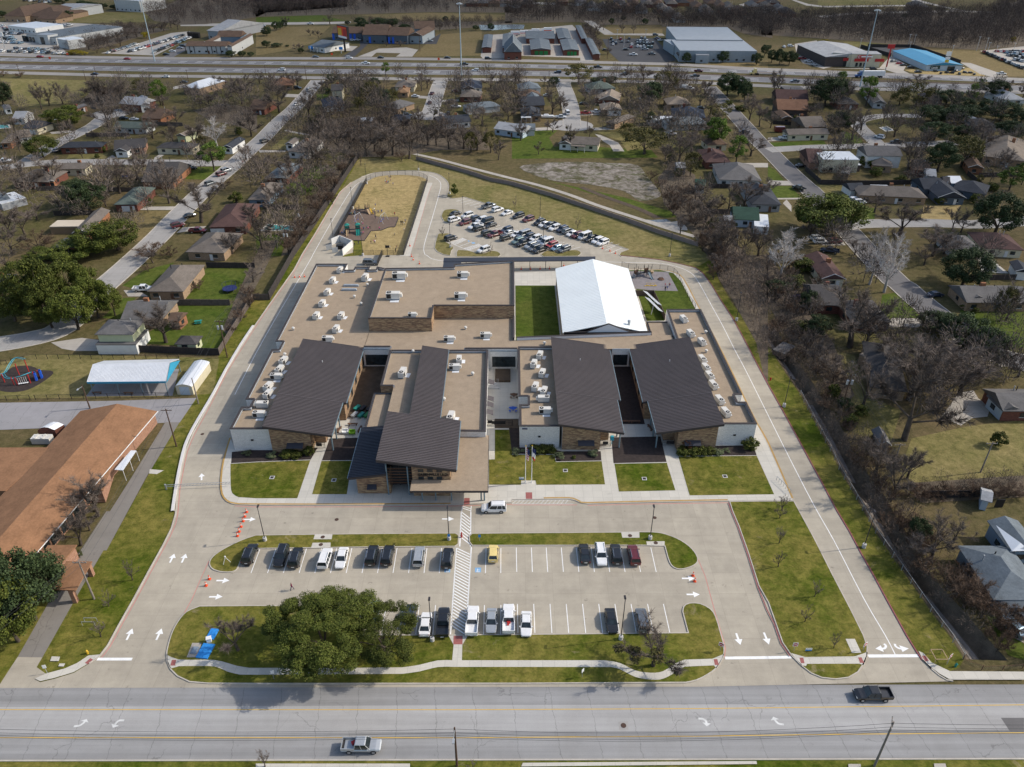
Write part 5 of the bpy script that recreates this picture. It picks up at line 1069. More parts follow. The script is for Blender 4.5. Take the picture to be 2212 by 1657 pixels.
# ---------------------------------------------------------------- the long terracotta-roofed building on the left
cb=thing('brick_hall',c0(700,900),'long brick hall with a terracotta shingle roof beside the service road','hall');EV,RG=3.4,5.6
e1,e2=c0(1700,155,EV),c0(415,1657,EV);ridge1,ridge2=c0(1262,75,RG),c0(-40,1560,RG);b1,b2=c0(868,152,EV),c0(-350,1450,EV)
ext=lambda p,q,k: q+(q-p)*k
e2x,r2x,b2x=ext(e1,e2,.25),ext(ridge1,ridge2,.25),ext(b1,b2,.25)
b=MB();dn=V(0,0,-.2)
b.hexa([e1+dn,e2x+dn,r2x+dn,ridge1+dn],[e1,e2x,r2x,ridge1]);b.hexa([ridge1+dn,r2x+dn,b2x+dn,b1+dn],[ridge1,r2x,b2x,b1]);b.build('roof',M['r_terra'],cb)
wl=(e2x-e1).normalized();wn_=V(wl.y,-wl.x,0);wn_=wn_ if wn_.x<0 else -wn_
w1,w2=e1+wn_*.9,e2x+wn_*.9;b=MB();b.poly([(w1.x,w1.y,0),(w2.x,w2.y,0),(w2.x,w2.y,EV+.2),(w1.x,w1.y,EV+.2)]);b.build('brick_wall',M['w_pinkb'],cb)
q1,q2=b1-wn_*.6,w1;b=MB();b.poly([(w1.x,w1.y,0),(q1.x,q1.y,0),(q1.x,q1.y,EV),(ridge1.x,ridge1.y-.5,RG-.3),(w1.x,w1.y,EV)]);b.build('gable_wall',M['w_pinkb'],cb)
b=MB();b.tube(e1+V(.05,0,-.05),e2x+V(.05,0,-.05),.1,.1,5);b.build('gutter',M['trim_white'],cb)
for x,y in ((860,1125),(755,1275),(650,1440),(530,1570)):
 p=c0(x,y,1.5);k=(p-w1).dot(wl);q=w1+wl*k
 for s in (-1.0,1.0):
  qq=q+wl*s-wn_*.04;b=MB();b.box((qq.x,qq.y,.4),(.1,1.5,2.6),math.atan2(wl.y,wl.x)-R(90));b.build('window',M['glass'],cb)
# lower side wing and metal porch
P=[c0(1245,590,3.0),c0(1110,1012,3.0),c0(945,1012,3.0),c0(1095,700,3.0)]
b=MB();b.hexa([p+dn for p in P],[P[0],P[1],P[2]+V(0,0,.5),P[3]+V(0,0,.5)]);b.build('wing_roof',M['r_terra'],cb)
b=MB();Q=[p+wn_*.3 for p in P];b.hexa([(p.x,p.y,0) for p in Q],[(p.x,p.y,2.82) for p in Q]);b.build('wing_wall',M['w_pinkb'],cb)
P=[c0(1410,578,2.8),c0(1470,580,2.6),c0(1325,792,2.6),c0(1235,785,2.8)];b=MB();b.hexa([p+V(0,0,-.1) for p in P],P);b.build('porch_roof',M['corr_white'],cb)
for x,y in ((1470,585),(1400,690),(1325,795)):
 p=c0(x,y,2.6);b=MB();b.tube((p.x,p.y,0),(p.x,p.y,2.55),.06,.06,5);b.build('porch_post',M['trim_white'],cb)
P=[c0(-420,550,3.6),c0(520,545,3.6),c0(420,690,3.6),c0(60,1015,3.6),c0(-600,1015,3.6)];b=MB();b.hexa([(p.x,p.y,0) for p in P],[p for p in P]);b.build('flat_annex',[M['r_terra']],cb)
P=[r1(310,215,3.0),r1(500,213,3.0),r1(385,345,3.0),r1(230,345,3.0)];b=MB();b.hexa([p+dn for p in P],P);b.build('wing_roof',M['r_terra'],cb);b=MB();Q=[p+(sum(P,V(0,0,0))/4-p)*.12 for p in P];b.hexa([(p.x,p.y,0) for p in Q],[(p.x,p.y,2.82) for p in Q]);b.build('wing_wall',M['w_pinkb'],cb)
P=[r1(430,318,3.2),r1(598,320,3.2),r1(490,510,3.2),r1(330,500,3.2)];b=MB();b.hexa([p+dn for p in P],P);b.build('drive_through_roof',M['r_terra'],cb)
for x,y in ((585,330),(478,500)):
 p=r1(x,y,3.0);b=MB();b.box((p.x-.5,p.y,0),(.7,.7,3.0));b.build('brick_pier',M['w_pinkb'],cb)
LM.append(('the terracotta-roofed hall',c0(700,900)));LM.append(('the shade pavilion',c9(1600,500)));
# ---------------------------------------------------------------- commercial buildings beyond the highway
def shop(F,a,c,e,roof,wall,typ,label,h,name='commercial_building',cat='commercial building',**k): return house(F,a,c,e,roof,wall,typ,label,h=h,name=name,cat=cat,chim=False,**k)
def snap(T,q,k=.12):
 """onto the nearest front wall of the building"""
 c=[(abs((q-a).dot(n)),a,n,o) for a,t,n,L,o in FRONTS[T.name] if -1<(q-a).dot(t)<L+1] or [(abs((q-a).dot(n)),a,n,o) for a,t,n,L,o in FRONTS[T.name]]
 _,a,n,o=min(c,key=lambda e: e[0]);return q+n*(o-k-(q-a).dot(n))
def bays(T,F,a,c,n,h,mat,z=.1,nm='door',w=.75,dz=0):
 A,B=F(*a),F(*c);t=B-A;rot=math.atan2(t.y,t.x);L=t.length
 for i in range(n):
  q=snap(T,A+t*((i+.5)/n));b=MB();b.box((q.x,q.y,z),(L/n*w,.3,h),rot);b.build(nm,M[mat],T)
T=shop(t1,(65,222),(300,248),(395,197),'white','white','flat','white showroom with dark glass front at the far left',4)
T=shop(t1,(225,300),(480,328),(800,210),'bluegrey','pale','flat','car dealership with a silver entrance arch and long blue-grey roof',5);M['r_bluegrey']
G(T,t1,(312,300),(408,308),(405,285),'steel','pale','flat',h=6.5,win=False);bays(T,t1,(345,384),(385,388),1,5.0,'glass',.1,'entrance_arch');bays(T,t1,(240,358),(310,368),3,3.5,'glass',.3,'window',.8);bays(T,t1,(420,368),(480,372),3,3.5,'glass',.3,'window',.8);bays(T,t1,(690,290),(760,268),5,4,'glass',.1,'garage_door',.6)
G(T,t1,(490,335),(580,352),(655,320),'white','pale','flat',h=6,win=False)
shop(t1,(432,72),(615,82),(738,32),'palegrey','pale','gable','pale metal warehouse beyond the dealership',7,pitch=.1);T=shop(t1,(975,-5),(1200,8),(1500,-22),'white','pale','gable','long white warehouse at the top of the picture',10,pitch=.1)
T=shop(t1,(30,138),(215,142),(282,72),'brown','tanb','hip','brown-roofed tan brick church-like building',5,pitch=.6);G(T,t1,(225,142),(490,150),(520,88),'brown','tanb','hip',h=4);G(T,t1,(320,165),(480,170),(490,135),'brown','tanb','gable',h=3.5)
T=shop(t1,(1600,400),(1950,402),(1985,372),'brown','pale','gable','white U-shaped motel with brown roofs',5,pitch=.3);G(T,t1,(1955,402),(2005,402),(2152,300),'brown','pale','gableD',h=6);G(T,t1,(1740,375),(1800,375),(1900,300),'brown','pale','gableD',h=6);G(T,t1,(1870,320),(2080,320),(2100,292),'brown','blue','gable',h=6);bays(T,t1,(1605,458),(1945,460),9,4.8,'black',.3,'window',.12)
T=shop(t1,(1785,265),(1905,275),(2120,188),'palegrey','grey','gable','long grey storage building behind the motel',6,pitch=.2);bays(T,t1,(1920,292),(2110,225),8,4,'black',.1,'garage_door',.55)
T=shop(t2,(460,398),(590,415),(685,355),'bluegrey','white','gable','white workshop with blue-grey roof below the billboard',3.4,pitch=.2);bays(T,t2,(600,442),(675,398),3,3.2,'trim_white',.1,'garage_door',.6)
b=MB();p=snap(T,t2(515,440))+V(0,.5,0);b.box((p.x,p.y-.6,1.6),(6,.2,2.0));b.build('wall_sign',M['sky_blue'],T)
T=shop(t2,(652,288),(915,290),(925,262),'brown','dkblue','gable','long blue-grey motel with brown roofs and bright blue doors',5,pitch=.45);G(T,t2,(915,302),(1130,305),(1125,258),'brown','dkblue','gable',h=6);G(T,t2,(1130,305),(1310,310),(1300,272),'brown','dkblue','gable',h=6);G(T,t2,(1318,308),(1440,312),(1440,252),'brown','steel','gableD',h=5.5);G(T,t2,(1370,252),(1550,248),(1548,215),'brown','steel','gable',h=6)
for x in (665,815,850,1010,1190,1225): bays(T,t2,(x,345 if x<1000 else 352),(x+22,345 if x<1000 else 352),1,4.5,'blue',.2,'door',.8)
U='brick storage block with blue-grey metal roof'
for i,(F,a,c,e,ty,l) in enumerate(((t2,(1950,412),(2035,412),(2040,302),'gableD','leftmost red storage block standing alone in the grass'),(t2,(2125,415),(2230,415),(2250,295),'gableD','storage block behind the gabled office'),(t3,(160,430),(340,430),(305,345),'gableD','red storage block with green doors left of centre'),(t3,(440,435),(585,435),(540,345),'gableD','red storage block with green doors right of centre'),(t3,(120,335),(372,335),(355,272),'gable','wide rear storage block in front of the trucks'),(t3,(400,335),(517,335),(478,250),'gableD','narrow rear storage block in the middle'),(t3,(697,470),(765,470),(650,332),'gableD','front half of the long storage row at the tree line'),(t3,(600,335),(655,335),(580,222),'gableD','rear half of the long storage row at the tree line'))):
 T=shop(F,a,c,e,'bluegrey','red',ty,l,3.6,pitch=.16,win=False)
 if i in (2,3): bays(T,F,(a[0]+30,a[1]+33),(c[0]-30,c[1]+33),3,2.6,'green',.1,'roller_door',.8)
T=shop(t2,(2140,452),(2300,452),(2280,380),'bluegrey','red','gableD','red brick storage office with a steep gable',5,pitch=1.0)
T=shop(t3,(1450,440),(2118,445),(2010,350),'steel','steel','flat','huge blue-grey supermarket with white roof and trees in front',7);G(T,t3,(1420,345),(1995,350),(1835,238),'steel','steel','flat',h=7.6,win=False);G(T,t3,(1590,478),(1705,480),(1700,465),'steel','steel','flat',h=5);G(T,t3,(1310,345),(1400,400),(1440,345),'steel','steel','flat',h=6,win=False)
T=shop(t4,(250,385),(500,495),(735,400),'palegrey','dark','gable','tyre shop with a long white canopy and cream front',6,pitch=.12,win=False);G(T,t4,(560,458),(725,472),(780,445),'palegrey','cream','flat',h=7.6,win=False);G(T,t4,(728,468),(985,472),(910,445),'palegrey','cream','flat',h=8,win=False)
for x0,x1 in ((640,715),(722,885),(895,972)): bays(T,t4,(x0,574),(x1,574),1,1.8,'red',3.6,'awning',1.0)
bays(T,t4,(735,575),(835,575),3,2.4,'glass',.4,'window',.6);bays(T,t4,(640,574),(690,574),1,3.2,'black',.1,'garage_door',.9)
p=snap(T,t4(815,575))+V(0,.6,0);b=MB();b.box((p.x,p.y-.7,5.6),(11,.2,1.9));sg=b.build('wall_sign',M['red'],T);b=MB();b.box((p.x+1,p.y-.85,6.2),(8.2,.06,.8));b.build('sign_band',M['white'],sg);text('C',(p.x-5.3,p.y-.85,5.75),2.0,M['white'],T,ext=.05)
T=shop(t4,(1370,565),(1690,565),(1300,440),'blue','bluew','gableD','motor store with a bright blue metal roof',3.5,pitch=.14,win=False);b=MB()
bays(T,t4,(1530,609),(1595,609),1,2.6,'glass',.2,'window',.95)
p=snap(T,t4(1425,609))+V(0,.3,0);b=MB();b.box((p.x,p.y-.4,1.2),(6.2,.2,1.9));b.build('wall_sign',plain('dark_green_sign',(.03,.06,.045),.5,.1,1),T);text('Louis',(p.x-2.5,p.y-.55,1.5),1.9,M['white'],T,ext=.04)
# the estate of small brown-roofed houses along the top edge
ek=random.Random(3);k=0
for F,x,y in ((t3,40,25),(t3,130,28),(t3,700,52),(t3,800,58),(t3,905,65),(t3,1005,68),(t3,1130,75),(t3,1180,25),(t3,1060,22),(t3,940,18),(t3,1320,70),(t3,1270,22),(t3,1390,22),(t3,1490,12),(t3,1550,8),(t3,1620,48),(t3,1700,80),(t3,1740,18),(t3,1820,40),(t3,1900,55),(t3,1870,100),(t3,1990,88),(t3,1460,150),(t3,1380,100),(t3,2110,45),(t3,2170,8),(t2,1870,15),(t2,1960,15),(t2,2060,18),(t2,2150,15),(t4,20,55),(t4,130,75),(t4,200,105),(t4,60,12),(t4,1350,50),(t3,600,10),(t3,440,5)):
 w=58 if F is not t4 else 64;col=ek.choice(('brown','taupe','grey','taupe','dkgrey','brown'));wl_=ek.choice(('tanb','red','tanb','orange','white'));k+=1
 T=house(F,(x-w,y+14),(x+w*.8,y+15),(x+w*.8,y-18),col,wl_,'hip',None,h=3.0,pitch=.6,win=False,chim=False,lm='the distant estate')
 LM.pop();T['label']='tiny distant %s-roofed house of the estate along the top edge' % {'taupe': 'tan-brown','dkgrey': 'dark grey'}.get(col,col);T['group']='distant %s-roofed estate houses' % col
# ---------------------------------------------------------------- trees: prototypes ten metres tall, five metres in radius
def np_mesh(name,v,f,mat):
 v=np.asarray(v,'f4').reshape(-1,3);n=len(f[0]);f=np.asarray(f,'i4')
 me=bpy.data.meshes.new(name);me.vertices.add(len(v));me.vertices.foreach_set('co',v.ravel())
 me.loops.add(f.size);me.loops.foreach_set('vertex_index',f.ravel());me.polygons.add(len(f));me.polygons.foreach_set('loop_start',np.arange(0,f.size,n,dtype='i4'))
 me.materials.append(mat);me.update(calc_edges=True);return me
def tubes(segs,n=4):
 V_,F_=[],[]
 for a,b,r0,r1 in segs:
  ax=b-a;u=ax.orthogonal().normalized();w=ax.normalized().cross(u);o=len(V_)
  for p,r in ((a,r0),(b,r1)):
   for i in range(n):
    t=6.2832*i/n;V_.append(p+(u*math.cos(t)+w*math.sin(t))*r)
  F_+=[(o+i,o+(i+1) % n,o+n+(i+1) % n,o+n+i) for i in range(n)]
 return V_,F_
def skeleton(rng,up=.55,trunk=.26,limbs=5,k=(5,4),wild=.5,H=10.0,Rr=5.0):
 """trunk, limbs and branches as tapering segments, and the tips where twigs start"""
 thick,thin,tips=[],[],[]
 th=H*trunk;p=Vector((0,0,0));q=Vector((rng.uniform(-.25,.25),rng.uniform(-.25,.25),th))
 thick.append((p,q,.34,.25))
 for i in range(limbs):
  az=6.2832*(i+rng.uniform(-.3,.3))/limbs;el=rng.uniform(.35,1.25) if i else 1.45
  ln=rng.uniform(.42,.58)*H*(.62+.38*math.sin(el));s=q+Vector((0,0,-rng.uniform(0,.25)*th))
  dr=Vector((math.cos(az)*math.cos(el),math.sin(az)*math.cos(el),math.sin(el)))
  mid=s+dr*ln*.5+Vector((0,0,.05*ln));e=s+dr*ln+Vector((rng.uniform(-.3,.3),rng.uniform(-.3,.3),.12*ln))
  thick+=[(s,mid,.13,.085),(mid,e,.085,.035)]
  for j in range(k[0]):
   f=.35+.65*(j+rng.random())/k[0];b0=s.lerp(mid,f*2) if f<.5 else mid.lerp(e,f*2-1)
   d2=(dr+Vector((rng.gauss(0,wild),rng.gauss(0,wild),rng.gauss(up*.5,wild*.6)))).normalized();l2=ln*rng.uniform(.32,.52)
   m2_=b0+d2*l2*.55;e2=m2_+(d2+Vector((rng.gauss(0,.25),rng.gauss(0,.25),.15))).normalized()*l2*.5
   thin+=[(b0,m2_,.045,.032),(m2_,e2,.032,.015)]
   for m in range(k[1]):
    f2=.25+.75*(m+rng.random())/k[1];c0_=b0.lerp(e2,f2)
    d3=(d2+Vector((rng.gauss(0,.6),rng.gauss(0,.6),rng.gauss(.2,.4)))).normalized();e3=c0_+d3*l2*rng.uniform(.35,.6)
    thin.append((c0_,e3,.026,.012));tips.append((c0_,e3,d3))
 return thick,thin,tips
def bare_proto(seed,mat,twigs=40,tw=.042,**kw):
 rng=random.Random(seed);thick,thin,tips=skeleton(rng,**kw)
 V_,F_=tubes(thin,3);tv,tf=[],[]
 for a,b,dr in tips:
  for i in range(twigs):
   s=a.lerp(b,rng.random());dd=(dr+Vector((rng.gauss(0,.75),rng.gauss(0,.75),rng.gauss(.15,.55)))).normalized();L=rng.uniform(.35,1.05)
   u=dd.orthogonal().normalized()*tw*.5;w=Matrix.Rotation(rng.uniform(0,3.14),3,dd) @ u;o=len(tv)
   tv+=[s-w,s+w,s+dd*L+w*.35,s+dd*L-w*.35];tf.append((o,o+1,o+2,o+3))
 o=len(V_);crown=np_mesh('crown',[tuple(p) for p in V_+tv],F_+[tuple(i+o for i in f) for f in tf],mat)
 tV,tF=tubes(thick,6);tr=np_mesh('trunk',[tuple(p) for p in tV],tF,mat if mat is M['twig_white'] else M['bark'])
 return tr,crown,tips
def leaves(rng,clumps,per,size,flat=.0):
 """clumps of small leaf faces; clumps: (centre, radius)"""
 C_=np.array([c for c,r in clumps for _ in range(per)],'f4');Rr=np.array([r for c,r in clumps for _ in range(per)],'f4');n=len(C_)
 g=np.random.RandomState(rng.randint(0,99999));dv=g.normal(size=(n,3));dv /= np.linalg.norm(dv,axis=1)[:,None]
 rad=g.uniform(.35,1.08,n)**.6;sq=np.array([1,1,.75]);p=C_+dv*(Rr*rad)[:,None]*sq
 nr=dv+g.normal(scale=.75,size=(n,3))+np.array([0,0,.45]);nr /= np.linalg.norm(nr,axis=1)[:,None]
 a=np.cross(nr,g.normal(size=(n,3)));a /= np.linalg.norm(a,axis=1)[:,None];b=np.cross(nr,a);s=size*g.uniform(.6,1.35,n)[:,None]
 v=np.stack([p-a*s-b*s*.55,p+a*s*.2-b*s*.8,p+a*s+b*s*.4,p-a*s*.3+b*s*.8],1)
 return v.reshape(-1,3),np.arange(n*4).reshape(n,4)
def oak_proto(seed,mat,nc=60,per=190,size=.14,shape=(4.2,4.2,3.7),zc=5.4,cr=(.7,1.45),low=-.9,thin_c=0):
 rng=random.Random(seed);thick,thin,tips=skeleton(rng,trunk=.22,limbs=6,k=(3,2));cl=[]
 while len(cl)<nc:
  x,y,z=[rng.gauss(0,1) for _ in range(3)];L=math.sqrt(x*x+y*y+z*z);z /= L
  if z<low: continue
  k=rng.uniform(.55,1.0)**.5;lump=1+.16*math.sin(3*math.atan2(y,x)+seed)+.1*math.sin(5*math.atan2(y,x)+2*seed)
  cl.append(((x/L*shape[0]*k*lump,y/L*shape[1]*k*lump,zc+z*shape[2]*k),rng.uniform(*cr)))
 v,f=leaves(rng,cl,per,size);tV,tF=tubes(thick,6)
 return np_mesh('trunk',[tuple(p) for p in tV],tF,M['bark']),np_mesh('crown',v,f,mat),None
def pine_proto(seed,mat):
 rng=random.Random(seed);th=[(Vector((0,0,0)),Vector((.2,.1,5)),.3,.22),(Vector((.2,.1,5)),Vector((0,0,9.4)),.22,.06)];cl=[]
 for i in range(30):
  z=rng.uniform(3.6,9.6);r=(1.15-abs(z-6.2)/5.2)*4.4*rng.uniform(.45,1);a=rng.uniform(0,6.28);c=(math.cos(a)*r,math.sin(a)*r,z+rng.uniform(-.2,.4))
  th.append((Vector((.1,.05,z-.7)),Vector(c),.08,.03));cl.append((c,rng.uniform(.65,1.25)))
 v,f=leaves(rng,cl,120,.17);tV,tF=tubes(th,5)
 return np_mesh('trunk',[tuple(p) for p in tV],tF,M['bark']),np_mesh('crown',v,f,mat),None
def clump_tree(seed,mat,twmat,nb=9,cr=(.5,1.0),per=110):
 """bare tree that carries green clumps"""
 tr,cw_,tips=bare_proto(seed,twmat);rng=random.Random(seed);cl=[(tuple(rng.choice(tips)[1]),rng.uniform(*cr)) for _ in range(nb)]
 v,f=leaves(rng,cl,per,.16);return tr,cw_,np_mesh('mistletoe_clumps',v,f,mat)
PR={'bare': [bare_proto(i,M['twig']) for i in (1,2,3,4)]+[bare_proto(5,M['twig'],up=.9,limbs=6),bare_proto(6,M['twig'],twigs=24,wild=.7)],
      'brown': [bare_proto(i,M['twig_brown'],twigs=26,trunk=.12,limbs=8) for i in (11,12,13)],
      'white': [bare_proto(i,M['twig_white'],twigs=14,tw=.06,trunk=.3,limbs=6) for i in (21,22)],
      'small': [bare_proto(i,M['twig'],twigs=20,tw=.055,trunk=.25,limbs=7,k=(3,3),up=1.0) for i in (31,32)],
      'oak': [oak_proto(i,M['leaf_oak']) for i in (41,42,43)],'dark': [oak_proto(i,M['leaf_dark']) for i in (51,52,53)],
      'olive': [oak_proto(i,M['leaf_olive'],40,80,.17) for i in (61,62)],'pine': [pine_proto(i,M['leaf_pine']) for i in (71,72)],
      'mist': [clump_tree(i,M['leaf_olive'],M['twig']) for i in (81,82)],
      'round': [oak_proto(91,M['leaf_oak'],30,120,.25,(3.6,3.6,3.6),5.8,(.9,1.5),-.95)],
      'shrub': [oak_proto(i,M['leaf_shrub'],26,70,.36,(3.9,3.9,4.0),4.6,(1.1,2.0),-.9) for i in (101,102)],'rust': [oak_proto(103,M['leaf_rust'],20,60,.36,(3.6,3.6,4.0),4.6,(1.1,2.0),-.9)],'sage': [oak_proto(104,M['leaf_sage'],20,70,.4,(4,4,3.5),4,(1.1,2.0),-.9)],'gold': [oak_proto(105,M['leaf_gold'],26,60,.3,(4,4,3.5),4.6,(1.1,1.8),-.8)],
      'hero': [oak_proto(7,M['leaf_oak'],170,620,.058,(4.5,4.5,3.4),5.3,(.45,1.0),-.85)],'hero2': [oak_proto(8,M['leaf_oak'],100,420,.06,(4.4,4.2,3.4),5.4,(.4,.95),-.8)]}
KIND={'bare': ('bare_tree','bare grey tree'),'brown': ('bare_shrub','bare brown shrub'),'white': ('sycamore_tree','bare white-barked sycamore'),'small': ('young_tree','small bare young tree'),'oak': ('live_oak_tree','dense green live oak'),'dark': ('evergreen_tree','dark evergreen tree'),'olive': ('olive_green_tree','airy olive-green tree'),'pine': ('pine_tree','bright green pine'),
  'mist': ('mistletoe_tree','bare tree with green mistletoe clumps'),'round': ('round_tree','small round green tree'),'shrub': ('green_shrub','leafy green shrub'),'rust': ('rust_shrub','rust-brown shrub'),'sage': ('grass_clump','pale feathery grass clump'),'gold': ('golden_shrub','yellow autumn shrub'),'hero': ('live_oak_tree',''),'hero2': ('live_oak_tree','')}
TREES=[];tk=random.Random(11)
def plant(kind,p,Hh,Rr,label=None,rz=None,i=None):
 pr=PR[kind];v=pr[(tk.randrange(len(pr))) if i is None else i];nm,phrase=KIND[kind];shrub=kind in ('brown','shrub','rust','sage','gold')
 t=thing(nm,p,label,'shrub' if shrub else 'tree',None,tk.uniform(0,6.28) if rz is None else rz);t.scale=(Rr/5,Rr/5,Hh/10)
 o=bpy.data.objects.new('stem' if shrub else 'trunk',v[0]);C.objects.link(o);o.parent=t
 o=bpy.data.objects.new('foliage' if shrub else 'crown',v[1]);C.objects.link(o);o.parent=t
 if v[2] is not None and not isinstance(v[2],list): o=bpy.data.objects.new('mistletoe_clumps',v[2]);C.objects.link(o);o.parent=t
 if label is None: TREES.append((t,kind,Hh,Rr))
 return t
def T_(F,kind,*L):
 for bx,by,ty,rp in L:
  p=F(bx,by);plant(kind,p,max(1.0,rise(F,bx,by,ty)),rp*mper(F,bx,by)*(1.42 if kind in ('bare','brown') else 1.12))
T_(n1,'bare',(510,425,240,62),(400,440,290,62),(340,470,270,62),(800,400,220,90),(985,425,235,85),(880,615,400,95),(1580,405,265,75),(1830,470,275,80),(1960,430,230,100),(2035,690,480,85),(690,350,300,45),(1320,440,360,65),(1240,710,540,75),(1440,600,440,60),(1590,790,560,105),(1110,1040,820,120),(970,1150,890,130),(860,1260,1130,55),(220,1130,900,115),(440,1080,850,140),(490,1280,1100,105),(1370,1230,890,110),(1630,1385,1040,180),(1510,850,760,40),(670,865,780,38),(80,1500,1230,125),(200,1480,1260,110),(300,1360,1240,95),(100,1640,1400,110),(1230,700,640,50),(120,640,520,60),(60,320,240,60),(1750,300,190,60),(1700,480,330,80),(1880,330,230,60),(1990,300,180,60),(760,700,640,40),(1290,560,420,60),(1080,560,430,40),(1400,740,560,60),(2050,1400,1230,110),(1880,1640,1480,90),(1990,880,760,60),(20,1250,1000,80),(590,1230,1080,70))
T_(n1,'brown',(320,1600,1430,120),(1230,1657,1530,115),(1820,1110,1020,55),(1380,1657,1565,60),(860,400,270,75),(1390,690,630,45),(170,210,150,40),(30,200,145,40),(930,390,300,60));T_(n1,'white',(1760,780,555,120))
T_(n1,'oak',(550,612,430,145),(350,860,680,115),(960,1610,1350,175),(800,1640,1390,170),(560,1690,1545,180),(330,1690,1590,110));T_(n1,'dark',(30,440,235,85),(640,1240,1020,120),(730,1290,1040,150))
T_(n1,'pine',(1300,432,232,70),(1735,970,735,110),(1240,360,260,40));T_(n1,'olive',(1640,765,680,45),(1150,340,210,75));T_(n1,'shrub',(1080,1288,1262,42),(1915,1225,1130,50),(1935,680,605,30),(790,865,825,20),(1390,825,795,22),(830,815,760,35),(1190,1220,1180,35),(1440,820,795,20))
T_(n2,'bare',(430,525,340,80),(190,495,280,110),(520,700,460,75),(670,815,560,105),(760,800,600,70),(900,850,610,85),(960,810,600,85),(1110,842,560,150),(1240,870,610,105),(1390,760,570,75),(1460,760,550,80),(1560,790,590,75),(1680,790,580,100),(1790,800,610,90),(600,560,440,80),(720,500,380,85),(850,660,520,80),(1000,660,500,90),(1200,660,520,80),(1310,640,470,75),(1340,320,170,65),(1385,300,190,55),(1640,285,190,45),(1900,300,180,80),(2000,310,170,60),(1830,600,450,100),(280,1060,830,150),(90,980,850,105),(500,930,800,60),(640,930,780,85),(590,1060,930,75),(170,1250,1060,95),(340,1270,1060,85),(50,1600,1290,105),(200,1440,1290,75),(30,260,170,50),(120,260,170,60),(250,280,180,60),(340,300,180,60),(730,330,190,70),(780,280,200,60),(900,250,150,60),(1200,260,190,50),(530,330,230,60),(580,300,220,50),(850,925,800,35),(1930,450,330,70),(2040,560,420,70),(840,380,260,70),(1090,500,390,60),(700,700,560,80),(1050,720,590,80),(1960,880,720,60),(120,570,500,30),(430,1000,850,60),(0,930,820,50),(400,1160,1000,60),(1580,480,380,50),(1500,610,500,60))
T_(n2,'brown',(700,1000,880,50),(640,1120,980,55),(560,1250,1100,60),(480,1330,1180,65),(420,1450,1290,70),(360,1540,1380,65),(280,1640,1480,70),(520,1130,1020,50),(450,1240,1130,50),(1020,870,780,60),(1180,885,800,50),(420,650,570,45),(330,1420,1330,50),(620,1240,1130,40),(760,880,800,40),(250,1560,1430,50))
T_(n2,'dark',(625,250,172,50),(960,290,205,45),(1010,420,290,85),(580,340,300,30));T_(n2,'olive',(840,480,360,48),(940,440,230,85),(1900,820,640,75),(500,690,480,60),(1440,640,560,40),(1740,820,640,60),(1100,400,300,70));T_(n2,'pine',(1052,195,92,42));T_(n2,'mist',(1440,545,445,50));T_(n2,'round',(1610,1170,1068,37));T_(n2,'small',(1510,1495,1410,30),(1895,1640,1555,26),(150,760,700,20))
T_(n3,'bare',(325,512,310,85),(330,655,545,58),(285,640,550,30),(590,400,290,75),(625,700,600,40),(930,255,120,40),(1060,250,110,65),(1520,460,230,75),(1350,900,640,115),(1880,1280,1000,130),(1930,850,660,100),(2000,610,420,70),(1920,560,360,80),(70,722,580,65),(30,240,150,50),(260,270,200,35),(1200,620,430,80),(1150,700,560,70),(1450,820,640,90),(1270,640,490,60),(1560,360,220,60),(1390,280,235,25),(30,420,300,50),(1060,560,430,50),(1560,1390,1170,150),(1720,1657,1380,110),(1860,1640,1400,100),(1990,1657,1430,110),(1640,1600,1440,80),(2050,1200,1010,70),(1480,1200,1050,60),(1750,1290,1100,80),(1240,880,760,60),(930,420,310,45),(130,560,450,50),(200,560,460,50),(1480,700,570,60),(1600,520,400,60),(80,470,370,45),(390,480,330,50),(1600,690,590,50),(1360,1480,1330,50),(1700,1480,1350,60))
T_(n3,'small',(25,1275,1178,24),(530,1435,1328,27));T_(n3,'brown',(1270,1240,1080,60),(1350,1260,1120,65),(1430,1330,1180,60),(1300,1330,1200,50),(1480,1420,1270,60),(1390,1160,1060,55),(1600,1520,1400,60),(1540,1620,1490,55),(1180,1110,1010,45),(1120,1040,960,45),(1690,1620,1500,50),(420,470,400,30),(600,460,400,40),(1660,1280,1180,45))
T_(n3,'olive',(540,265,90,115),(1230,345,145,95),(1670,550,412,105),(1070,832,610,170),(1440,1015,800,75),(920,730,570,75));T_(n3,'dark',(1110,432,230,100),(1740,360,160,95),(1830,360,190,80),(1880,400,230,60),(340,280,200,38),(740,260,205,70),(810,250,200,45),(670,255,210,45),(1110,590,480,50));T_(n3,'pine',(1612,782,545,85),(1655,790,545,100),(1810,915,685,90));T_(n3,'mist',(465,788,600,70),(215,835,735,45));T_(n3,'shrub',(1620,1430,1340,55),(1750,430,395,40),(1850,480,430,50),(740,520,495,30),(1800,1420,1380,22),(1340,1010,940,40),(1290,900,830,45))
T_(n4,'dark',(460,445,195,125),(540,430,200,80),(1330,580,430,125),(1500,580,425,130),(1640,540,430,100),(1880,565,395,150),(1830,385,225,100),(1440,430,300,110),(1340,725,555,115),(1960,710,555,115),(1370,975,720,125),(2040,640,480,90),(1570,480,370,90),(1760,500,380,80),(1560,700,590,80),(1830,1485,1125,185),(570,645,475,105));T_(n4,'oak',(470,1490,1145,250),(600,1440,1190,150),(330,1430,1180,140))
T_(n4,'pine',(790,445,205,85),(1640,425,265,52),(1705,335,220,42),(1950,1125,945,105),(570,330,165,60),(2050,1080,880,70));T_(n4,'olive',(1190,445,235,125),(1560,935,670,150),(1060,440,300,70),(1700,1080,990,30))
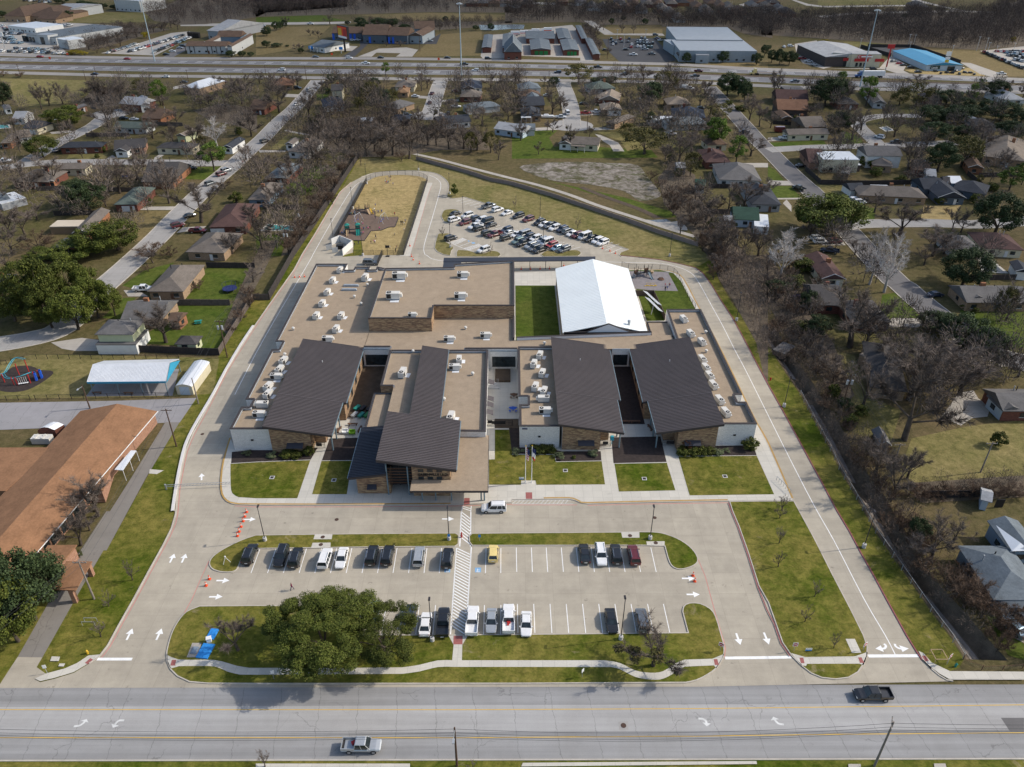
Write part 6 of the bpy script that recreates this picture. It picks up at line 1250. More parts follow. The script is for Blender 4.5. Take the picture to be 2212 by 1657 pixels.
T_(n4,'bare',(50,395,165,70),(620,435,265,70),(680,715,465,115),(560,805,645,70),(930,585,415,50),(1020,695,505,80),(1130,975,715,110),(860,1305,1150,95),(1060,1485,1220,190),(1490,1445,1250,60),(1560,1465,1285,70),(1700,810,550,125),(340,1510,1310,100),(1330,1657,1440,160),(1200,310,175,85),(750,640,460,90),(310,330,230,45),(20,620,480,60),(320,560,420,60),(1270,800,640,60),(1900,960,800,70),(1620,720,560,80),(2050,400,240,60),(1330,400,280,40),(970,900,780,50),(1180,860,700,60),(1420,1640,1480,90),(700,1650,1520,70),(1780,760,620,70),(1960,300,230,40),(1020,1570,1440,60))
T_(n4,'white',(130,1690,1445,145),(880,1690,1455,125),(1020,1700,1490,115));T_(n4,'shrub',(1650,1670,1585,65),(1385,1235,1165,45),(1680,1230,1145,50),(800,930,840,70),(1070,1060,1000,45),(220,580,515,35),(870,1010,930,50),(780,890,850,40),(870,410,370,40),(1810,1130,1060,45));T_(n4,'small',(250,845,780,24),(1160,1050,970,40));T_(n4,'brown',(1210,1100,1010,50),(470,990,930,40),(1130,1030,960,40),(560,830,790,30),(1440,1310,1260,30))
T_(m1,'oak',(100,420,160,130),(310,400,0,150),(340,465,190,105),(510,475,190,130),(480,300,0,125),(640,400,110,100),(745,385,180,70),(190,300,20,120),(600,330,60,90));T_(m1,'bare',(60,105,-70,70),(1075,560,320,140),(990,45,-40,55),(1640,170,60,60),(620,1650,1440,130));T_(m1,'brown',(1290,215,140,40),(1620,330,240,45),(1560,420,330,40),(1590,250,170,40),(1500,500,430,30),(960,100,50,30),(1630,260,200,40));T_(m1,'shrub',(1200,250,225,20))
T_(c0,'bare',(1065,1285,870,170),(970,1440,1180,110),(875,1600,1250,190),(1020,1000,860,60));T_(r1,'dark',(60,760,210,190),(230,700,250,200),(330,560,300,140));T_(r1,'oak',(120,840,420,180),(-60,600,210,160));T_(r1,'small',(862,442,325,55),(707,612,520,50),(655,810,720,62));T_(r1,'bare',(1548,900,690,130));T_(r1,'shrub',(515,290,245,25))
T_(r4,'small',(70,208,105,48),(65,360,262,48),(300,552,455,45),(238,716,605,42),(425,888,775,40),(75,44,-40,45));T_(m4,'small',(90,1650,1550,55))
T_(r4,'bare',(1060,300,30,130),(960,330,170,90),(1200,190,60,90));T_(r4,'brown',(1270,620,400,120),(1380,690,530,70),(1150,500,350,80),(1010,400,270,70),(930,240,110,80),(850,120,0,70),(1330,560,440,60),(760,110,10,50),(1540,890,800,40),(1410,830,740,35));T_(r4,'dark',(960,190,40,70))
T_(m4,'bare',(530,590,180,210),(605,1000,650,125),(880,1190,640,240),(910,930,590,210),(690,1440,1180,120),(810,1570,1250,140),(1080,1000,560,230),(770,760,500,150),(1240,900,620,170),(1620,782,620,75),(1540,415,170,80),(350,720,560,90),(290,420,260,60),(640,560,400,90),(900,1440,1240,90),(1050,760,540,140),(420,820,640,80),(1010,60,-80,60),(280,250,160,50));T_(m4,'white',(72,165,-110,125),(655,185,-70,110),(750,235,-80,120))
T_(m4,'dark',(1050,480,355,95),(1250,600,375,150),(1400,700,465,120),(1130,470,370,80),(1255,195,-60,150),(1330,620,480,110),(490,1020,915,45),(460,1000,910,25),(1170,540,420,90));T_(m4,'olive',(1500,425,185,62));T_(m4,'shrub',(410,930,825,45),(330,485,425,50),(605,1025,970,50),(1270,345,305,25),(1340,365,330,22),(170,200,120,60),(200,480,420,50),(520,1100,1020,45),(1480,1225,1130,45))
bk=random.Random(4)
for i in range(46):   # scrub on both banks of the ditch
 k=i/46*(len(DR)-1.01);a=int(k);q=DR[a].lerp(DR[a+1],k-a)+Vector((bk.uniform(-1.6,5.5),bk.uniform(-1,1),-.3));plant('brown',q,bk.uniform(2.2,4.8),bk.uniform(1.6,3.2))
for i in range(14):
 p=n3(1530+bk.uniform(-30,130)+i*9,1560+i*22);plant('brown' if i % 3 else 'bare',p,bk.uniform(4,8),bk.uniform(2.5,4))
for i in range(16):
 p=m4(bk.uniform(-60,330),20+i*32+bk.uniform(-20,20));plant(('brown','bare','brown','dark')[i % 4] if i != 3 else 'shrub',p,bk.uniform(3.5,7),bk.uniform(2.5,4))
for i in range(14):
 p=m4(900+i*55+bk.uniform(-15,15),1555+bk.uniform(-12,12));plant('brown',p,bk.uniform(2,4.2),bk.uniform(1.5,2.6))
# campus planting, named one by one
hp=r2(500,930)
plant('hero',r2(460,915),10.6,8.6,'huge dense live oak with the widest crown on the front lawn',.4);plant('hero2',r2(850,925),9.0,6.2,'thinner live oak beside the huge one, with grey dead twigs',1.1)
plant('mist',r3(915,1000),7.6,5.6,'gnarled bare tree with mistletoe clumps beside the winding pavement',.5,0)
plant('small',r2(870,920),7.2,2.6,'grey dead crown sticking out of the thinner live oak')
for F,x,y,k,hh,rr,l in ((m2,345,1285,'shrub',2.3,1.3,'tall round shrub at the end of the hedge by the left gate'),(m2,200,1300,'shrub',1.5,1.5,'left part of the low hedge under the left awning'),(m2,262,1300,'shrub',1.5,1.5,'right part of the low hedge under the left awning'),(m2,105,1300,'sage',1.2,1.2,'pale feathery clump left of the hedge'),(m1,1600,1285,'sage',.9,1.1,'grey-green clump under the left white wall'),(c4,650,780,'rust',3.0,1.5,'rust-brown bush beside the right awning'),(c4,620,830,'shrub',1.9,1.6,'dark green bush below the rust-brown one'),(c4,760,835,'shrub',1.9,1.7,'yellow-green bush under the right awning'),(c4,880,825,'shrub',1.8,1.6,'middle bush of the right hedge'),(c4,980,820,'shrub',1.8,1.5,'last bush of the right hedge towards the white wall'),(c4,1575,745,'shrub',2.9,1.9,'big round bush at the corner of the right white wall'),(c4,1120,820,'sage',1.2,1.2,'feathery clump in the right mulch bed'),(c4,1240,790,'sage',.8,.9,'small grey-green plant in the right mulch bed'),
                              (c3,330,790,'shrub',1.5,1.7,'green bush behind the flagpoles'),(c3,440,795,'shrub',1.6,1.6,'bush in front of the address wall, middle'),(c3,550,790,'shrub',1.4,1.5,'bush at the right end of the address wall'),(c3,80,810,'sage',1.1,1.4,'pale clump at the corner of the address wall'),(c3,680,880,'sage',1.4,1.3,'feathery clump at the brick corner near the flags'),(c3,1170,840,'sage',1.4,1.2,'feathery clump below the middle awning'),(c3,890,890,'shrub',.8,.5,'tiny green plant in the middle mulch bed')):
 plant(k,F(x,y),hh,rr,l)
T_(r2,'small',(60,1657,1560,60),(1410,1665,1625,40))
# far side of the highway
T_(t4,'dark',(95,560,410,50),(180,560,430,58),(30,540,420,45),(225,520,450,40),(0,430,385,30),(1310,130,90,30),(850,165,120,40),(960,160,130,30),(1180,150,115,30),(320,120,80,35));T_(t3,'dark',(1820,540,430,52),(2110,560,450,52),(1505,545,445,38),(860,215,150,22),(960,180,135,20),(1150,215,155,28),(2180,480,380,40))
T_(t2,'dark',(95,310,225,45),(175,265,175,35),(210,255,180,30),(250,240,165,28),(930,255,175,60),(1060,220,150,70),(1180,225,155,60),(1280,270,200,50),(900,215,145,50),(1640,190,135,25),(2030,265,195,30),(790,215,175,25),(390,460,410,28),(1010,250,210,30),(1900,260,215,30),(90,410,345,40),(180,405,370,50),(270,405,385,18));T_(t2,'bare',(640,210,125,45),(470,310,250,35),(540,330,260,35),(1250,400,350,45),(370,440,370,50),(1130,400,360,25),(1410,240,170,30),(1730,260,190,40),(1590,270,190,40),(260,215,145,40))
T_(t3,'bare',(950,290,195,28),(1050,290,195,28),(790,260,190,28),(830,470,415,35),(1440,530,440,30),(720,340,240,45),(680,300,220,45),(740,290,190,40),(640,260,200,40),(755,430,350,30),(700,380,300,30));T_(t1,'dark',(540,160,70,42),(600,165,85,42),(800,70,10,50),(890,75,25,45),(990,80,35,40),(1070,90,40,40),(1150,92,40,38),(1230,92,30,40),(20,150,90,40),(400,75,55,35),(540,30,-20,60),(720,55,0,50),(1885,350,305,28),(2000,495,430,45),(2095,490,435,35),(2170,490,445,30),(330,175,145,35),(500,165,95,30),(1215,95,75,20));T_(t1,'gold',(650,475,425,60),(730,478,440,35),(1265,330,265,36));T_(t4,'gold',(2110,375,305,25),(490,365,335,35))
T_(t1,'bare',(300,80,20,45),(770,430,330,60),(850,400,300,60),(930,380,290,60),(1020,360,260,55),(1100,340,250,55),(1180,320,220,55),(960,440,370,50),(840,460,390,45),(1040,400,320,50),(1330,280,200,50),(1420,270,180,50),(1540,260,140,45),(1480,240,150,50),(1140,240,190,25),(1030,225,170,25),(500,460,390,35),(1090,290,210,50))
# ---------------------------------------------------------------- woods that read as one mass
def clear(x,y):
 v=V(x,y,0)
 return all((p-v).length>9.5 for _,p in LM) and all(geometry.intersect_point_line(v,a,c)[1]<0 or geometry.intersect_point_line(v,a,c)[1]>1 or (geometry.intersect_point_line(v,a,c)[0]-v).length>w*.5+4.2 for P,w in STREETS for a,c in zip(P[:-1],P[1:]) if (a-v).length<60)
def wood(F,poly,n,label,hh=(7,12),seed=1,mat='scrub',tw=120,sheet_=True):
 P=pts(F,*poly);xs=[p.x for p in P];ys=[p.y for p in P];g=np.random.RandomState(seed);q=[]
 def inside(x,y):
  c=False
  for a,b_ in zip(P,P[1:]+P[:1]):
   if (a.y>y) != (b_.y>y) and x<(b_.x-a.x)*(y-a.y)/(b_.y-a.y)+a.x: c=not c
  return c
 while len(q)<n:
  x,y=g.uniform(min(xs),max(xs)),g.uniform(min(ys),max(ys))
  if inside(x,y) and (sheet_ is not None or clear(x,y)): q.append((x,y))
 q=np.array(q);hs=g.uniform(*hh,n);rs=hs*g.uniform(.28,.5,n);N=n*tw
 c=np.repeat(np.column_stack([q,hs*.55]),tw,0);dv=g.normal(size=(N,3));dv /= np.linalg.norm(dv,axis=1)[:,None]
 sc=np.repeat(np.column_stack([rs,rs,hs*.45]),tw,0);p=c+dv*sc*(g.uniform(.1,1,N)**.5)[:,None];ax=dv*.6+g.normal(scale=.4,size=(N,3))+np.array([0,0,.6]);ax /= np.linalg.norm(ax,axis=1)[:,None]
 L=np.repeat(hs,tw)*g.uniform(.08,.2,N);w=np.cross(ax,g.normal(size=(N,3)));w /= np.linalg.norm(w,axis=1)[:,None];w *= (L*.055)[:,None]
 v=np.stack([p-w,p+w,p+ax*L[:,None]+w*.3,p+ax*L[:,None]-w*.3],1).reshape(-1,3)
 # stems
 b0=np.column_stack([q,np.zeros(n)]);sw_=np.column_stack([hs*.012,np.zeros(n),np.zeros(n)]);tp=np.column_stack([q,hs*.8])
 v2=np.stack([b0-sw_,b0+sw_,tp+sw_*.4,tp-sw_*.4],1).reshape(-1,3);v=np.vstack([v,v2]);f=np.arange(len(v)).reshape(-1,4)
 if sheet_: sheet('woodland_floor',P,M['banks'],.02)
 o=bpy.data.objects.new('woodland',np_mesh('woodland',v,f,M[mat]));C.objects.link(o);return tag(o,label,'woodland',None,'stuff')
wood(t1,((1250,110),(1500,20),(1620,-60),(3000,-80),(3000,60),(2300,110),(2212,150),(1780,210),(1560,215),(1330,180)),620,'grey winter wood at the top behind the motel and storage building',seed=1)
wood(t2,((-100,-60),(2300,-60),(2300,110),(1500,105),(600,130),(0,145)),560,'grey-brown winter wood along the top left of centre',seed=2)
wood(t3,((-60,45),(600,55),(1250,110),(1290,215),(760,215),(560,190),(-60,200)),360,'scrubby wood between the estate and the storage blocks',seed=3)
wood(t3,((1250,150),(1600,150),(2250,130),(2250,330),(2000,290),(1850,235),(1300,230)),330,'dark winter wood behind the supermarket',seed=4)
wood(t4,((-60,140),(400,155),(800,125),(1250,105),(1700,110),(2300,90),(2500,420),(2212,400),(1800,430),(1250,400),(700,350),(-60,300)),1150,'broad dark winter wood at the top right behind the shops',seed=5)
wood(t4,((1950,100),(2000,40),(2500,-60),(2500,120)),160,'wood at the top right corner',seed=6)
wood(t1,((620,330),(1000,230),(1480,250),(1280,300),(860,420),(560,440),(520,400)),260,'brown thicket between dealership and storage lot',(3,7),7)
wood(t2,((820,190),(2212,185),(2212,215),(1560,260),(1320,250),(1000,220)),240,'scrub along the pond and behind the blue-grey motel',(3,7),8)
wood(t3,((590,240),(660,230),(790,420),(740,430)),70,'narrow row of scrub along the storage lot',(3,6),9)
dk=[p for a,c in zip(DL,DR) for p in (c,)]
wood(n2,((420,640),(560,560),(800,520),(1100,560),(1400,620),(1800,640),(1900,800),(1500,800),(1150,850),(860,860),(600,800),(450,720)),190,'tangled winter thicket along the creek above the play loop',(4,10),11,'thicket',110)
wood(n2,((820,860),(760,900),(560,1230),(300,1640),(200,1657),(330,1400),(520,1100),(700,880)),110,'brown brush along the outer side of the west fence',(2,5),12,'thicket',110)
wood(m1,((1480,520),(1590,320),(1700,120),(1800,-100),(1700,-100),(1600,110),(1530,260),(1440,480)),60,'brown brush strip behind the plank fence',(1.5,3.5),13,'thicket',100)
dP=lambda o,e: [p+V(o,0,0) for p in DR[:13]]+[p+V(e,0,0) for p in DR[:13][::-1]]
def wood_w(P,*a): return wood(lambda x,y,z=0: P[int(x)],[(i,0) for i in range(len(P))],*a,False)
wood_w(dP(-5.2,4.5),300,'dark brush filling the drainage ditch beside the east drive',(1.6,4.6),14,'thicket',110)
wood(n3,((1180,1020),(1300,900),(1480,1000),(1520,1200),(1700,1400),(1900,1657),(1580,1657),(1450,1460),(1330,1340),(1230,1240)),110,'grey thicket right of the mud field and culvert',(3,8),15,'thicket',110)
wood(m3,((1290,10),(1657,-10),(1657,900),(1580,560),(1430,290),(1340,150)),110,'dense brush between the east drive bend and the back gardens',(3,7),16,'thicket',110)
wood(m4,((-10,-20),(200,260),(420,560),(560,900),(480,980),(330,760),(130,520),(-10,300)),110,'dense brush on the garden side of the upper ditch',(2.5,6.5),17,'thicket',110)
wood(m4,((900,1470),(1657,1420),(1657,1560),(1000,1600)),60,'low brown brush along the rusty garden fence',(1.5,3.5),18,'thicket',90)
wood(n1,((640,420),(760,300),(1000,330),(960,440),(760,470)),40,'rust-brown brush left of the tall red house',(3,7),19,'thicket',90)
wood(n1,((1560,480),(1800,420),(2080,460),(2080,660),(1900,600),(1700,560)),60,'grey brush along the creek left of the west street',(3,7),20,'thicket',90)
for F,P,n,l,sd in ((n1,((0,560),(900,300),(1500,330),(2071,260),(2071,740),(1500,1250),(1000,1657),(-100,1657),(-100,900)),80,'remaining bare garden trees scattered between the houses on the left',31),(n2,((0,800),(300,580),(430,640),(780,830),(560,1200),(300,1600),(-300,1640)),40,'remaining bare trees of the gardens left of the west fence',32),(n2,((0,240),(2071,240),(2071,620),(450,560),(0,600)),60,'remaining bare trees between the northern streets',33),(n3,((0,260),(1500,260),(2000,700),(1560,1250),(1200,700),(0,560)),70,'remaining bare trees between the cul-de-sac and the east street',34),(n4,((60,330),(2071,330),(2071,1657),(500,1657),(300,900)),60,'remaining bare garden trees scattered on the right',35),(m4,((500,0),(1657,0),(1657,820),(1000,1100),(600,900)),30,'remaining bare trees around the shaded right-hand gardens',36)):
 wood(F,P,n,l,(6,13),sd,'twig',330,None)
# ---------------------------------------------------------------- vehicles
PC={'white': (.74,.74,.73),'silver': (.42,.44,.45),'grey': (.13,.145,.16),'black': (.010,.011,.013),'navy': (.018,.03,.06),'blue': (.03,.10,.28),'lightblue': (.27,.40,.50),'maroon': (.11,.012,.016),'red': (.36,.018,.018),'yellow': (.75,.58,.22),'teal': (.16,.24,.23),'green': (.015,.05,.035)}
for k,c in PC.items(): M['p_'+k]=paint(k+'_car_paint',c,.28,.35 if k in ('silver','grey','lightblue','teal') else 0)
M['plastic']=plain('dark_plastic',(.025,.025,.027),.7,.2,4)
def loft(b,st,k=0):
 """st: (x, zlow, zhigh, halfwidth)"""
 rows=[[(x,-w*.93,z0),(x,-w,z0+.18),(x,-w,z1-.16),(x,-w*.88,z1),(x,w*.88,z1),(x,w,z1-.16),(x,w,z0+.18),(x,w*.93,z0)] for x,z0,z1,w in st]
 n=8;b.add([p for r in rows for p in r],[(i*n+j,i*n+(j+1) % n,(i+1)*n+(j+1) % n,(i+1)*n+j) for i in range(len(rows)-1) for j in range(n)]+[tuple(range(n)),tuple(range((len(rows)-1)*n,len(rows)*n))[::-1]],k)
SPEC={'sedan': dict(st=[(-2.38,.42,.74,.72),(-2.28,.28,.96,.84),(-1.5,.24,1.0,.9),(1.1,.24,.95,.9),(1.9,.25,.82,.87),(2.25,.28,.70,.78),(2.36,.38,.6,.62)],g=(1.15,-1.85,.35,-1.15,.95,1.45,.84,.66),wb=(1.42,-1.38),wr=.33),
  'suv': dict(st=[(-2.4,.5,.9,.78),(-2.32,.36,1.12,.9),(-1.6,.3,1.14,.95),(1.0,.3,1.10,.95),(1.85,.32,1.02,.92),(2.25,.36,.88,.84),(2.38,.45,.74,.68)],g=(1.1,-2.34,.45,-2.08,1.08,1.74,.9,.74),wb=(1.45,-1.42),wr=.37),
  'hatch': dict(st=[(-2.02,.45,.85,.72),(-1.95,.3,1.02,.82),(-1.2,.26,1.04,.87),(.95,.26,1.0,.87),(1.6,.27,.9,.84),(1.95,.3,.75,.76),(2.04,.4,.62,.6)],g=(1.1,-1.95,.35,-1.55,.98,1.56,.82,.66),wb=(1.25,-1.22),wr=.32),
  'pickup': dict(st=[(-2.95,.6,.8,.9),(-2.9,.5,.86,.97),(1.25,.42,1.14,.99),(2.2,.44,1.1,.97),(2.75,.5,.96,.9),(2.92,.55,.8,.78)],g=(1.35,-.95,.7,-.8,1.12,1.86,.94,.76),wb=(1.85,-1.75),wr=.42),
  'van': dict(st=[(-2.75,.5,.95,.85),(-2.65,.38,1.2,.97),(1.6,.36,1.2,.97),(2.3,.38,1.0,.92),(2.6,.42,.8,.8)],g=(1.9,-2.65,1.2,-2.5,1.18,2.15,.94,.84),wb=(1.7,-1.7),wr=.37)}
def car_meshes(typ):
 s=SPEC[typ];body,gl,far_=MB(),MB(),MB();x0,x1,tx0,tx1,z0,z1,w0,w1=s['g']
 for b,k in ((body,0),(far_,0)):
  loft(b,s['st'],k)
  b.add([(tx0+.05,-w1,z1),(tx0+.05,w1,z1),(tx1-.04,w1,z1),(tx1-.04,-w1,z1),(tx0-.1,-w1*.9,z1+.07),(tx0-.1,w1*.9,z1+.07),(tx1+.1,w1*.9,z1+.07),(tx1+.1,-w1*.9,z1+.07)],[(4,5,6,7),(0,1,5,4),(1,2,6,5),(2,3,7,6),(3,0,4,7)],k)
  for sy in (-1,1):
   b.tube((x0,sy*w0,z0-.03),(tx0,sy*w1,z1),.045,.04,4,k);b.tube((x1,sy*w0,z0-.03),(tx1,sy*w1,z1),.08,.06,4,k)
   for f in (.48,.78) if typ != 'pickup' else (.52,): b.tube((x0+(x1-x0)*f,sy*w0*1.005,z0-.03),(tx0+(tx1-tx0)*f,sy*w1*1.005,z1),.05,.05,4,k)
  if typ=='pickup':
   for sy in (-1,1): b.box((-1.92,sy*.92,.84),(2.0,.13,.46),0,k)
   b.box((-2.88,0,.84),(.1,1.9,.44),0,k)
  for sy in (-1,1): b.box((x0-.25,sy*(w0+.14),z0),(.16,.2,.15),0,k)
 q=[(x0,-w0,z0-.05),(x0,w0,z0-.05),(x1,w0,z0-.05),(x1,-w0,z0-.05)],[(tx0,-w1,z1),(tx0,w1,z1),(tx1,w1,z1),(tx1,-w1,z1)]
 gl.hexa(*q);far_.hexa(*q,k=1)
 for wx in s['wb']:
  for sy in (-1,1): far_.tube((wx,sy*(w0-.14),s['wr']),(wx,sy*(w0+.06),s['wr']),s['wr'],s['wr'],8,2)
 if typ=='pickup': far_.box((-1.92,0,.845),(1.95,1.7,.03),0,2)
 return body.mesh(typ+'_body',[M['p_white']]),gl.mesh(typ+'_windows',[M['glass']]),far_.mesh('distant_'+typ,[M['p_white'],M['glass'],M['tyre']])
NAME={'sedan': ('parked_car','sedan'),'suv': ('parked_suv','SUV'),'hatch': ('parked_hatchback','small car'),'pickup': ('pickup_truck','pickup truck'),'van': ('parked_van','van')}
CARP,FAR={},{}
for typ in SPEC:
 s=SPEC[typ];mb,mg,mf=car_meshes(typ);x0,x1,tx0,tx1,z0,z1,w0,w1=s['g'];FAR[typ]=mf
 t=bpy.data.objects.new(NAME[typ][0],None)
 kids=[]
 def part(nm,me,par,loc=(0,0,0)):
  o=bpy.data.objects.new(nm,me);o.parent=par;o.location=loc;kids.append((o,par));return o
 part('body',mb,t);part('windows',mg,t)
 b=MB();b.tube((0,-.11,0),(0,.11,0),s['wr'],s['wr'],14);wm=b.mesh('tyre',[M['tyre']]);b=MB();b.tube((0,-.125,0),(0,.125,0),s['wr']*.62,s['wr']*.58,10);rm=b.mesh('rim',[M['rim']])
 for wx in s['wb']:
  for sy in (-1,1): w=part('wheel',wm,t,(wx,sy*(w0-.03),s['wr']));part('rim',rm,w)
 L,B_=s['st'][-1][0],s['st'][0][0];b=MB();b.box((0,0,0),(.2,.34,.14));hm=b.mesh('headlight',[M['head']]);b=MB();b.box((0,0,0),(.12,.22,.26));tm=b.mesh('tail_light',[M['tail']])
 for sy in (-1,1):
  part('headlight',hm,t,(L-.2,sy*w0*.72,s['st'][-2][2]-.17));part('tail_light',tm,t,(B_+.1,sy*w0*.82,s['st'][1][2]-.36))
 b=MB();b.box((0,0,0),(.04,.5,.13));part('number_plate',b.mesh('number_plate',[M['white']]),t,(B_-.0,0,.62))
 b=MB();b.box((0,0,0),(.06,.9,.16));part('grille',b.mesh('grille',[M['plastic']]),t,(L-.04,0,s['st'][-1][1]+.02))
 if typ=='pickup': b=MB();b.box((0,0,0),(1.96,1.7,.02));part('bed_liner',b.mesh('bed_liner',[M['plastic']]),t,(-1.92,0,.868))
 if typ=='suv':
  for sy in (-1,1): b=MB();b.box((0,0,0),(2.0,.05,.06));part('roof_rail',b.mesh('roof_rail',[M['chrome']]),t,(-.8,sy*.62,z1+.09))
 CARP[typ]=(t,kids)
CARS=[];ALLCARS=[]
def put(typ,p,ang,col,label=None,far=False,group=None,sc=1.0,name=None,phrase=None):
 if far:
  o=bpy.data.objects.new(name or NAME[typ][0],FAR[typ]);C.objects.link(o);o.material_slots[0].link='OBJECT';o.material_slots[0].material=M['p_'+col]
 else:
  t,kids=CARP[typ];mp={t: t.copy()};C.objects.link(mp[t]);o=mp[t];o.name=name or NAME[typ][0]
  for k,par in kids:
   c=k.copy();C.objects.link(c);c.parent=mp[par];mp[k]=c
   if k.name.startswith('body'): c.material_slots[0].link='OBJECT';c.material_slots[0].material=M['p_'+col]
 o.location=(p.x,p.y,.035);o.rotation_euler=(0,0,ang);o.scale=(sc,sc,sc);o['_o']=(p.x,p.y,0)
 tag(o,label,'pickup truck' if typ=='pickup' else 'van' if typ=='van' else 'car',group);ALLCARS.append(o)
 if label is None: CARS.append((o,phrase or '%s %s' % ({'lightblue': 'light blue','navy': 'dark blue'}.get(col,col),NAME[typ][1])))
 return o
def park(F,x,y,tx,ty,typ,col,label=None,**k):
 p=F(x,y,.8);q=F(tx,ty,.8);return put(typ,p,math.atan2(q.y-p.y,q.x-p.x),col,label,**k)
UP,DN=(0,1),(0,-1)
def row(F,L,grp):
 for x,y,dr,typ,col,lab in L:
  p=F(x,y,.8);put(typ,p,R(90 if dr=='u' else 270)+R(random.uniform(-1.5,1.5)),col,lab,group=grp)
row(r1,[(1622,268,'u','suv','black','black SUV leftmost in the front lot, beside the grass nose')],'cars parked in the front lot')
row(r2,[(163,285,'d','suv','black','black SUV nosing out, second from the left in the upper row'),(258,292,'u','suv','black','black SUV left of the white SUV in the upper row'),(448,297,'u','suv','white','white SUV beside the white sedan in the upper row'),(556,294,'d','sedan','white','white sedan with black sunroof facing out in the upper row'),(752,278,'u','suv','black','black SUV with glass roof, left of a pair near the middle'),(855,278,'u','suv','black','black SUV, right of a pair near the middle of the upper row'),(1058,284,'u','suv','silver','silver SUV with roof rails standing alone in the upper row'),(1243,296,'u','suv','black','black SUV parked next to the crosswalk in the disabled bay'),(1540,264,'u','hatch','yellow','pale yellow small car right of the crosswalk'),
         (762,652,'d','sedan','lightblue','light blue sedan hidden behind the huge live oak'),(1000,668,'u','sedan','navy','dark blue car half hidden behind the live oak'),(1100,722,'u','sedan','white','white sedan beside the lamp post near the live oak'),(1215,712,'u','pickup','black','black pickup truck left of the crosswalk foot'),(1405,702,'u','pickup','white','white pickup truck with covered bed right of the crosswalk'),(1528,702,'d','sedan','silver','silver sedan between two white pickup trucks'),(1640,690,'u','pickup','white','white pickup truck carrying a red load')],'cars parked in the front lot')
row(r3,[(471,264,'u','sedan','black','black sedan leftmost of the four in the right upper row'),(577,277,'d','suv','white','white SUV facing out between black cars'),(676,270,'u','suv','black','black SUV beside the maroon one in the upper row'),(790,275,'u','suv','maroon','maroon SUV at the right end of the upper row'),(92,722,'d','sedan','white','white sedan facing out, last car right of the pickup trucks'),(645,702,'d','sedan','black','black sedan alone in the lower row by the lamp post'),(845,700,'u','suv','grey','dark grey SUV behind the gnarled tree')],'cars parked in the front lot')
park(c2,2130,1590,1960,1592,'suv','white','white SUV waiting in the drop-off lane');park(r2,685,1512,812,1512,'pickup','silver','silver pickup truck driving along the main road',sc=.92);park(r4,680,1180,560,1180,'pickup','black','black pickup truck driving out to the left on the main road',sc=.92)
park(r4,1595,740,1500,660,'sedan','lightblue','silver-blue sports car on the driveway at the right edge');park(r4,1665,690,1630,650,'sedan','black','black car cut by the right edge of the picture');park(m2,740,40,790,40,'suv','grey','dark grey SUV parked behind the school beside the bins')
for n_,(x,y,c_) in enumerate(((1640,722,'red'),(1,1,None))):
 if c_: p=r2(x,y,.95);b=MB();b.box((p.x,p.y,.9),(.5,.45,.35),.4);b.box((p.x-.1,p.y-.4,.9),(.35,.25,.25),.2);tag(b.build('red_load',M['red']),'red bundle lying in the bed of the white pickup truck','load')
p=r2(640,1500,.9);b=MB();b.box((p.x,p.y,.92),(.8,.5,.3),.5);b.box((p.x+.5,p.y-.3,.92),(.5,.4,.25),.1);tag(b.build('work_gear',[M['maroon_cloth'] if 'maroon_cloth' in M else M['red']]),'red work gear in the bed of the silver pickup truck','gear')
_a,_b=c8(435,70),c8(345,95);HD=math.atan2(_b.y-_a.y,_b.x-_a.x)
RL='340,213,sedan,black 325,275,suv,white 455,235,suv,white 430,307,suv,maroon 555,265,suv,navy 602,282,suv,white 655,303,van,black 695,332,sedan,black 540,347,pickup,white 580,367,suv,black 675,137,pickup,grey 765,174,suv,white 860,208,sedan,white 975,240,suv,black 1075,274,suv,maroon 1190,307,suv,black 1240,324,sedan,white 1298,338,pickup,grey 1346,362,suv,white 1420,377,suv,navy 1480,394,suv,grey 1522,418,sedan,white 1575,437,suv,maroon 1650,450,van,white 1715,472,pickup,black 1780,492,suv,white 1832,512,suv,white 662,414,suv,black 735,428,pickup,maroon 855,384,suv,navy 890,405,sedan,silver 960,427,sedan,white 852,462,suv,black 1030,430,van,silver 1080,452,suv,navy 1150,470,suv,white 968,497,suv,teal 1025,518,pickup,black 1218,490,suv,silver 1262,510,van,white 1098,543,suv,silver 1135,568,suv,grey 1200,585,pickup,black 1310,538,suv,red 1362,565,hatch,lightblue 1440,582,suv,grey 290,465,suv,black 622,585,suv,white'
LM_REAR=[('the left grass island of the rear lot',c8(280,240)),('the tall lamp in the rear lot',c8(415,270)),('the disabled bays',c8(460,540)),('the lower right grass island',c8(1400,630)),('the cone-marked stalls',c8(1900,590)),('the back lawn lamp',c8(1195,280)),('the lone pickup corner',c8(640,120)),('the middle lamp of the rear lot',c8(1228,540)),('the lamp beside the grass island',c8(285,565))]
for q in RL.split():
 x,y,typ,col=q.split(',');p=c8(int(x),int(y),.8);fl=random.random()<.25
 put(typ,p,HD+(math.pi if fl else 0),col,None,group='cars parked in the rear lot')
LM+=LM_REAR
def many(F,s,hd,far=True,grp=None):
 for q in s.split():
  a=q.split(',');x,y,typ,col=int(a[0]),int(a[1]),{'s': 'sedan','u': 'suv','p': 'pickup','v': 'van','h': 'hatch'}[a[2]],{'w': 'white','s': 'silver','g': 'grey','b': 'black','n': 'navy','m': 'maroon','r': 'red','l': 'lightblue','t': 'teal','e': 'green','u': 'blue'}[a[3]]
  put(typ,F(x,y,.7),R(float(a[4]) if len(a)>4 else hd),col,None,far=far,group=grp)
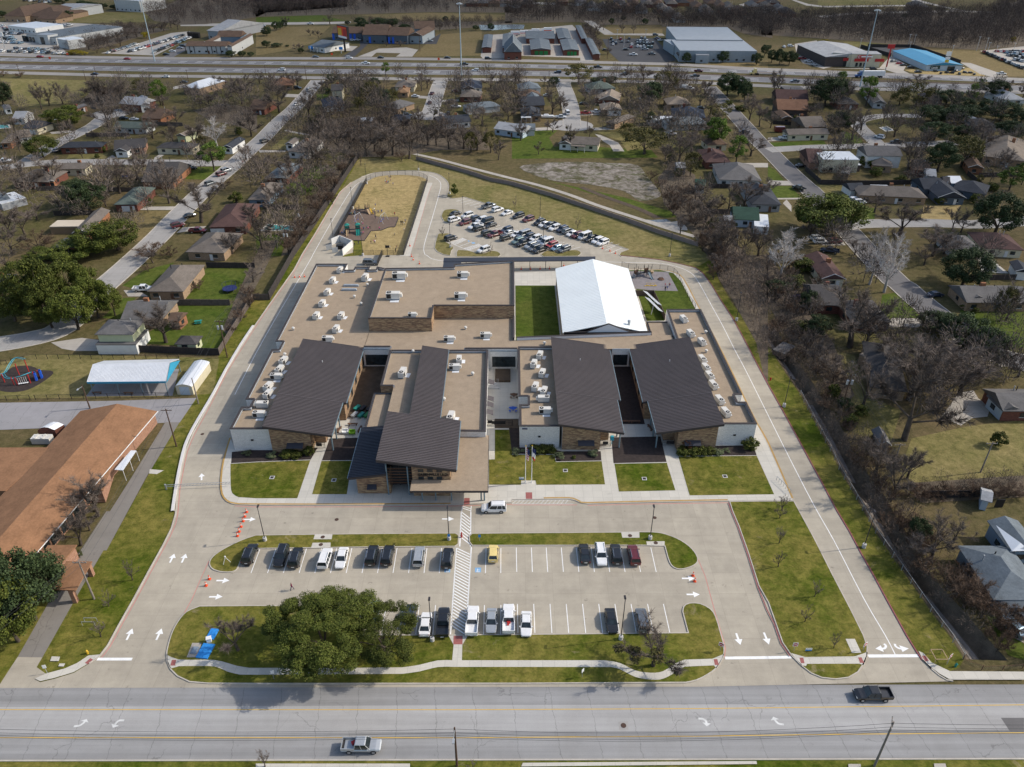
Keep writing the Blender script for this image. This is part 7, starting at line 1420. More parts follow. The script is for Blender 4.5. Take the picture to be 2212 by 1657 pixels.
many(n1,'35,888,p,w,20 1000,540,s,b,0 1630,857,u,b,10 1830,962,u,s,55 1792,992,u,m,55 1702,1067,u,g,60 1535,1327,s,b,50 1440,1407,u,m,40 1600,1452,p,m,0 465,800,s,n,60 52,772,s,b,0 1548,945,s,b,30 1085,548,s,w,0 1490,248,s,b,0 1800,248,u,m,0',0,False,'cars in the west streets')
many(n2,'70,727,u,b,55 435,312,u,s,60 330,427,s,w,60 130,447,u,w,0 335,297,u,b,0 1425,340,s,m,75 1405,414,s,m,85 1290,362,s,w,0 1615,320,s,m,0 1585,407,u,b,0 1615,447,p,w,0 1555,499,s,b,95 1175,489,u,e,10 1225,517,u,n,5',0,False,'cars on the northern streets')
many(n3,'285,357,s,s,0 448,499,v,w,95 395,532,p,w,0 595,500,p,r,5 680,490,p,w,10 580,422,s,b,0 1285,667,p,w,0 1240,692,s,b,0 1615,382,p,b,120 1530,457,s,b,0 1875,657,p,n,150 1440,302,p,w,0 375,232,s,w,100',0,False,'cars on the northern streets')
many(n4,'135,702,p,w,0 900,692,u,w,130 1040,735,p,b,170 265,924,s,b,10 248,1107,p,b,120 705,1202,u,w,15 745,1220,u,w,5 400,1512,u,s,10 425,1537,u,w,5 545,1537,u,m,10 500,1612,p,n,160',0,False,'cars on the eastern streets')
many(m1,'928,212,p,w,5',0,False,'cars in the west streets');many(m4,'1085,247,s,n,10',0,False,'cars on the eastern streets')
many(t1,'345,488,s,r,0 1100,506,s,r,0 815,638,s,n,180 1430,661,s,w,180 1490,440,s,w,0 1435,468,s,b,0 1555,412,s,s,0 1580,395,u,b,0 145,178,v,s,0',0,True,'cars on the highway')
many(t2,'515,489,s,g,0 805,499,u,w,0 1078,496,s,b,0 948,546,p,w,0 220,603,u,w,180 882,609,s,b,180 1655,497,s,b,0 2005,504,u,b,0 1800,554,p,b,0 1895,606,u,w,180 470,205,p,w,0 1505,352,s,s,0 830,344,s,w,0 882,342,s,w,0 60,222,u,s,0 35,225,s,b,0',0,True,'cars on the highway')
many(t3,'395,623,u,n,180 742,579,p,b,0 970,638,u,g,180 1612,613,p,m,0 1580,657,p,b,180 985,426,s,b,0 1050,471,p,w,0 1208,466,p,g,0 1148,424,p,s,0',0,True,'cars on the highway')
many(t4,'232,702,p,g,180 2018,637,p,w,0 350,529,p,w,0 402,557,s,s,0 470,522,p,w,0 520,550,u,t,0 197,397,u,w,0 138,402,s,w,90 910,594,u,b,0 1085,527,s,g,20 1135,545,s,r,10 1170,560,s,b,10 1235,580,s,b,0 1298,619,s,b,0 295,505,p,r,0 745,452,p,w,0 790,437,u,b,90',0,True,'cars at the highway shops')
many(t3,'857,336,u,b,90 938,336,u,r,90 1013,331,s,b,90 870,359,u,n,90 950,358,s,g,90 1005,358,s,g,90 873,381,s,w,90 897,374,u,n,90 1035,381,s,w,90 1028,403,s,r,90 1085,353,s,n,90 1107,353,u,w,90 1117,330,u,n,90 1148,332,u,s,90 1131,356,u,b,90 1165,355,u,w,90 1083,373,u,g,90 1107,375,s,b,90 1135,376,u,b,90 1163,379,u,g,90 1187,376,s,b,90 1215,373,u,b,90 1085,401,u,w,90 1110,401,s,w,90 1138,401,u,s,90 1175,406,u,e,90 1205,406,u,t,90 805,430,s,b,0 1240,300,u,g,0 1257,327,s,n,20 1272,333,s,m,20 1283,345,s,w,20',90,True,'cars at the supermarket')
for i,(x,y) in enumerate(((1450,612),(1495,630),(1545,622),(1590,625),(1622,612),(1655,635),(1705,622),(1752,625),(1785,638),(1470,470),(1520,480),(1680,590))):
 put('hatch',t4(x,y,.7),i*.9,'black','small black utility buggy on the dry verge of the blue-roofed store',True,'buggies at the blue-roofed store',.75,'utility_buggy')
# dealer lots: nearest rows one by one, the rest as one mass
dk_=random.Random(8);spots=[]
for F,a,c,n in ((t1,(930,455),(1190,378),13),(t1,(1110,446),(1590,300),20),(t1,(1150,440),(1560,312),16),(t1,(1320,455),(1660,318),16),(t1,(1350,440),(1680,300),14),(t1,(10,440),(640,462),13),(t4,(1860,448),(2212,590),18),(t4,(2060,470),(2212,500),5),(t4,(2120,510),(2212,530),4),
                   (t1,(130,415),(430,430),8),(t1,(10,285),(190,290),8),(t1,(10,310),(110,320),6),(t1,(0,360),(190,370),8),(t1,(20,215),(60,260),5),(t1,(400,212),(620,215),9),(t1,(880,222),(1000,245),7),(t1,(900,260),(1000,275),5),(t1,(820,240),(900,250),4),(t4,(1960,440),(2212,445),9),(t4,(2050,450),(2212,470),7),(t1,(640,375),(690,385),3),(t1,(40,330),(130,345),5),(t1,(480,232),(600,222),5),(t4,(2212,520),(2400,520),8),(t1,(200,5),(440,10),6),(t1,(330,20),(450,18),3)):
 for i in range(n):
  k=(i+.5+dk_.uniform(-.2,.2))/n;spots.append((F,a[0]+(c[0]-a[0])*k,a[1]+(c[1]-a[1])*k))
mass=MB();nn=0
for i,(F,x,y) in enumerate(spots):
 typ=dk_.choice(('sedan','suv','suv','pickup','sedan'));col=dk_.choice(('white','white','silver','grey','black','navy','white','black','lightblue','red') if i % 3 else ('white','silver','black'));p=F(x,y,.7);ang=R(dk_.choice((70,75,80,90)))
 if i<112:
  nm={'sedan': 'sedan','suv': 'SUV','pickup': 'pickup truck'}[typ];lot='fenced dealer lot beside the motel' if F is t1 and x>900 else 'dealership forecourt at the far left' if F is t1 else 'dealer lot at the right edge'
  put(typ,p,ang,col,'tiny distant %s %s in the %s' % ({'lightblue': 'light blue','navy': 'dark blue'}.get(col,col),nm,lot),True,'distant %s %ss in the %s' % (col,nm,lot))
 else:
  me=FAR[typ];ca,sa=math.cos(ang),math.sin(ang);o=len(mass.v)
  mass.v+=[(p.x+v.co.x*ca-v.co.y*sa,p.y+v.co.x*sa+v.co.y*ca,v.co.z+.03) for v in me.vertices];ci=('white','silver','black','navy','grey','red','lightblue').index(col)
  for pl in me.polygons: mass.f.append(tuple(j+o for j in pl.vertices));mass.k.append(ci if pl.material_index==0 else 6+pl.material_index)
tag(mass.build('distant_parked_cars',[M['p_'+c] for c in ('white','silver','black','navy','grey','red','lightblue')]+[M['glass'],M['tyre']],loc=(0,0,0)),'farther rows of cars in the dealer lots','cars',None,'stuff')
# the two articulated lorries
def lorry(F,x,y,ang,col,kind,label):
 p=F(x,y,1.0);t=thing('articulated_lorry',(p.x,p.y,.05),label,'lorry',None,ang)
 b=MB();loft(b,[(6.0,.6,1.5,1.0),(6.6,.6,1.75,1.1),(8.2,.6,1.7,1.1),(8.6,.7,1.4,.95)]);b.box((5.7,0,1.2),(2.6,2.4,1.7),0,0,.92);b.box((5.3,0,2.85),(1.9,2.2,1.0),0,0,.7,.85);b.build('cab',M['p_'+col],t,local=True)
 b=MB();b.box((6.95,0,1.85),(.25,2.1,.8),0,0,.8);b.build('windscreen',M['glass'],t,local=True)
 if kind=='box':
  b=MB();b.box((-2.6,0,1.15),(13.6,2.6,2.8));tr=b.build('trailer',M['white'],t,local=True)
  b=MB();b.box((-2.2,-1.315,1.55),(10.5,.02,.28));b.box((3.3,-1.315,1.7),(1.4,.02,.5),0,0,.6);b.build('stripe',M['p_blue'],tr,local=True);b=MB();b.box((-7.0,-1.32,2.35),(3.2,.02,.75));b.build('logo_panel',plain('lorry_teal',(.02,.22,.36),.5,.1,1),tr,local=True)
 else:
  b=MB();b.box((-2.6,0,1.05),(13.8,2.5,.3));b.build('flatbed',M['grey_pole'],t,local=True);b=MB();b.box((4.0,0,1.35),(.15,2.4,1.1));b.build('headboard',M['galv'],t,local=True)
 for wx in (7.6,4.6,3.4,-6.6,-7.9):
  for sy in (-1,1): b=MB();b.tube((wx,sy*.85,.5),(wx,sy*1.2,.5),.5,.5,10);b.build('wheel',M['tyre'],t,local=True)
 return t
lorry(t4,870,655,math.pi,'blue','box','blue lorry with a white trailer driving along the highway');lorry(t3,2170,632,math.pi,'yellow','flat','bright yellow lorry with an empty flatbed trailer')
for i,(x,y) in enumerate(((95,285),(195,272),(300,262),(15,292))):
 p=t3(x,y,1.5);t=thing('moving_truck',(p.x,p.y,.03),'white moving truck with a red stripe behind the storage blocks, '+('second from left','third from left','rightmost','leftmost')[i],'truck','moving trucks behind the storage blocks',R(180))
 b=MB();b.box((-.8,0,.9),(6.4,2.4,2.6));b.build('box_body',M['white'],t,local=True);b=MB();b.box((3.3,0,.7),(1.7,2.1,1.5),0,0,.8);b.build('cab',M['white'],t,local=True);b=MB();b.box((-.8,1.22,1.3),(6.3,.04,.5));b.build('stripe',M['orange'],t,local=True)
 for wx in (3.2,-2.6):
  for sy in (-1,1): b=MB();b.tube((wx,sy*.8,.42),(wx,sy*1.1,.42),.42,.42,8);b.build('wheel',M['tyre'],t,local=True)
# ---------------------------------------------------------------- fences
def fence(P,h,mat,label,sp=2.6,post='black',link=True,cat='fence',name='fence',rail=True,th=.06):
 t=thing(name,(P[0].x,P[0].y,0),label,cat);b=MB()
 for a,c in zip(P[:-1],P[1:]):
  if link: b.poly([(a.x,a.y,.05),(c.x,c.y,.05),(c.x,c.y,h),(a.x,a.y,h)])
  else:
   n=V(-(c-a).y,(c-a).x,0).normalized()*th;L_=(c-a).length;m=max(1,int(L_/2.4))
   for i in range(m):
    u,w=a.lerp(c,i/m),a.lerp(c,(i+.985)/m);hh=h+.035*math.sin(i*7.3)
    q=[u-n,w-n,w+n,u+n];b.hexa([(p.x,p.y,-.05) for p in q],[(p.x,p.y,hh) for p in q])
 b.build('panel',M[mat],t)
 if rail and link:
  b=MB();b.path([V(p.x,p.y,h) for p in P],.03,4);b.build('top_rail',M[post],t)
 tot=sum((c-a).length for a,c in zip(P[:-1],P[1:]));n=min(70,max(2,int(tot/sp)));k=0;acc=0
 for a,c in zip(P[:-1],P[1:]):
  L_=(c-a).length
  while k<=n and tot*k/n<=acc+L_+1e-4:
   q=a.lerp(c,(tot*k/n-acc)/max(L_,1e-4));b=MB();b.box((q.x,q.y,0),(.09,.09,h+.06)) if link else b.box((q.x,q.y,0),(.16,.16,h+.1));b.build('post',M[post],t);k+=1
  acc+=L_
 return t
fence(FW[:5],2.5,'fence_dark','tall dark brown fence along the far side of the west drive',3,'fence_dark',False)
fence(FW[4:],1.9,'fence_wood','weathered plank fence by the west drive, ending at the utility pole',2.6,'fence_wood',False)
fence(FB,1.55,'fence_block','long pinkish concrete panel fence behind the rear car park',6,'fence_block',False,th=.1)
fence(pts(n2,(893,1062),(780,1275),(640,1525)),1.9,'link_black','black screened fence on the left side of the play field',3)
fence(sm(pts(n2,(893,1055),(960,1022),(1060,1006),(1200,1002),(1330,1016),(1386,1045)),2),1.9,'link_thin','open chain-link fence round the top of the play field',3)
fence(pts(n2,(1388,1050),(1300,1330),(1196,1650)),1.9,'link_black','black screened fence on the right side of the play field',3)
fence(pts(c7,(500,950),(860,955),(1040,958)),1.5,'link_thin','low chain-link fence at the near end of the play field',3);fence(pts(c7,(815,955),(760,1075)),1.9,'link_black','short black gate fence beside the parked grey SUV',2)
fence(sm(pts(c6,(105,150),(235,185),(550,190),(760,210),(860,250),(920,330),(985,470)),2)+pts(c6,(1060,630),(1160,762)),1.6,'link_thin','black chain-link fence curving round the small playground',2.4)
fence(pts(c6,(300,580),(560,580),(722,930)),1.9,'gym_plank' if 'gym_plank' in M else 'fence_wood','brown plank fence behind the solar panels',2.4,'fence_wood',False)
fence(pts(c9,(-60,245),(90,235)),1.3,'link_thin','short piece of chain-link at the left edge of the play lawn',2);fence(pts(c9,(150,220),(430,165),(1200,165),(2212,168)),1.3,'link_thin','long dark chain-link fence behind the shade pavilion',2.6)
fence(pts(c9,(-60,685),(375,668)),1.3,'link_thin','chain-link fence left of the gap in front of the play lawn');fence(pts(c9,(440,668),(1180,655),(2080,632)),1.3,'link_thin','chain-link fence in front of the shade pavilion')
fence(pts(m1,(845,618),(1420,642)),1.9,'fence_dark','dark plank fence behind the white shed and garden cottage',2.6,'fence_dark',False);fence(pts(m1,(1115,318),(1490,318)),1.8,'fence_wood','reddish plank fence between the two bright green yards',2.6,'fence_wood',False);fence(pts(m1,(1340,75),(1650,78)),1.8,'fence_dark','dark plank fence above the trampoline yard',2.6,'fence_dark',False)
fence(pts(n4,(300,965),(425,1078),(830,1085),(1260,1075)),1.9,'fence_dark','dark plank fence round the yard with the garden hut',2.6,'fence_dark',False);fence(pts(n4,(1610,1000),(1740,1110),(1850,1130)),1.8,'fence_dark','dark plank fence right of the slate-roofed blue house',2.6,'fence_dark',False);fence(pts(n4,(1700,1020),(2071,1010)),1.8,'fence_dark','dark plank fence below the brick gabled cottage',2.6,'fence_dark',False)
for F,P,l in ((n1,((700,690),(1050,690)),'plank fence behind the red brick house with slate roof'),(n1,((440,1330),(790,1322)),'plank fence above the cream carport'),(n1,((1260,600),(1480,605)),'plank fence right of the pale grey-green house'),(n1,((830,1135),(1130,1135)),'plank fence between two tree-shaded back yards'),(n1,((300,1130),(600,1120)),'plank fence below the two-skylight house'),(n2,((60,1275),(330,1280)),'dark fence below the taupe-roofed blue house'),(n3,((1600,1312),(1790,1318)),'brown fence above the small blue-grey shed'),(n3,((1590,1105),(1760,1110)),'dark fence beside the green shed on posts'),(m4,((1260,160),(1657,150)),'dark plank fence behind the grey-roofed ranch house'),(n1,((690,410),(740,400),(780,470)),'dark fence below the tall red house yard'),(n4,((40,590),(220,600)),'short fence left of the paired gables'),(m4,((1000,1565),(1370,1560)),'rusty garden fence left of the weathered white shed')):
 fence(pts(F,*P),1.7,'fence_dark' if len(l) % 2 else 'fence_wood',l,3,'fence_wood',False)
fence([p+V(-.5,0,0) for p in DL[3:]],1.3,'link_light','grey chain-link fence along the edge of the drainage ditch',3,'galv')
t=fence(pts(r4,(1265,960),(1275,990),(1400,1030),(1560,1025),(1650,1015)),1.0,'link_light','rust-brown pipe railing where the ditch passes under the road',3,'wood',True,'railing','railing')
fence(pts(t4,(800,412),(1060,490)),2.2,'fence_dark','black screen fence beside the tyre shop yard',4,'black',False);fence(pts(t4,(860,408),(1250,412),(1660,548)),2.2,'fence_dark','black screen fence behind the blue-roofed store',4,'black',False)
# ---------------------------------------------------------------- lamps, poles, masts and cables
def lamp(F,bx,by,ty,label,base=True,rz=0):
 p=F(bx,by);h=max(7.6,min(9.6,rise(F,bx,by,ty)));t=thing('light_pole',p,label,'light pole','car park light poles',rz)
 if base: b=MB();b.tube((0,0,0),(0,0,.85),.36,.34,12);b.build('concrete_base',M['concrete'],t,local=True)
 b=MB();b.tube((0,0,.3),(0,0,h),.085,.06,8);b.build('pole',M['bronze'],t,local=True);b=MB();b.box((0,.35,h-.05),(.34,.75,.16),0,0,.8);hd=b.build('lamp_head',M['bronze'],t,local=True)
 b=MB();b.box((0,.4,h-.07),(.24,.5,.03));b.build('lens',M['head'],hd,local=True);return t
for F,a,l in ((r2,(60,188,-30),'light pole at the left end of the upper planting strip'),(r2,(1254,182,-20),'light pole with a blue sign beside the crosswalk'),(r3,(896,178,-30),'light pole on the right end of the upper strip'),(r2,(1145,838,575),'light pole beside the white sedan and black pickup'),(r3,(706,828,565),'light pole left of the gnarled tree'),(r4,(621,230,3),'light pole beside the east drive near the ditch brush'),(m4,(103,975,780),'light pole on the grass by the upper east drive'),(m3,(1453,418,242),'light pole right of the small playground'),(n2,(1315,962,820),'light pole at the top of the loop'),(n2,(1567,1155,990),'light pole beside the round green tree'),(n2,(897,1075,915),'light pole at the top left of the play field'),(n2,(784,1275,1105),'light pole half-way along the left play fence'),(n2,(628,1535,1385),'light pole above the bin enclosure'),(c8,(415,272,50),'light pole beside the white SUVs in the rear lot'),(c8,(1195,278,60),'light pole on the back edge of the rear lot'),(c8,(1228,545,330),'light pole in the middle of the rear lot cars'),(c8,(285,565,330),'light pole beside the disabled bays'),(n2,(866,1655,1475),'light pole in the corner lawn below the slides'),(n3,(1275,1660,1495),'light pole on the field right of the rear lot')): lamp(F,*a,l)
def upole(F,bx,by,ty,label,arm=2.2,trans=0,mat='wood_pole',rz=0,name='utility_pole',lampy=False):
 p=F(bx,by);h=min(14,rise(F,bx,by,ty));t=thing(name,p,label,'utility pole',None,rz);b=MB();b.tube((0,0,0),(0,0,h),.17,.11,8);b.build('pole',M[mat],t,local=True)
 if arm:
  b=MB();b.box((0,.12,h-.5),(arm,.12,.12));ca=b.build('crossarm',M[mat],t,local=True)
  for x in (-.46,-.2,.2,.46): b=MB();b.tube((x*arm,.12,h-.38),(x*arm,.12,h-.18),.05,.03,6);b.build('insulator',M['galv'],ca,local=True)
 for i in range(trans): b=MB();x=(-.5,.5,0)[i];b.tube((x,-.3,h-2.4),(x,-.3,h-1.4),.27,.27,10);b.build('transformer',M['galv'],t,local=True)
 if lampy: b=MB();b.tube((0,0,h-.4),(0,-1.6,h),.04,.04,5);b.box((0,-1.9,h-.05),(.3,.7,.15));b.build('lamp_arm',M['galv'],t,local=True)
 t['_h']=h;return t
UPS=[upole(F,*a,l,**k) for F,a,l,k in ((m1,(583,987,835),'brown wooden pole with a lamp in front of the shade pavilion',dict(arm=0,lampy=True)),(m1,(1285,957,790),'thin grey pole beside the white arched shed',dict(arm=0,mat='grey_pole')),(m1,(1143,1233,990),'brown pole with crossarm beside the service road',{}),(r1,(612,565,320),'weathered pole with crossarm by the hall drive-through',dict(mat='grey_pole')),(m1,(1472,657,415),'pole with two grey transformers at the end of the plank fence',dict(trans=2)),(m4,(470,1015,765),'dark pole with transformers beside the ditch brush',dict(trans=2)),(m4,(815,1345,1215),'leaning grey pole right of the little barn',dict(mat='grey_pole')),(m4,(1375,1400,1205),'grey pole with crossarms on the open right lawn',dict(mat='grey_pole')),(r4,(690,1650,1362),'grey pole with angled crossarm at the bottom of the picture',dict(mat='grey_pole',rz=1.1)),(r2,(1305,1650,1400),'brown pole carrying a street lamp at the bottom centre',dict(arm=0,lampy=True)),
 (n2,(265,1640,1440),'pole with transformers in the brush left of the west fence',dict(trans=2)),(n2,(375,1440,1280),'pole with one transformer beside the turquoise pool',dict(trans=1)),(n2,(578,1160,980),'plain pole in the brush beside the west fence',dict(arm=0)),(n1,(505,692,545),'pole with lamp in front of the dense oak by the cul-de-sac',dict(arm=0,lampy=True)),(n1,(2030,935,760),'brown pole at the west street corner',dict(arm=1.5)),(n1,(1325,440,350),'thin pole right of the tall red house',dict(arm=0)),(t1,(180,667,555),'dark pole at the far left of the highway',dict(arm=1.5)),(t1,(750,720,605),'leaning dark pole beside the frontage road, left of a pair',dict(arm=1.5)),(t1,(838,672,575),'dark pole beside the blue car on the frontage road',dict(arm=1.5)),(t1,(1630,707,600),'dark pole behind the white-roofed office',dict(arm=1.2)),(t2,(92,682,565),'dark pole left of the rust-roofed house',dict(arm=1.5)),(t2,(437,692,565),'dark pole at the top of the west street',dict(arm=1.2)),(t2,(2078,830,605),'tall pale pole right of the navy-roofed house',dict(arm=1.5,mat='grey_pole')),(t3,(318,745,610),'pole with flag-like sign near the blue-grey house',dict(arm=1.2)),(t3,(1025,722,545),'tall pole beside two bare trees by the highway',dict(arm=1.5)),(t3,(822,512,320),'pole at the corner of the supermarket car park',dict(arm=1.2)),(n2,(1555,520,405),'pole beside the black car in the cul-de-sac',dict(arm=0)),(m4,(118,350,270),'slim dark pole in the yard with the trampoline',dict(arm=0)),(t2,(1418,445,290),'pair-like dark pole on the motel lawn',dict(arm=0)),(n3,(1035,470,350),'white-topped pole between back yards',dict(trans=1)),(n3,(608,640,520),'pole at the turning circle driveway',dict(arm=0)),(n3,(1810,1630,1450),'pole with white transformer above the white sycamore',dict(trans=1)))]
def cable(a,c,sag,label,r=.022):
 P=[a.lerp(c,i/14)-V(0,0,sag*4*(i/14)*(1-i/14)) for i in range(15)];b=MB();b.path(P,r,4);o=b.build('power_line',M['wire']);tag(o,label,'power line','overhead cables')
top=lambda t,dx=0,dz=-.2: Vector(t.location)+V(dx,0,t['_h']+dz)
A_,B_=top(UPS[9]),top(UPS[8])
for i,dz in enumerate((-.1,-.9,-1.5,-1.9)): cable(A_+V(-95,1.5,dz),A_+V(0,0,dz),1.6,('uppermost','second','third','lowest')[i]+' cable over the left half of the main road');cable(A_+V(0,0,dz),B_+V(0,0,dz),1.4,('uppermost','second','third','lowest')[i]+' cable over the road between the two bottom poles');cable(B_+V(0,0,dz),B_+V(60,1,dz),1.0,('uppermost','second','third','lowest')[i]+' cable leaving the picture at the bottom right')
for i,dx in enumerate((-1,-.4,1)):
 w_=('left','middle','right')[i];cable(top(UPS[3],dx),top(UPS[2],dx),.8,w_+' cable between the hall pole and the service road pole',.016);cable(top(UPS[2],dx),top(UPS[4],dx),1,w_+' cable from the service road pole to the transformer pole',.016);cable(top(UPS[4],dx),top(UPS[10],dx),1.4,w_+' cable above the brush left of the west fence',.016);cable(top(UPS[3],dx),top(UPS[3],dx)+V(-28,-52,0),1.2,w_+' cable from the hall pole over the main road',.016);cable(top(UPS[5],dx),top(UPS[6],dx),.9,w_+' cable over the shaded yards right of the ditch',.016)
for F,a,l in ((t2,(1777,657,22),'tall steel light mast beside the highway in the middle'),(t1,(1338,530,0),'tall steel light mast beyond the highway on the left'),(t4,(795,750,80),'tall steel light mast behind the bright pine on the right')):
 p=F(a[0],a[1]);h=rise(F,*a);t=thing('high_mast_light',p,l,'light mast','highway light masts');b=MB();b.tube((0,0,0),(0,0,h),.42,.2,10);b.build('mast',M['mast'],t,local=True);b=MB();b.tube((0,0,h-.6),(0,0,h-.2),1.1,1.1,12);r_=b.build('lamp_ring',M['galv'],t,local=True)
 for i in range(6): b=MB();b.box((1.5*math.cos(i*1.047),1.5*math.sin(i*1.047),h-.9),(.7,.7,.5));b.build('lamp',M['head'],r_,local=True)
for i,(F,x,y,ty) in enumerate(((t4,1800,440,320),(t4,1870,450,330),(t4,1890,470,370),(t4,1970,460,400),(t4,2115,455,375),(t4,1210,395,300),(t4,1222,425,365),(t4,1255,395,305),(t4,790,425,335),(t3,905,370,258),(t3,965,410,305),(t3,1155,320,255),(t4,1575,505,395))):
 p=F(x,y);h=rise(F,x,y,ty);b=MB();b.tube((p.x,p.y,0),(p.x,p.y,h),.16,.12,6);b.box((p.x,p.y,h),(1.6,.4,.2));tag(b.build('lot_light_pole',M['galv']),'slim pale lamp post in the car parks beyond the highway','light pole','distant lamp posts beyond the highway')
# flags
def flag(x,y,kind,label):
 p=c3(x,y);t=thing('flagpole',p,label,'flagpole','flagpoles');b=MB();b.tube((0,0,0),(0,0,9.2),.085,.05,10);b.build('pole',M['white'],t,local=True);b=MB();b.tube((0,0,9.2),(0,0,9.4),.09,.09,8);b.build('finial',M['yellow'],t,local=True);b=MB();nx,nz=6,13
 for j in range(nz+1):
  for i in range(nx+1): b.v.append((.08+i*.12*(1-.35*j/nz),.1*math.sin(i*1.6+j*.4),8.9-j*.21-i*.13))
 for j in range(nz):
  for i in range(nx):
   b.f.append((j*7+i,j*7+i+1,j*7+i+8,j*7+i+7));b.k.append((0 if (j<6 and i>1) else 1+(i+j) % 2) if kind=='us' else (0 if j<5 else 1 if j<10 else 2))
 b.build('flag',[M['navy'],M['white'],M['red']],t,local=True)
flag(192,1245,'us','left flagpole flying the limp Stars and Stripes');flag(281,1243,'tx','right flagpole flying the limp lone-star flag in blue, white and red')
# cones, signs, hydrants, rubbish and tarpaulins
cone0=thing('traffic_cone',(0,0,0),'','traffic cone','orange traffic cones');b=MB();b.box((0,0,0),(.5,.5,.06));b.build('base',M['orange'],cone0,local=True);b=MB();b.tube((0,0,.06),(0,0,.95),.2,.05,10);b.build('body',M['orange'],cone0,local=True);b=MB();b.tube((0,0,.48),(0,0,.64),.135,.105,10);b.build('reflective_band',M['white'],cone0,local=True)
CN=[(r1,1602,3,'topmost cone of the line at the west lane entry'),(r1,1590,32,'second cone from the top at the west lane entry'),(r1,1579,62,'third cone from the top at the west lane entry'),(r1,1566,98,'fourth cone from the top at the west lane entry'),(r1,1553,130,'fifth cone from the top at the west lane entry'),(r1,1543,158,'lowest cone of the line at the west lane entry'),(r1,1360,438,'upper cone of the pair left of the painted arrows'),(r1,1339,480,'lower cone of the pair left of the painted arrows'),(r3,1175,415,'orange cone beyond the right island nose'),(r3,1186,452,'cone with a blue cap next to the right painted arrow'),(m2,250,140,'left cone of three across the upper west drive'),(m2,282,138,'middle cone of three across the upper west drive'),(m2,314,136,'right cone of three across the upper west drive'),(m2,1058,52,'cone behind the school, second from the right'),(m2,1018,27,'cone behind the school, middle'),(m2,1007,5,'cone behind the school, farthest'),(c7,1110,862,'cone on the pale walk right of the play fence'),(c8,1830,578,'left cone of three in the empty rear stalls'),(c8,1905,604,'middle cone of three in the empty rear stalls'),(c8,1960,627,'right cone of three in the empty rear stalls'),(m3,60,88,'leftmost cone under the covered walk'),(m3,120,88,'second cone under the covered walk'),(m3,182,86,'third cone under the covered walk'),(m3,243,84,'fourth cone under the covered walk'),(m3,335,66,'cone at the right end of the covered walk')]
for i,(F,x,y,l) in enumerate(CN):
 o=cone0 if i==0 else dup(cone0,(0,0,0));p=F(x,y);o.location=(p.x,p.y,.045);o['_o']=(p.x,p.y,0);o['label']='orange '+l if not l.startswith('orange') else l
def sign(F,x,y,kind,label,h=2.0,rz=0):
 p=F(x,y);t=thing('road_sign' if kind != 'yard' else 'yard_sign',p,label,'sign',None,rz);b=MB();b.tube((0,0,0),(0,0,h),.035,.035,6);b.build('post',M['galv'],t,local=True);k={'dne': ('white',.8,.8),'stop': ('red',.75,.75),'info': ('white',.5,.7),'blue': ('sky_blue',.45,.6),'yard': ('white',1.0,.6),'warn': ('orange',1.4,1.4)}[kind]
 b=MB();b.box((0,-.05,h-k[2]*.8),(k[1],.03,k[2]));pl=b.build('plate',M[k[0]],t,local=True)
 if kind=='dne': b=MB();b.tube((0,-.07,h-.24),(0,-.085,h-.24),.34,.34,18);b.build('red_disc',M['red'],pl,local=True);b=MB();b.box((0,-.1,h-.3),(.5,.02,.12));b.build('white_bar',M['white'],pl,local=True)
 if kind=='stop': text('STOP',(0,-.08,h-.35),.26,M['white'],None,name='sign_lettering',align='CENTER').parent=pl
 if kind=='yard': b=MB();b.box((0,-.07,h-.48),(1.0,.02,.2));b.build('blue_band',M['sky_blue'],pl,local=True)
for F,x,y,k,l,h,rz in ((r4,165,905,'dne','red and white no-entry sign on the left of the side lawn',1.9,0),(r4,615,905,'dne','red and white no-entry sign right of the concrete pad',1.9,.5),(r4,1160,990,'dne','red and white no-entry sign beside the bridge railing',2.2,.6),(r3,1350,905,'dne','no-entry sign at the end of the front lawn',1.9,-.5),(r1,310,1050,'info','white sign on a post at the west entrance verge',1.9,.3),(r2,118,1088,'info','white road sign in front of the live oak',2.0,.2),(r3,455,1075,'info','white diamond-like sign on the front verge',1.9,.8),(r2,1452,190,'blue','small blue disabled sign at the right of the crosswalk',1.5,0),(r2,1254,186,'blue','small blue disabled sign at the lamp by the crosswalk',1.5,0),(r4,260,905,'yard','blue and white yard sign on the side lawn',.7,0),(c3,138,1195,'yard','small dark yard sign beside the flagpoles',.6,0),(n1,1970,930,'stop','red stop sign at the west street corner',2.2,0),(t1,438,530,'warn','orange roadworks sign on the highway verge, lower',2.6,0),(t1,590,495,'warn','orange roadworks sign on the highway verge, upper',2.6,0),(t2,658,492,'warn','amber sign beside the far frontage road',2.4,0),(t2,1580,550,'warn','amber sign on the highway verge left of the mast',3.4,0)): sign(F,x,y,k,l,h,rz)
def simple(name,F,x,y,mat,label,cat,fn,rz=0,z=0):
 p=F(x,y,z);b=MB();fn(b);o=b.build(name,mat if isinstance(mat,list) else M[mat],local=True);o.location=p;o.rotation_euler=(0,0,rz);o['_o']=tuple(p);return tag(o,label,cat)
hyd=lambda b: (b.tube((0,0,0),(0,0,.65),.16,.14,10),b.tube((0,0,.65),(0,0,.85),.17,.05,10),b.tube((-.26,0,.5),(.26,0,.5),.07,.07,8))
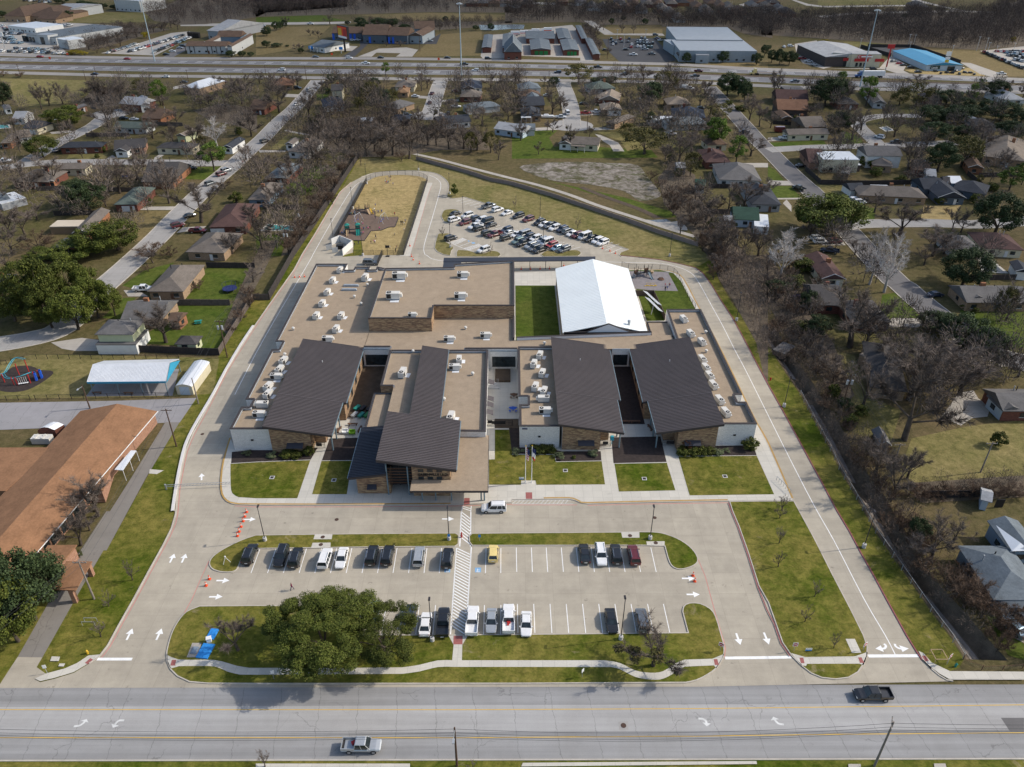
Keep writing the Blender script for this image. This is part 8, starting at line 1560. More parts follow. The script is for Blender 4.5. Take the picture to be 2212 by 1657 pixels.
simple('fire_hydrant',r2,1334,165,'red','red fire hydrant at the top of the crosswalk strip','fire hydrant',lambda b: (hyd(b),b.box((0,0,.8),(.3,.3,.5),0,0,.4)));simple('fire_hydrant',m4,15,805,'red','red fire hydrant on the grass beside the upper east drive','fire hydrant',hyd);simple('fire_hydrant',r1,570,920,'yellow','yellow marker post at the west entrance verge','fire hydrant',hyd);simple('fire_hydrant',r4,1216,1005,'teal','green hydrant-like valve post near the bridge railing','valve post',hyd)
tarp=lambda w,l: (lambda b: (b.box((0,0,0),(w,l,.22),0,0,.97),b.box((.2,.1,.22),(w*.7,l*.6,.05),.1,0,.7)))
simple('tarpaulin',r1,1335,905,'sky_blue','larger bright blue tarpaulin next to the concrete pad','tarpaulin',tarp(1.9,2.7),-.12,.14);simple('tarpaulin',r1,1380,795,'sky_blue','smaller bright blue tarpaulin behind the white box','tarpaulin',tarp(1.3,2.0),-.12,.14);simple('utility_box',r1,1360,840,'white','white box between the two blue tarpaulins','utility box',lambda b: (b.box((0,0,0),(.7,.6,.8)),b.box((0,0,.8),(.8,.7,.06))),.3,.14)
simple('equipment_cover',r1,1265,900,'flash','flat grey cover lying on the concrete pad','cover',lambda b: (b.box((0,0,0),(.9,1.3,.15)),b.box((0,0,.15),(.7,1.0,.05))),-.12,.17);simple('litter_bin',r1,1606,350,'black','small black bin on its side below the leftmost SUV','bin',lambda b: (b.tube((-.4,0,.25),(.4,0,.25),.25,.2,10),b.box((.4,0,.1),(.1,.5,.4))),0,.03);simple('survey_tripod',r1,1470,325,'white','white and yellow tripod standing on the grass nose','tripod',lambda b: [b.tube((.7*math.cos(a),.7*math.sin(a),0),(0,0,1.2),.04,.03,5) for a in (0,2.1,4.2)]+[b.box((0,0,1.2),(.2,.2,.2))],0,.15);simple('timber_frame',r4,1100,950,'tan_plastic','open timber frame holding rubbish on the ditch corner','frame',lambda b: ([b.tube((x*.9,y*.9,0),(x*.9,y*.9,.9),.05,.05,5) for x in (-1,1) for y in (-1,1)],[b.box((0,y*.9,.85),(1.9,.08,.12)) for y in (-1,1)],[b.box((x*.9,0,.85),(.08,1.9,.12)) for x in (-1,1)]));simple('pipe_rack',r1,585,725,'galv','grey pipe frame on the lawn left of the drive','pipe frame',lambda b: ([b.tube((x,y,0),(x,y,.9),.04,.04,5) for x in (-1,1) for y in (-.4,.4)],[b.tube((-1,y,.9),(1,y,.9),.04,.04,5) for y in (-.4,.4)]));simple('bike_rack',c4,2060,1290,'galv','long rack of grey rails beside the east drive kerb','rack',lambda b: ([b.tube((x*.7,0,0),(x*.7,0,.9),.04,.04,5) for x in range(-3,4)],b.tube((-2.2,0,.9),(2.2,0,.9),.045,.045,5)),R(112),.15)
simple('swing_gate',m1,1290,1502,'galv','grey lattice barrier lying across the west drive','gate',lambda b: ([b.tube((-6.2,0,z),(6.2,0,z),.05,.05,5) for z in (.7,1.15)],[b.tube((x*.62,0,.7),(x*.62+.6,0,1.15),.03,.03,4) for x in range(-10,10)],b.box((-6.3,0,0),(.25,.25,1.3))),R(4))
# solar array, bins, hoop, tanks
t=thing('solar_array',c6(525,850),'tilted pair of grey solar panels on a post beside the gym','solar array');b=MB();p=c6(525,850);b.tube((p.x,p.y,0),(p.x+1,p.y+2,3.2),.12,.12,8);b.build('post',M['galv'],t)
for a in (((412,500),(620,690)),((440,592),(640,785))):
 u,w=c6(*a[0],4.6),c6(*a[1],3.2);b=MB();nn_=V(1.3,.9,-.9);b.hexa([u,w,w+nn_,u+nn_],[q+V(0,0,.08) for q in (u,w,w+nn_,u+nn_)]);pn=b.build('panel',M['flash'],t)
 for i in range(5): b=MB();q0,q1=u.lerp(u+nn_,i/4.0)+V(0,0,.09),w.lerp(w+nn_,i/4.0)+V(0,0,.09);b.tube(q0,q1,.05,.05,4);b.build('frame_bar',M['white'],pn)
t=thing('bin_enclosure',c7(390,900),'pale walled bin enclosure with slatted gates','bin enclosure');Q=pts(c7,(265,850),(355,812),(492,868),(385,965));
for a,c in ((0,1),(1,2),(2,3)):
 u,w=Q[a],Q[c];n_=V(-(w-u).y,(w-u).x,0).normalized()*.12;b=MB();q=[u-n_,w-n_,w+n_,u+n_];b.hexa([(p.x,p.y,0) for p in q],[(p.x,p.y,2.2) for p in q]);b.build('wall',M['white_wall'],t)
for x,y in ((240,905),(305,935)): p=c7(x,y);b=MB();b.box((p.x,p.y,.2),(1.9,.1,1.7),.5);b.build('gate',M['galv'],t)
simple('waste_container',c7,355,890,'black','black waste container inside the pale enclosure','waste container',lambda b: (b.box((0,0,.1),(2,1.3,1.2),0,0,1.08),b.box((0,0,1.3),(2.2,1.4,.08))));simple('basketball_hoop',c7,870,975,'black','portable basketball hoop behind the school','basketball hoop',lambda b: (b.box((0,0,0),(1.1,.8,.25)),b.tube((0,0,.2),(0,.5,3.0),.07,.06,6),b.box((0,.6,2.7),(1.3,.06,.9)),b.tube((0,.85,2.75),(0,.85,2.8),.24,.24,10)))
# pavilion, sheds, condenser
t=thing('shade_pavilion',c9(1600,620),'open pavilion with pale corrugated roof and bright blue fascias','pavilion');PE=[c9(1075,455,3.4),c9(2045,445,3.4),c9(2095,212,5.0),c9(1150,235,5.0)];PB=[c9(2215,170,3.4),c9(1285,192,3.4)]
b=MB();up=V(0,0,.12);b.hexa(PE,[p+up for p in PE]);b.hexa([PE[3],PE[2],PB[0],PB[1]],[p+up for p in (PE[3],PE[2],PB[0],PB[1])])
for i in range(60):
 a,c=PE[0].lerp(PE[1],i/59)+up,PE[3].lerp(PE[2],i/59)+up;b.tube(a,c,.06,.06,4)
b.build('roof',M['corr_white'],t)
for a,c in ((PE[0],PE[1]),): b=MB();n_=V(0,-.08,0);b.hexa([a+n_+V(0,0,-.35),c+n_+V(0,0,-.35),c+V(0,0,-.35),a+V(0,0,-.35)],[a+n_+up,c+n_+up,c+up,a+up]);b.build('fascia',M['pav_blue'],t)
b=MB();e_=V(.06,0,0);b.add([p+e_ for p in (PE[1]+V(0,0,-.3),PE[2],PB[0]+V(0,0,-.3))]+[p+e_*2 for p in (PE[1]+V(0,0,-.3),PE[2],PB[0]+V(0,0,-.3))],[(0,1,2),(3,4,5),(0,3,5,2)]);b.build('gable_panel',M['pav_blue'],t)
b=MB();b.tube(PE[0],PE[3],.12,.12,5);b.build('barge_board',M['pav_blue'],t)
for k in (.03,.36,.66,.98):
 for A__,B__ in ((PE[0],PE[1]),(PB[1],PB[0])): q=A__.lerp(B__,k);b=MB();b.tube((q.x,q.y+(.3 if A__ is PE[0] else -.3),0),(q.x,q.y+(.3 if A__ is PE[0] else -.3),3.4),.13,.13,8);b.build('post',M['steel'],t)
def arch_shed(F,a,c,e,h,roof,wall,label,door=None,mid=1.35):
 A,B,E_=F(*a),F(*c),F(*e);t=thing('storage_shed',A,label,'shed');w=B-A;L=E_-B;prof=[(0,h),(.08,h*1.12),(.28,h*mid),(.5,h*mid*1.06),(.72,h*mid),(.92,h*1.12),(1,h)]
 b=MB();b.hexa([A,B,B+L,A+L],[p+V(0,0,h) for p in (A,B,B+L,A+L)]);b.add([A+w*u+V(0,0,z) for u,z in prof],[tuple(range(7))]);b.build('wall',M[wall],t)
 b=MB();ex=w.normalized()*.08
 r0=[A+w*u+V(0,0,z+.03)-L.normalized()*.1+ex*(-1 if u==0 else 1 if u==1 else 0) for u,z in prof];b.add(r0+[p+L*1.02 for p in r0],[(i,i+1,8+i,7+i) for i in range(6)]);b.build('roof',M[roof],t)
 if door: n_=-L.normalized()*.05;b=MB();p0,p1=A+w*.2+n_,A+w*.8+n_;b.hexa([p0,p1,p1-n_,p0-n_],[p+V(0,0,h*.95) for p in (p0,p1,p1-n_,p0-n_)]);b.build('door',M[door],t)
arch_shed(m1,(1150,898),(1255,900),(1368,742),2.3,'corr_white','w_cream','white arched storage shed beside the pavilion','w_bluew',1.22);arch_shed(m1,(262,1180),(372,1175),(432,1140),2.0,'corr_white','w_red','red barn-shaped shed with a white metal roof behind the hall')
simple('condenser_unit',c0,470,490,'cream','large beige cooling unit with four fans beside the red barn shed','cooling unit',lambda b: (b.box((0,0,.1),(3.9,1.7,1.4)),[b.tube((x,y,1.5),(x,y,1.62),.38,.38,12) for x in (-1.1,.5) for y in (-.42,.42)]),0)
# billboard and totem signs
p=t2(772,450);t=thing('billboard',p,'black digital billboard showing an orange and red picture','billboard',None,R(-50));b=MB();b.tube((0,0,0),(0,0,9),.75,.7,10);b.build('pole',M['black'],t,local=True);b=MB();b.box((0,0,8.6),(14,1.6,9));b.build('cabinet',M['black'],t,local=True)
for x,z,w,h_,m_ in ((0,9.4,12.6,7.6,'orange'),(3.6,10.6,4.6,5.2,'red'),(-.2,9.45,12,1.4,'white'),(-3.4,11.2,4.8,4.6,'yellow')): b=MB();b.box((x,-.84-.02*(h_<7)-.015*(h_<5),z),(w,.04,h_));b.build('picture_field',M[m_],t,local=True)
for F,x,y,h_,parts_,l in ((t4,1015,605,15,((13,'red',4.5,2.6),(2,'red',.8,11)),'tall red totem sign between the two stores'),(t4,1520,612,12,((9,'white',3,2.6),(7.2,'white',3,1.2),(4.8,'yellow',2.4,2)),'slanted stack of signs in front of the blue-roofed store'),(t2,738,462,4.5,((2.6,'sky_blue',2.6,1.8),),'small blue sign at the foot of the billboard'),(t1,45,415,11,((8,'white',3.4,3),),'white totem sign at the dealership edge')):
 p=F(x,y);t=thing('totem_sign',p,l,'sign');b=MB();b.tube((0,0,0),(0,0,h_),.3,.25,8);b.build('post',M['galv'],t,local=True)
 for z,m_,w,hh in parts_: b=MB();b.box((0,-.3,z),(w,.4,hh));b.build('sign_panel',M[m_],t,local=True)
# ---------------------------------------------------------------- playground equipment
def tower(F,x,y,label,rz,col,roof,slides):
 t=thing('play_structure',F(x,y),label,'play structure',None,rz)
 for ox in (-1.8,1.8):
  for px in (-.7,.7):
   for py in (-.7,.7): b=MB();b.tube((ox+px,py,0),(ox+px,py,3.3),.07,.07,6);b.build('post',M['bronze'],t,local=True)
  b=MB();b.box((ox,0,1.35),(1.5,1.5,.1));b.build('deck',M['black'],t,local=True);b=MB();b.box((ox,.72,1.5),(1.4,.06,.8));b.box((ox-.72,0,1.5),(.06,1.4,.8));b.build('guard_panel',M[col],t,local=True)
  if roof: b=MB();b.box((ox,0,3.0),(1.7,1.7,.5),0,0,.3);b.build('roof',M[col],t,local=True)
 b=MB();b.box((0,0,1.3),(2.1,.8,.09));b.build('bridge',M['black'],t,local=True)
 for ox,m_,w in slides:
  b=MB();P=[(1.5,-.8),(1.1,-1.5),(.5,-2.3),(.18,-2.9),(.12,-3.6)]
  for (z0,y0),(z1,y1) in zip(P[:-1],P[1:]):
   b.hexa([(ox-w,y0,z0-.06),(ox+w,y0,z0-.06),(ox+w,y1,z1-.06),(ox-w,y1,z1-.06)],[(ox-w,y0,z0),(ox+w,y0,z0),(ox+w,y1,z1),(ox-w,y1,z1)])
   for s in (-1,1): b.hexa([(ox+s*w,y0,z0),(ox+s*(w+.07),y0,z0),(ox+s*(w+.07),y1,z1),(ox+s*w,y1,z1)],[(ox+s*w,y0,z0+.2),(ox+s*(w+.07),y0,z0+.2),(ox+s*(w+.07),y1,z1+.2),(ox+s*w,y1,z1+.2)])
  b.build('slide',M[m_],t,local=True)
 b=MB()
 for i in range(5): b.box((-2.9,0,.25+i*.25),(.5-i*.02,.9,.05))
 b.build('ladder',M['galv'],t,local=True)
tower(c7,495,720,'green play tower with twin teal slides',.15,'teal',True,((1.5,'teal',.28),(2.2,'teal',.28),(-1.8,'tan_plastic',.3)));tower(c7,600,505,'tan play tower with a curved yellow slide',.5,'tan_plastic',False,((1.8,'tan_plastic',.4),(2.7,'yellow',.25)));tower(c6,395,300,'brown play tower with a blue and white slide',.4,'wood',False,((1.8,'steel',.3),))
def swing(F,x,y,label,rz):
 t=thing('swing_set',F(x,y),label,'swing set','swing sets',rz);b=MB()
 for s in (-1,1):
  for q in (-1,1): b.tube((s*2.2,q*1.1,0),(s*1.9,0,2.9),.06,.06,6)
 b.tube((-1.95,0,2.9),(1.95,0,2.9),.06,.06,6);b.build('frame',M['galv'],t,local=True)
 for x_ in (-.9,.9): b=MB();b.tube((x_-.22,0,2.9),(x_-.22,.4,.55),.015,.015,4);b.tube((x_+.22,0,2.9),(x_+.22,.4,.55),.015,.015,4);b.box((x_,.4,.5),(.5,.2,.05));b.build('swing_seat',M['blue'],t,local=True)
swing(c7,545,600,'left grey swing set between the play towers',1.2);swing(c7,820,600,'right grey swing set on the gravel tongue',1.3)
t=thing('climbing_frame',c9(300,400),'red and light blue climbing frame with bright blue climbing walls','climbing frame')
for x,y,h in ((-10,450,2.4),(60,455,2.4),(240,365,3.2),(360,330,3.4),(175,490,2.2),(220,490,2.2),(380,465,2.6),(440,430,2.4),(490,400,2.2)): p=c9(x,y);b=MB();b.tube((p.x,p.y,0),(p.x,p.y,h),.11,.11,8);b.build('post',M['red'],t)
for P in (((-20,430,1.6),(60,420,1.7),(100,400,2.0),(165,330,2.6),(240,290,3.2),(340,310,3.2)),((60,430,1.7),(90,470,1.7),(160,490,1.8),(210,480,1.9),(300,470,2.2),(400,430,2.2))):
 Q=sm([V(*c9(x,y).xy,z) for x,y,z in P],4);b=MB();b.path(Q,.07,6);b.path([q+V(.35,.3,0) for q in Q],.06,5);b.build('curved_rail',M['turq'],t)
for i in range(5): p=c9(245+i*25,490-i*4);b=MB();b.tube((p.x,p.y,.5),(p.x,p.y,2.1),.03,.03,5);b.tube((p.x,p.y,.4),(p.x,p.y,.5),.25,.25,10);b.build('hanging_step',M['white'],t)
for x,y in ((455,425),(520,395)): p=c9(x,y);b=MB();b.box((p.x,p.y,.1),(.5,1.2,2.0),.5,0,.6,.8);b.box((p.x,p.y,1.5),(.5,.8,.6),.9,0,.8);b.build('climbing_wall',M['blue'],t)
simple('spring_rider',c6,535,265,'tan_plastic','cream round spinner on the grey gravel','spinner',lambda b: (b.tube((0,0,0),(0,0,.5),.1,.1,6),b.tube((0,0,.5),(0,0,1.1),.5,.6,10)));simple('dome_climber',c6,668,345,'wood','brown dome net climber on the grey gravel','climber',lambda b: [b.tube((1.1*math.cos(a),1.1*math.sin(a),0),(.3*math.cos(a+.5),.3*math.sin(a+.5),.9),.05,.05,5) for a in [i*.785 for i in range(8)]]+[b.tube((0,0,.3),(0,0,.4),1.0,.9,12)]);simple('balance_beam',c6,520,440,'yellow','yellow wavy balance beam with railings on the gravel','balance beam',lambda b: [b.box((-1.5+i*.6,.1*(i % 2),.2+.1*(i % 2)),(.62,.35,.1)) for i in range(6)]+[b.tube((x,.3,0),(x,.3,1.0),.04,.04,5) for x in (-1.2,0,1.2)]+[b.tube((-1.2,.3,1),(1.2,.3,1),.04,.04,5)])
M['pool']=glass('pool_water',(.03,.22,.20),.1)
# court furniture
bench=lambda b: (b.box((0,0,.42),(2.2,.45,.07)),b.box((-.8,0,0),(.12,.4,.42)),b.box((.8,0,0),(.12,.4,.42)))
for F,x,y,rz,l in ((m2,627,1096,0,'bench across the left court, parallel to the road'),(m2,540,1130,80,'bench beside the columns of the left court'),(m2,673,1128,80,'bench against the low tan roof in the left court'),(m3,798,1078,0,'bench in the right court, between the sloped roofs'),(m3,733,1078,0,'bench in the right court tucked under the middle roof'),(m3,892,1118,105,'bench in the right court beside the right columns'),(c9,1200,595,0,'left bench under the shade pavilion'),(c9,1590,600,0,'right bench under the shade pavilion')): simple('bench',F,x,y,'wood','brown slatted '+l,'bench',bench,R(rz),.16)
def table(F,x,y,mat,label):
 t=thing('picnic_table',F(x,y,.16),label,'table');b=MB();b.tube((0,0,.7),(0,0,.76),.65,.65,12);b.build('top',M[mat],t,local=True);b=MB();b.tube((0,0,0),(0,0,.7),.1,.1,6);b.build('leg',M[mat],t,local=True)
 for a in (.8,2.35,3.9,5.5): b=MB();b.box((math.cos(a)*.95,math.sin(a)*.95,.38),(.5,.4,.07),a+1.57);b.box((math.cos(a)*.95,math.sin(a)*.95,0),(.08,.08,.38));b.build('seat',M[mat],t,local=True)
table(c5,580,925,'wood','round brown table with seats in the middle court');table(c5,567,1120,'blue','bright blue table with seats in the middle court')
for i,(x,y,m_) in enumerate(((655,993,'teal'),(693,997,'black'),(735,1000,'black'),(638,1038,'galv'),(682,1040,'teal'),(720,1040,'green'))): simple('planter',m2,x,y,m_,('teal planter trough, upper left of six','black planter trough, upper middle of six','black planter trough, upper right of six','silver planter trough, lower left of six','teal planter trough, lower middle of six','green planter trough, lower right of six')[i]+' in the left court','planter',lambda b: (b.box((0,0,.25),(.75,1.7,.5),0,0,1.1),b.box((-.3,.7,0),(.1,.1,.3)),b.box((.3,-.7,0),(.1,.1,.3))),R(-25),.16)
chair=lambda b: (b.box((0,0,.35),(1.3,.8,.25)),b.box((0,.4,.35),(1.3,.2,.7)),b.box((-.6,0,.3),(.15,.8,.5)),b.box((.6,0,.3),(.15,.8,.5)))
simple('armchair',m2,578,1150,'white','white cushioned seat in the left court','seat',chair,0,.16);simple('armchair',m2,624,1155,'lime','lime green cushioned seat in the left court','seat',chair,0,.16)
b=MB();P=pts(c5,(310,720),(530,720),(530,552),(312,552));L_=[V(p.x,p.y,.7) for p in P];b.hexa([(p.x,p.y,.1) for p in P],L_);tag(b.build('raised_bed',M['soil']),'square raised soil bed in the middle court','planting bed')
simple('court_steps',c5,275,800,'concrete','short concrete steps with handrails in the middle court','steps',lambda b: ([b.box((0,i*.45,0),(3.2-i*.5,.5,.2+i*.17)) for i in range(4)],[b.tube((x,0,0),(x,1.8,1.6),.03,.03,4) for x in (1.0,1.3)]),0,.16)
for F,x,y,w,l in ((c1,1200,1510,2.4,'black gate across the left entrance path'),(c3,1340,715,2.2,'black gate across the middle ramp'),(c4,430,705,3.2,'black gate across the right ramp'),(c5,235,1330,2.0,'black gate of the middle court'),(m2,1570,1100,6.0,'black rail fence closing the middle court')): simple('metal_gate',F,x,y,'black',l,'gate',lambda b,w=w: ([b.tube((x_*w/2,0,0),(x_*w/2,0,1.6),.05,.05,5) for x_ in (-1,1)],[b.tube((-w/2,0,z),(w/2,0,z),.03,.03,5) for z in (.2,.9,1.5)],[b.tube((-w/2+i*w/8,0,.2),(-w/2+i*w/8,0,1.5),.02,.02,4) for i in range(9)],b.box((0,.02,.5),(w*.5,.03,.8))),0,.16)
simple('book_box',c3,1432,680,'turq','pale blue drop box on a post beside the middle ramp','drop box',lambda b: (b.tube((0,0,0),(0,0,1.2),.07,.07,6),b.box((0,0,1.2),(.8,.7,.9),0,0,.8)),0,.16)
tramp=lambda b: (b.tube((0,0,.8),(0,0,.88),2.1,2.1,20),[b.tube((2.05*math.cos(a),2.05*math.sin(a),0),(2.05*math.cos(a),2.05*math.sin(a),2.3),.04,.04,4) for a in [i*.785 for i in range(8)]],[b.tube((2.05*math.cos(a),2.05*math.sin(a),2.3),(2.05*math.cos(a+.785),2.05*math.sin(a+.785),2.3),.03,.03,4) for a in [i*.785 for i in range(8)]])
simple('trampoline',m1,1490,225,'navy','round netted trampoline on the green yard','trampoline',tramp);simple('trampoline',m4,207,285,'navy','round netted trampoline by the sycamore','trampoline',tramp);simple('trampoline',n1,1030,1020,'navy','trampoline under bare trees in the western yards','trampoline',tramp)
simple('picnic_bench',m1,1285,435,'teal','pale green picnic table on the bright lawn','table',lambda b: (b.box((0,0,.7),(1.9,.8,.06)),b.box((0,.75,.42),(1.9,.3,.05)),b.box((0,-.75,.42),(1.9,.3,.05)),b.box((-.6,0,0),(.1,1.4,.7)),b.box((.6,0,0),(.1,1.4,.7))),.2);simple('trailer_boat',n3,285,540,'white','white covered boat on a trailer beside the white pickup','boat',lambda b: (b.box((0,0,.5),(6,2.2,.8),0,0,1.05),b.box((3.4,0,.6),(1.4,1.4,.6),0,0,.4),b.box((-.5,0,1.3),(3,1.8,.6),0,0,.7)));simple('horse_trailer',n4,88,655,'p_maroon','red enclosed trailer next to the white pickup','trailer',lambda b: (b.box((0,0,.5),(5,2.2,2.2),0,0,.96),[b.tube((x,s*1.0,.4),(x,s*1.2,.4),.4,.4,8) for x in (-.5,.5) for s in (-1,1)]));simple('tank_trailer',n3,1365,305,'white','white tank trailer behind a truck near the highway','trailer',lambda b: (b.tube((-4,0,1.6),(4,0,1.6),1.0,1.0,12),b.box((0,0,.5),(7.5,1.6,.3)),b.box((0,0,2.5),(5,.6,.2))))
for F,q,l in ((n2,((60,1448),(100,1402),(300,1422),(300,1448)),'rectangular turquoise swimming pool behind the west fence'),(m4,((1380,20),(1400,100),(1530,105),(1420,15)),'dark swimming pool at the upper right edge'),(n4,((915,620),(960,612),(1010,640),(955,645)),'small sunken pool in a pale terrace'),(n1,((-10,600),(60,595),(75,620),(0,625)),'turquoise round pool at the left edge')): P=pts(F,*q);b=MB();I_=inset(P,-.9);b.poly([(p.x,p.y,.03) for p in I_],0);b.poly([(p.x,p.y,.06) for p in P],1);tag(b.build('swimming_pool',[M['walk'],M['pool'] if 'turq' in l else M['water']]),l,'pool')
# ---------------------------------------------------------------- people
def body(walk):
 s=.09*walk;J={'p': (0,0,.95,.13),'c': (0,.01,1.27,.145),'n': (0,0,1.47,.055),'h': (0,.02,1.60,.088),'t': (0,.01,1.70,.07)};E_=[('p','c'),('c','n'),('n','h'),('h','t')]
 for k,g in ((-1,1),(1,-1)):
  q='l' if k<0 else 'r';y=g*s
  J.update({q+'s': (k*.19,0,1.40,.06),q+'e': (k*.25,-y*.5,1.13,.042),q+'w': (k*.27,-y*1.1+.05,.88,.03),q+'m': (k*.275,-y*1.2+.07,.80,.03),q+'i': (k*.09,0,.88,.09),q+'k': (k*.1,y,.49,.062),q+'a': (k*.1,y*1.5-.03,.09,.042),q+'f': (k*.11,y*1.5+.13,.04,.036)});E_+=[('c',q+'s'),(q+'s',q+'e'),(q+'e',q+'w'),(q+'w',q+'m'),('p',q+'i'),(q+'i',q+'k'),(q+'k',q+'a'),(q+'a',q+'f')]
  for i in range(4): J[q+str(i)]=(k*(.27-.004*i),-y*1.2+.04+.022*i,.715+.008*abs(i-1.5),.009);E_.append((q+'m',q+str(i)))
  J[q+'th']=(k*.235,-y*1.2+.11,.78,.010);E_.append((q+'m',q+'th'))
 ks=list(J);me=bpy.data.meshes.new('person_body');me.from_pydata([J[k][:3] for k in ks],[(ks.index(a),ks.index(c)) for a,c in E_],[]);o=bpy.data.objects.new('person',me);C.objects.link(o);o.modifiers.new('s','SKIN');o.modifiers.new('u','SUBSURF').levels=1
 for i,k in enumerate(ks): me.skin_vertices[0].data[i].radius=(J[k][3],)*2;me.skin_vertices[0].data[i].use_root=k=='p'
 r=bpy.data.meshes.new_from_object(o.evaluated_get(bpy.context.evaluated_depsgraph_get()));bpy.data.objects.remove(o)
 for m_ in ('skin','red','navy','hair'): r.materials.append(M[m_])
 for pl in r.polygons:
  x,y,z=pl.center;pl.material_index=3 if z>1.655 or (z>1.53 and y<-.02) else 0 if z>1.47 or (z<.9 and abs(x)>.2) else 1 if z>.93 else 3 if z<.1 else 2
  pl.use_smooth=True
 return r
BODY=[body(0),body(1),body(2)];pk=random.Random(6);CL={k: plain(k+'_clothing',c,.9,.15,3) for k,c in (('pink',(.55,.06,.25)),('red',(.45,.03,.03)),('blue',(.04,.10,.34)),('black',(.015,.015,.017)),('white',(.7,.7,.68)),('grey',(.2,.2,.21)),('teal',(.03,.3,.32)),('yellow',(.5,.38,.05)),('maroon',(.14,.02,.05)))}
PEOPLE=[]
def person(F,x,y,col,leg='navy',h=1.28,pose=None,label=None,z=.06,hair=True):
 p=F(x,y);o=bpy.data.objects.new('person',BODY[pk.randrange(3) if pose is None else pose]);C.objects.link(o);o.location=(p.x,p.y,z);o.rotation_euler=(0,0,pk.uniform(0,6.28));o.scale=(h/1.74,)*3;o['_o']=(p.x,p.y,0)
 for i,m_ in ((1,CL[col]),(2,CL.get(leg,M['navy']))): o.material_slots[i].link='OBJECT';o.material_slots[i].material=m_
 tag(o,label,'person',None if label else 'children on the playground')
 if not label: PEOPLE.append((o,'%s in a %s top' % ('adult' if h>1.5 else 'child',col)))
person(r2,236,508,'maroon','navy',1.76,2,'man in a dark red hooded top walking across the front car park',.035)
for q in '887,130,blue 903,130,black 850,150,blue 845,180,white 857,190,red 868,192,blue 880,185,teal 898,160,pink 928,205,blue 737,432,blue 660,490,teal 703,525,black 727,485,white 757,505,blue 773,505,blue 800,500,black 808,500,blue 946,530,red 1015,632,black 1030,632,black 1048,632,white 1060,605,blue 1047,700,white 943,752,grey 741,782,black 895,893,white 965,890,maroon 957,932,black 590,695,red 608,690,maroon 617,690,blue 643,672,teal 660,690,pink 680,680,black 590,745,blue 606,735,pink 592,625,white 603,640,pink 780,690,pink 430,545,pink 438,530,pink 458,530,blue 475,530,teal 487,530,yellow 510,540,black 555,840,black 512,858,black 690,835,black 725,830,pink 735,832,white 378,740,blue 403,735,black 737,570,black'.split():
 x,y,c_=q.split(',');person(c7,int(x),int(y),c_,pk.choice(('navy','black','grey')),1.7 if q.startswith(('1015','1030','741','957')) else pk.uniform(1.15,1.4))
for x,y,c_,h_,l in ((728,515,'black',1.75,'adult in black and blue jeans on the grey gravel'),(760,490,'blue',1.2,'child in blue beside the adult on the grey gravel'),(728,445,'red',1.1,'child in a red top near the balance beam'),(785,440,'yellow',1.1,'child in a yellow hat on a wheeled toy'),(795,445,'pink',1.1,'child in pink beside the child in the yellow hat')): person(c6,x,y,c_,'navy',h_,None,l,.2)
LM+=[('the twin teal slides',c7(495,720)),('the yellow slide tower',c7(600,505)),('the left swing set',c7(545,600)),('the right swing set',c7(820,600)),('the top of the play field',c7(900,140)),('the basketball hoop',c7(870,975)),('the right play fence',c7(1100,660))]
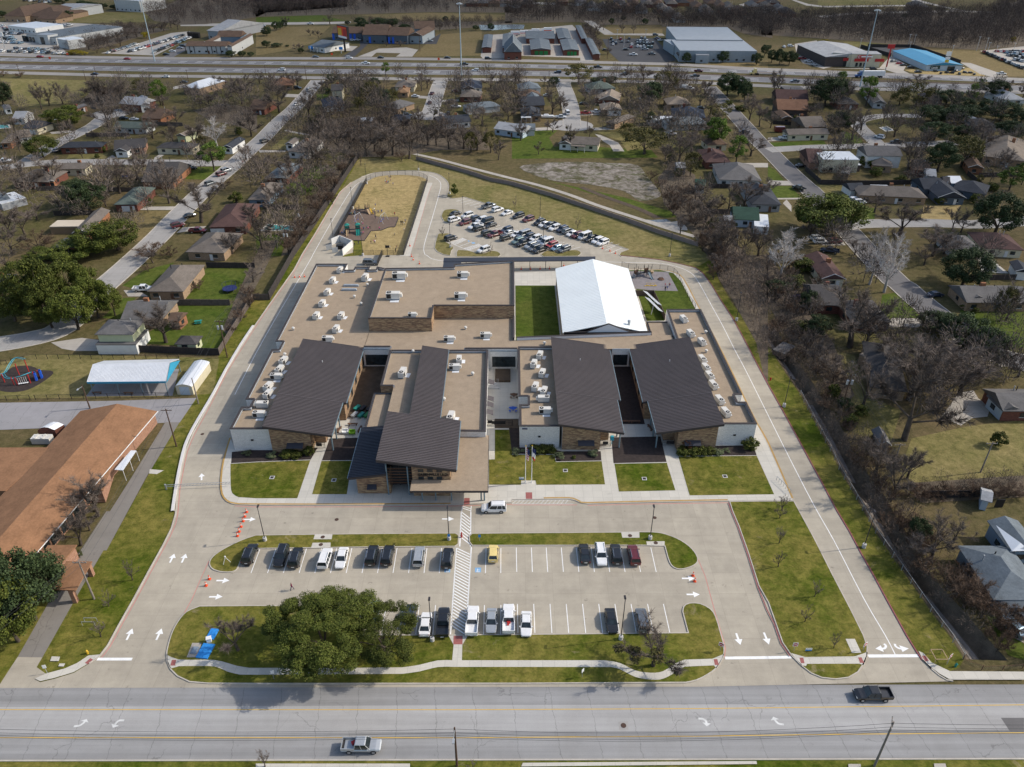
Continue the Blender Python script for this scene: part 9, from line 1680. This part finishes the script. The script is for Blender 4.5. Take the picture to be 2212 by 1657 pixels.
# ---------------------------------------------------------------- clouds between the sun and the far ground
cm=bpy.data.materials.new('cloud_vapour');cm.use_nodes=True;ct=cm.node_tree;ct.nodes.remove(ct.nodes['Principled BSDF']);cv=ct.nodes.new('ShaderNodeVolumePrincipled');cv.inputs['Density'].default_value=.0075;cv.inputs['Color'].default_value=(1,1,1,1);ct.links.new(cv.outputs[0],ct.nodes['Material Output'].inputs['Volume'])
def cloud(x,y,rx,ry,th,seed):
 g=random.Random(seed);k=430;q=Vector((x+k*math.cos(SUN_AZ)/math.tan(SUN_EL),y+k*math.sin(SUN_AZ)/math.tan(SUN_EL),k));b=MB();nu,nv=40,14
 for j in range(nv+1):
  for i in range(nu):
   a,e=6.2832*i/nu,math.pi*(j/nv-.5);l=1+.16*math.sin(3*a+seed)+.10*math.sin(7*a+2*seed)+.06*math.sin(13*a)
   b.v.append((q.x+rx*l*math.cos(e)*math.cos(a),q.y+ry*l*math.cos(e)*math.sin(a),q.z+th*math.sin(e)*(1+.3*math.sin(5*a+seed))))
 b.f=[(j*nu+i,j*nu+(i+1) % nu,(j+1)*nu+(i+1) % nu,(j+1)*nu+i) for j in range(nv) for i in range(nu)];b.k=[0]*len(b.f)
 tag(b.build('cloud',cm),'pale cloud drifting above the town, out of the picture','cloud',None,'stuff')
cloud(60,930,900,330,36,1);cloud(230,360,125,170,26,2);cloud(-190,430,150,120,20,3)
# ---------------------------------------------------------------- telling look-alikes apart by what stands next to them
ORD=['nearest','second nearest','third nearest','fourth nearest','fifth nearest','sixth nearest','seventh nearest','eighth nearest','ninth nearest','tenth nearest','eleventh nearest','twelfth nearest','thirteenth nearest','fourteenth nearest','fifteenth nearest','sixteenth nearest','seventeenth nearest','eighteenth nearest']
LM+=[('the open part of the ditch',DR[8]),('the bend of the ditch',DR[3]),('the main road end of the ditch',DR[12]),('the mud field',n3(600,1000)),('the playground fence',n2(600,1300)),('the culvert',n3(1330,1400)),('the east drive exit',r4(800,800)),('the west drive entrance',r1(800,800)),('the rear car park',c8(1200,400))]
short=lambda s: ' '.join(s.split()[:9])
def settle(items):
 """items: (object, phrase)"""
 groups={}
 for o,ph in items:
  p=Vector(o['_o']) if '_o' in o else o.location
  lm,q=min(LM,key=lambda a: (a[1]-p).length);v=p-q
  dr=(('right of' if v.x>0 else 'left of') if abs(v.x)>abs(v.y) else ('behind' if v.y>0 else 'in front of'))
  groups.setdefault((ph,dr,lm),[]).append((v.length,o))
 for (ph,dr,lm),L in groups.items():
  L.sort(key=lambda a: a[0]);base='%s %s %s' % (ph,dr,lm.replace('the the','the'))
  for i,(_,o) in enumerate(L):
   s=base if len(L)==1 else '%s %s' % (ORD[min(i,len(ORD)-1)],base)
   w=s.split();o['label']=' '.join(w[:16])
settle([(o,('tall ' if h_>13 else 'low ' if h_<3.5 and k in ('brown','shrub') else '')+KIND[k][1]) for o,k,h_,r_ in TREES])
settle([(o,ph) for o,ph in CARS])
settle(PEOPLE)
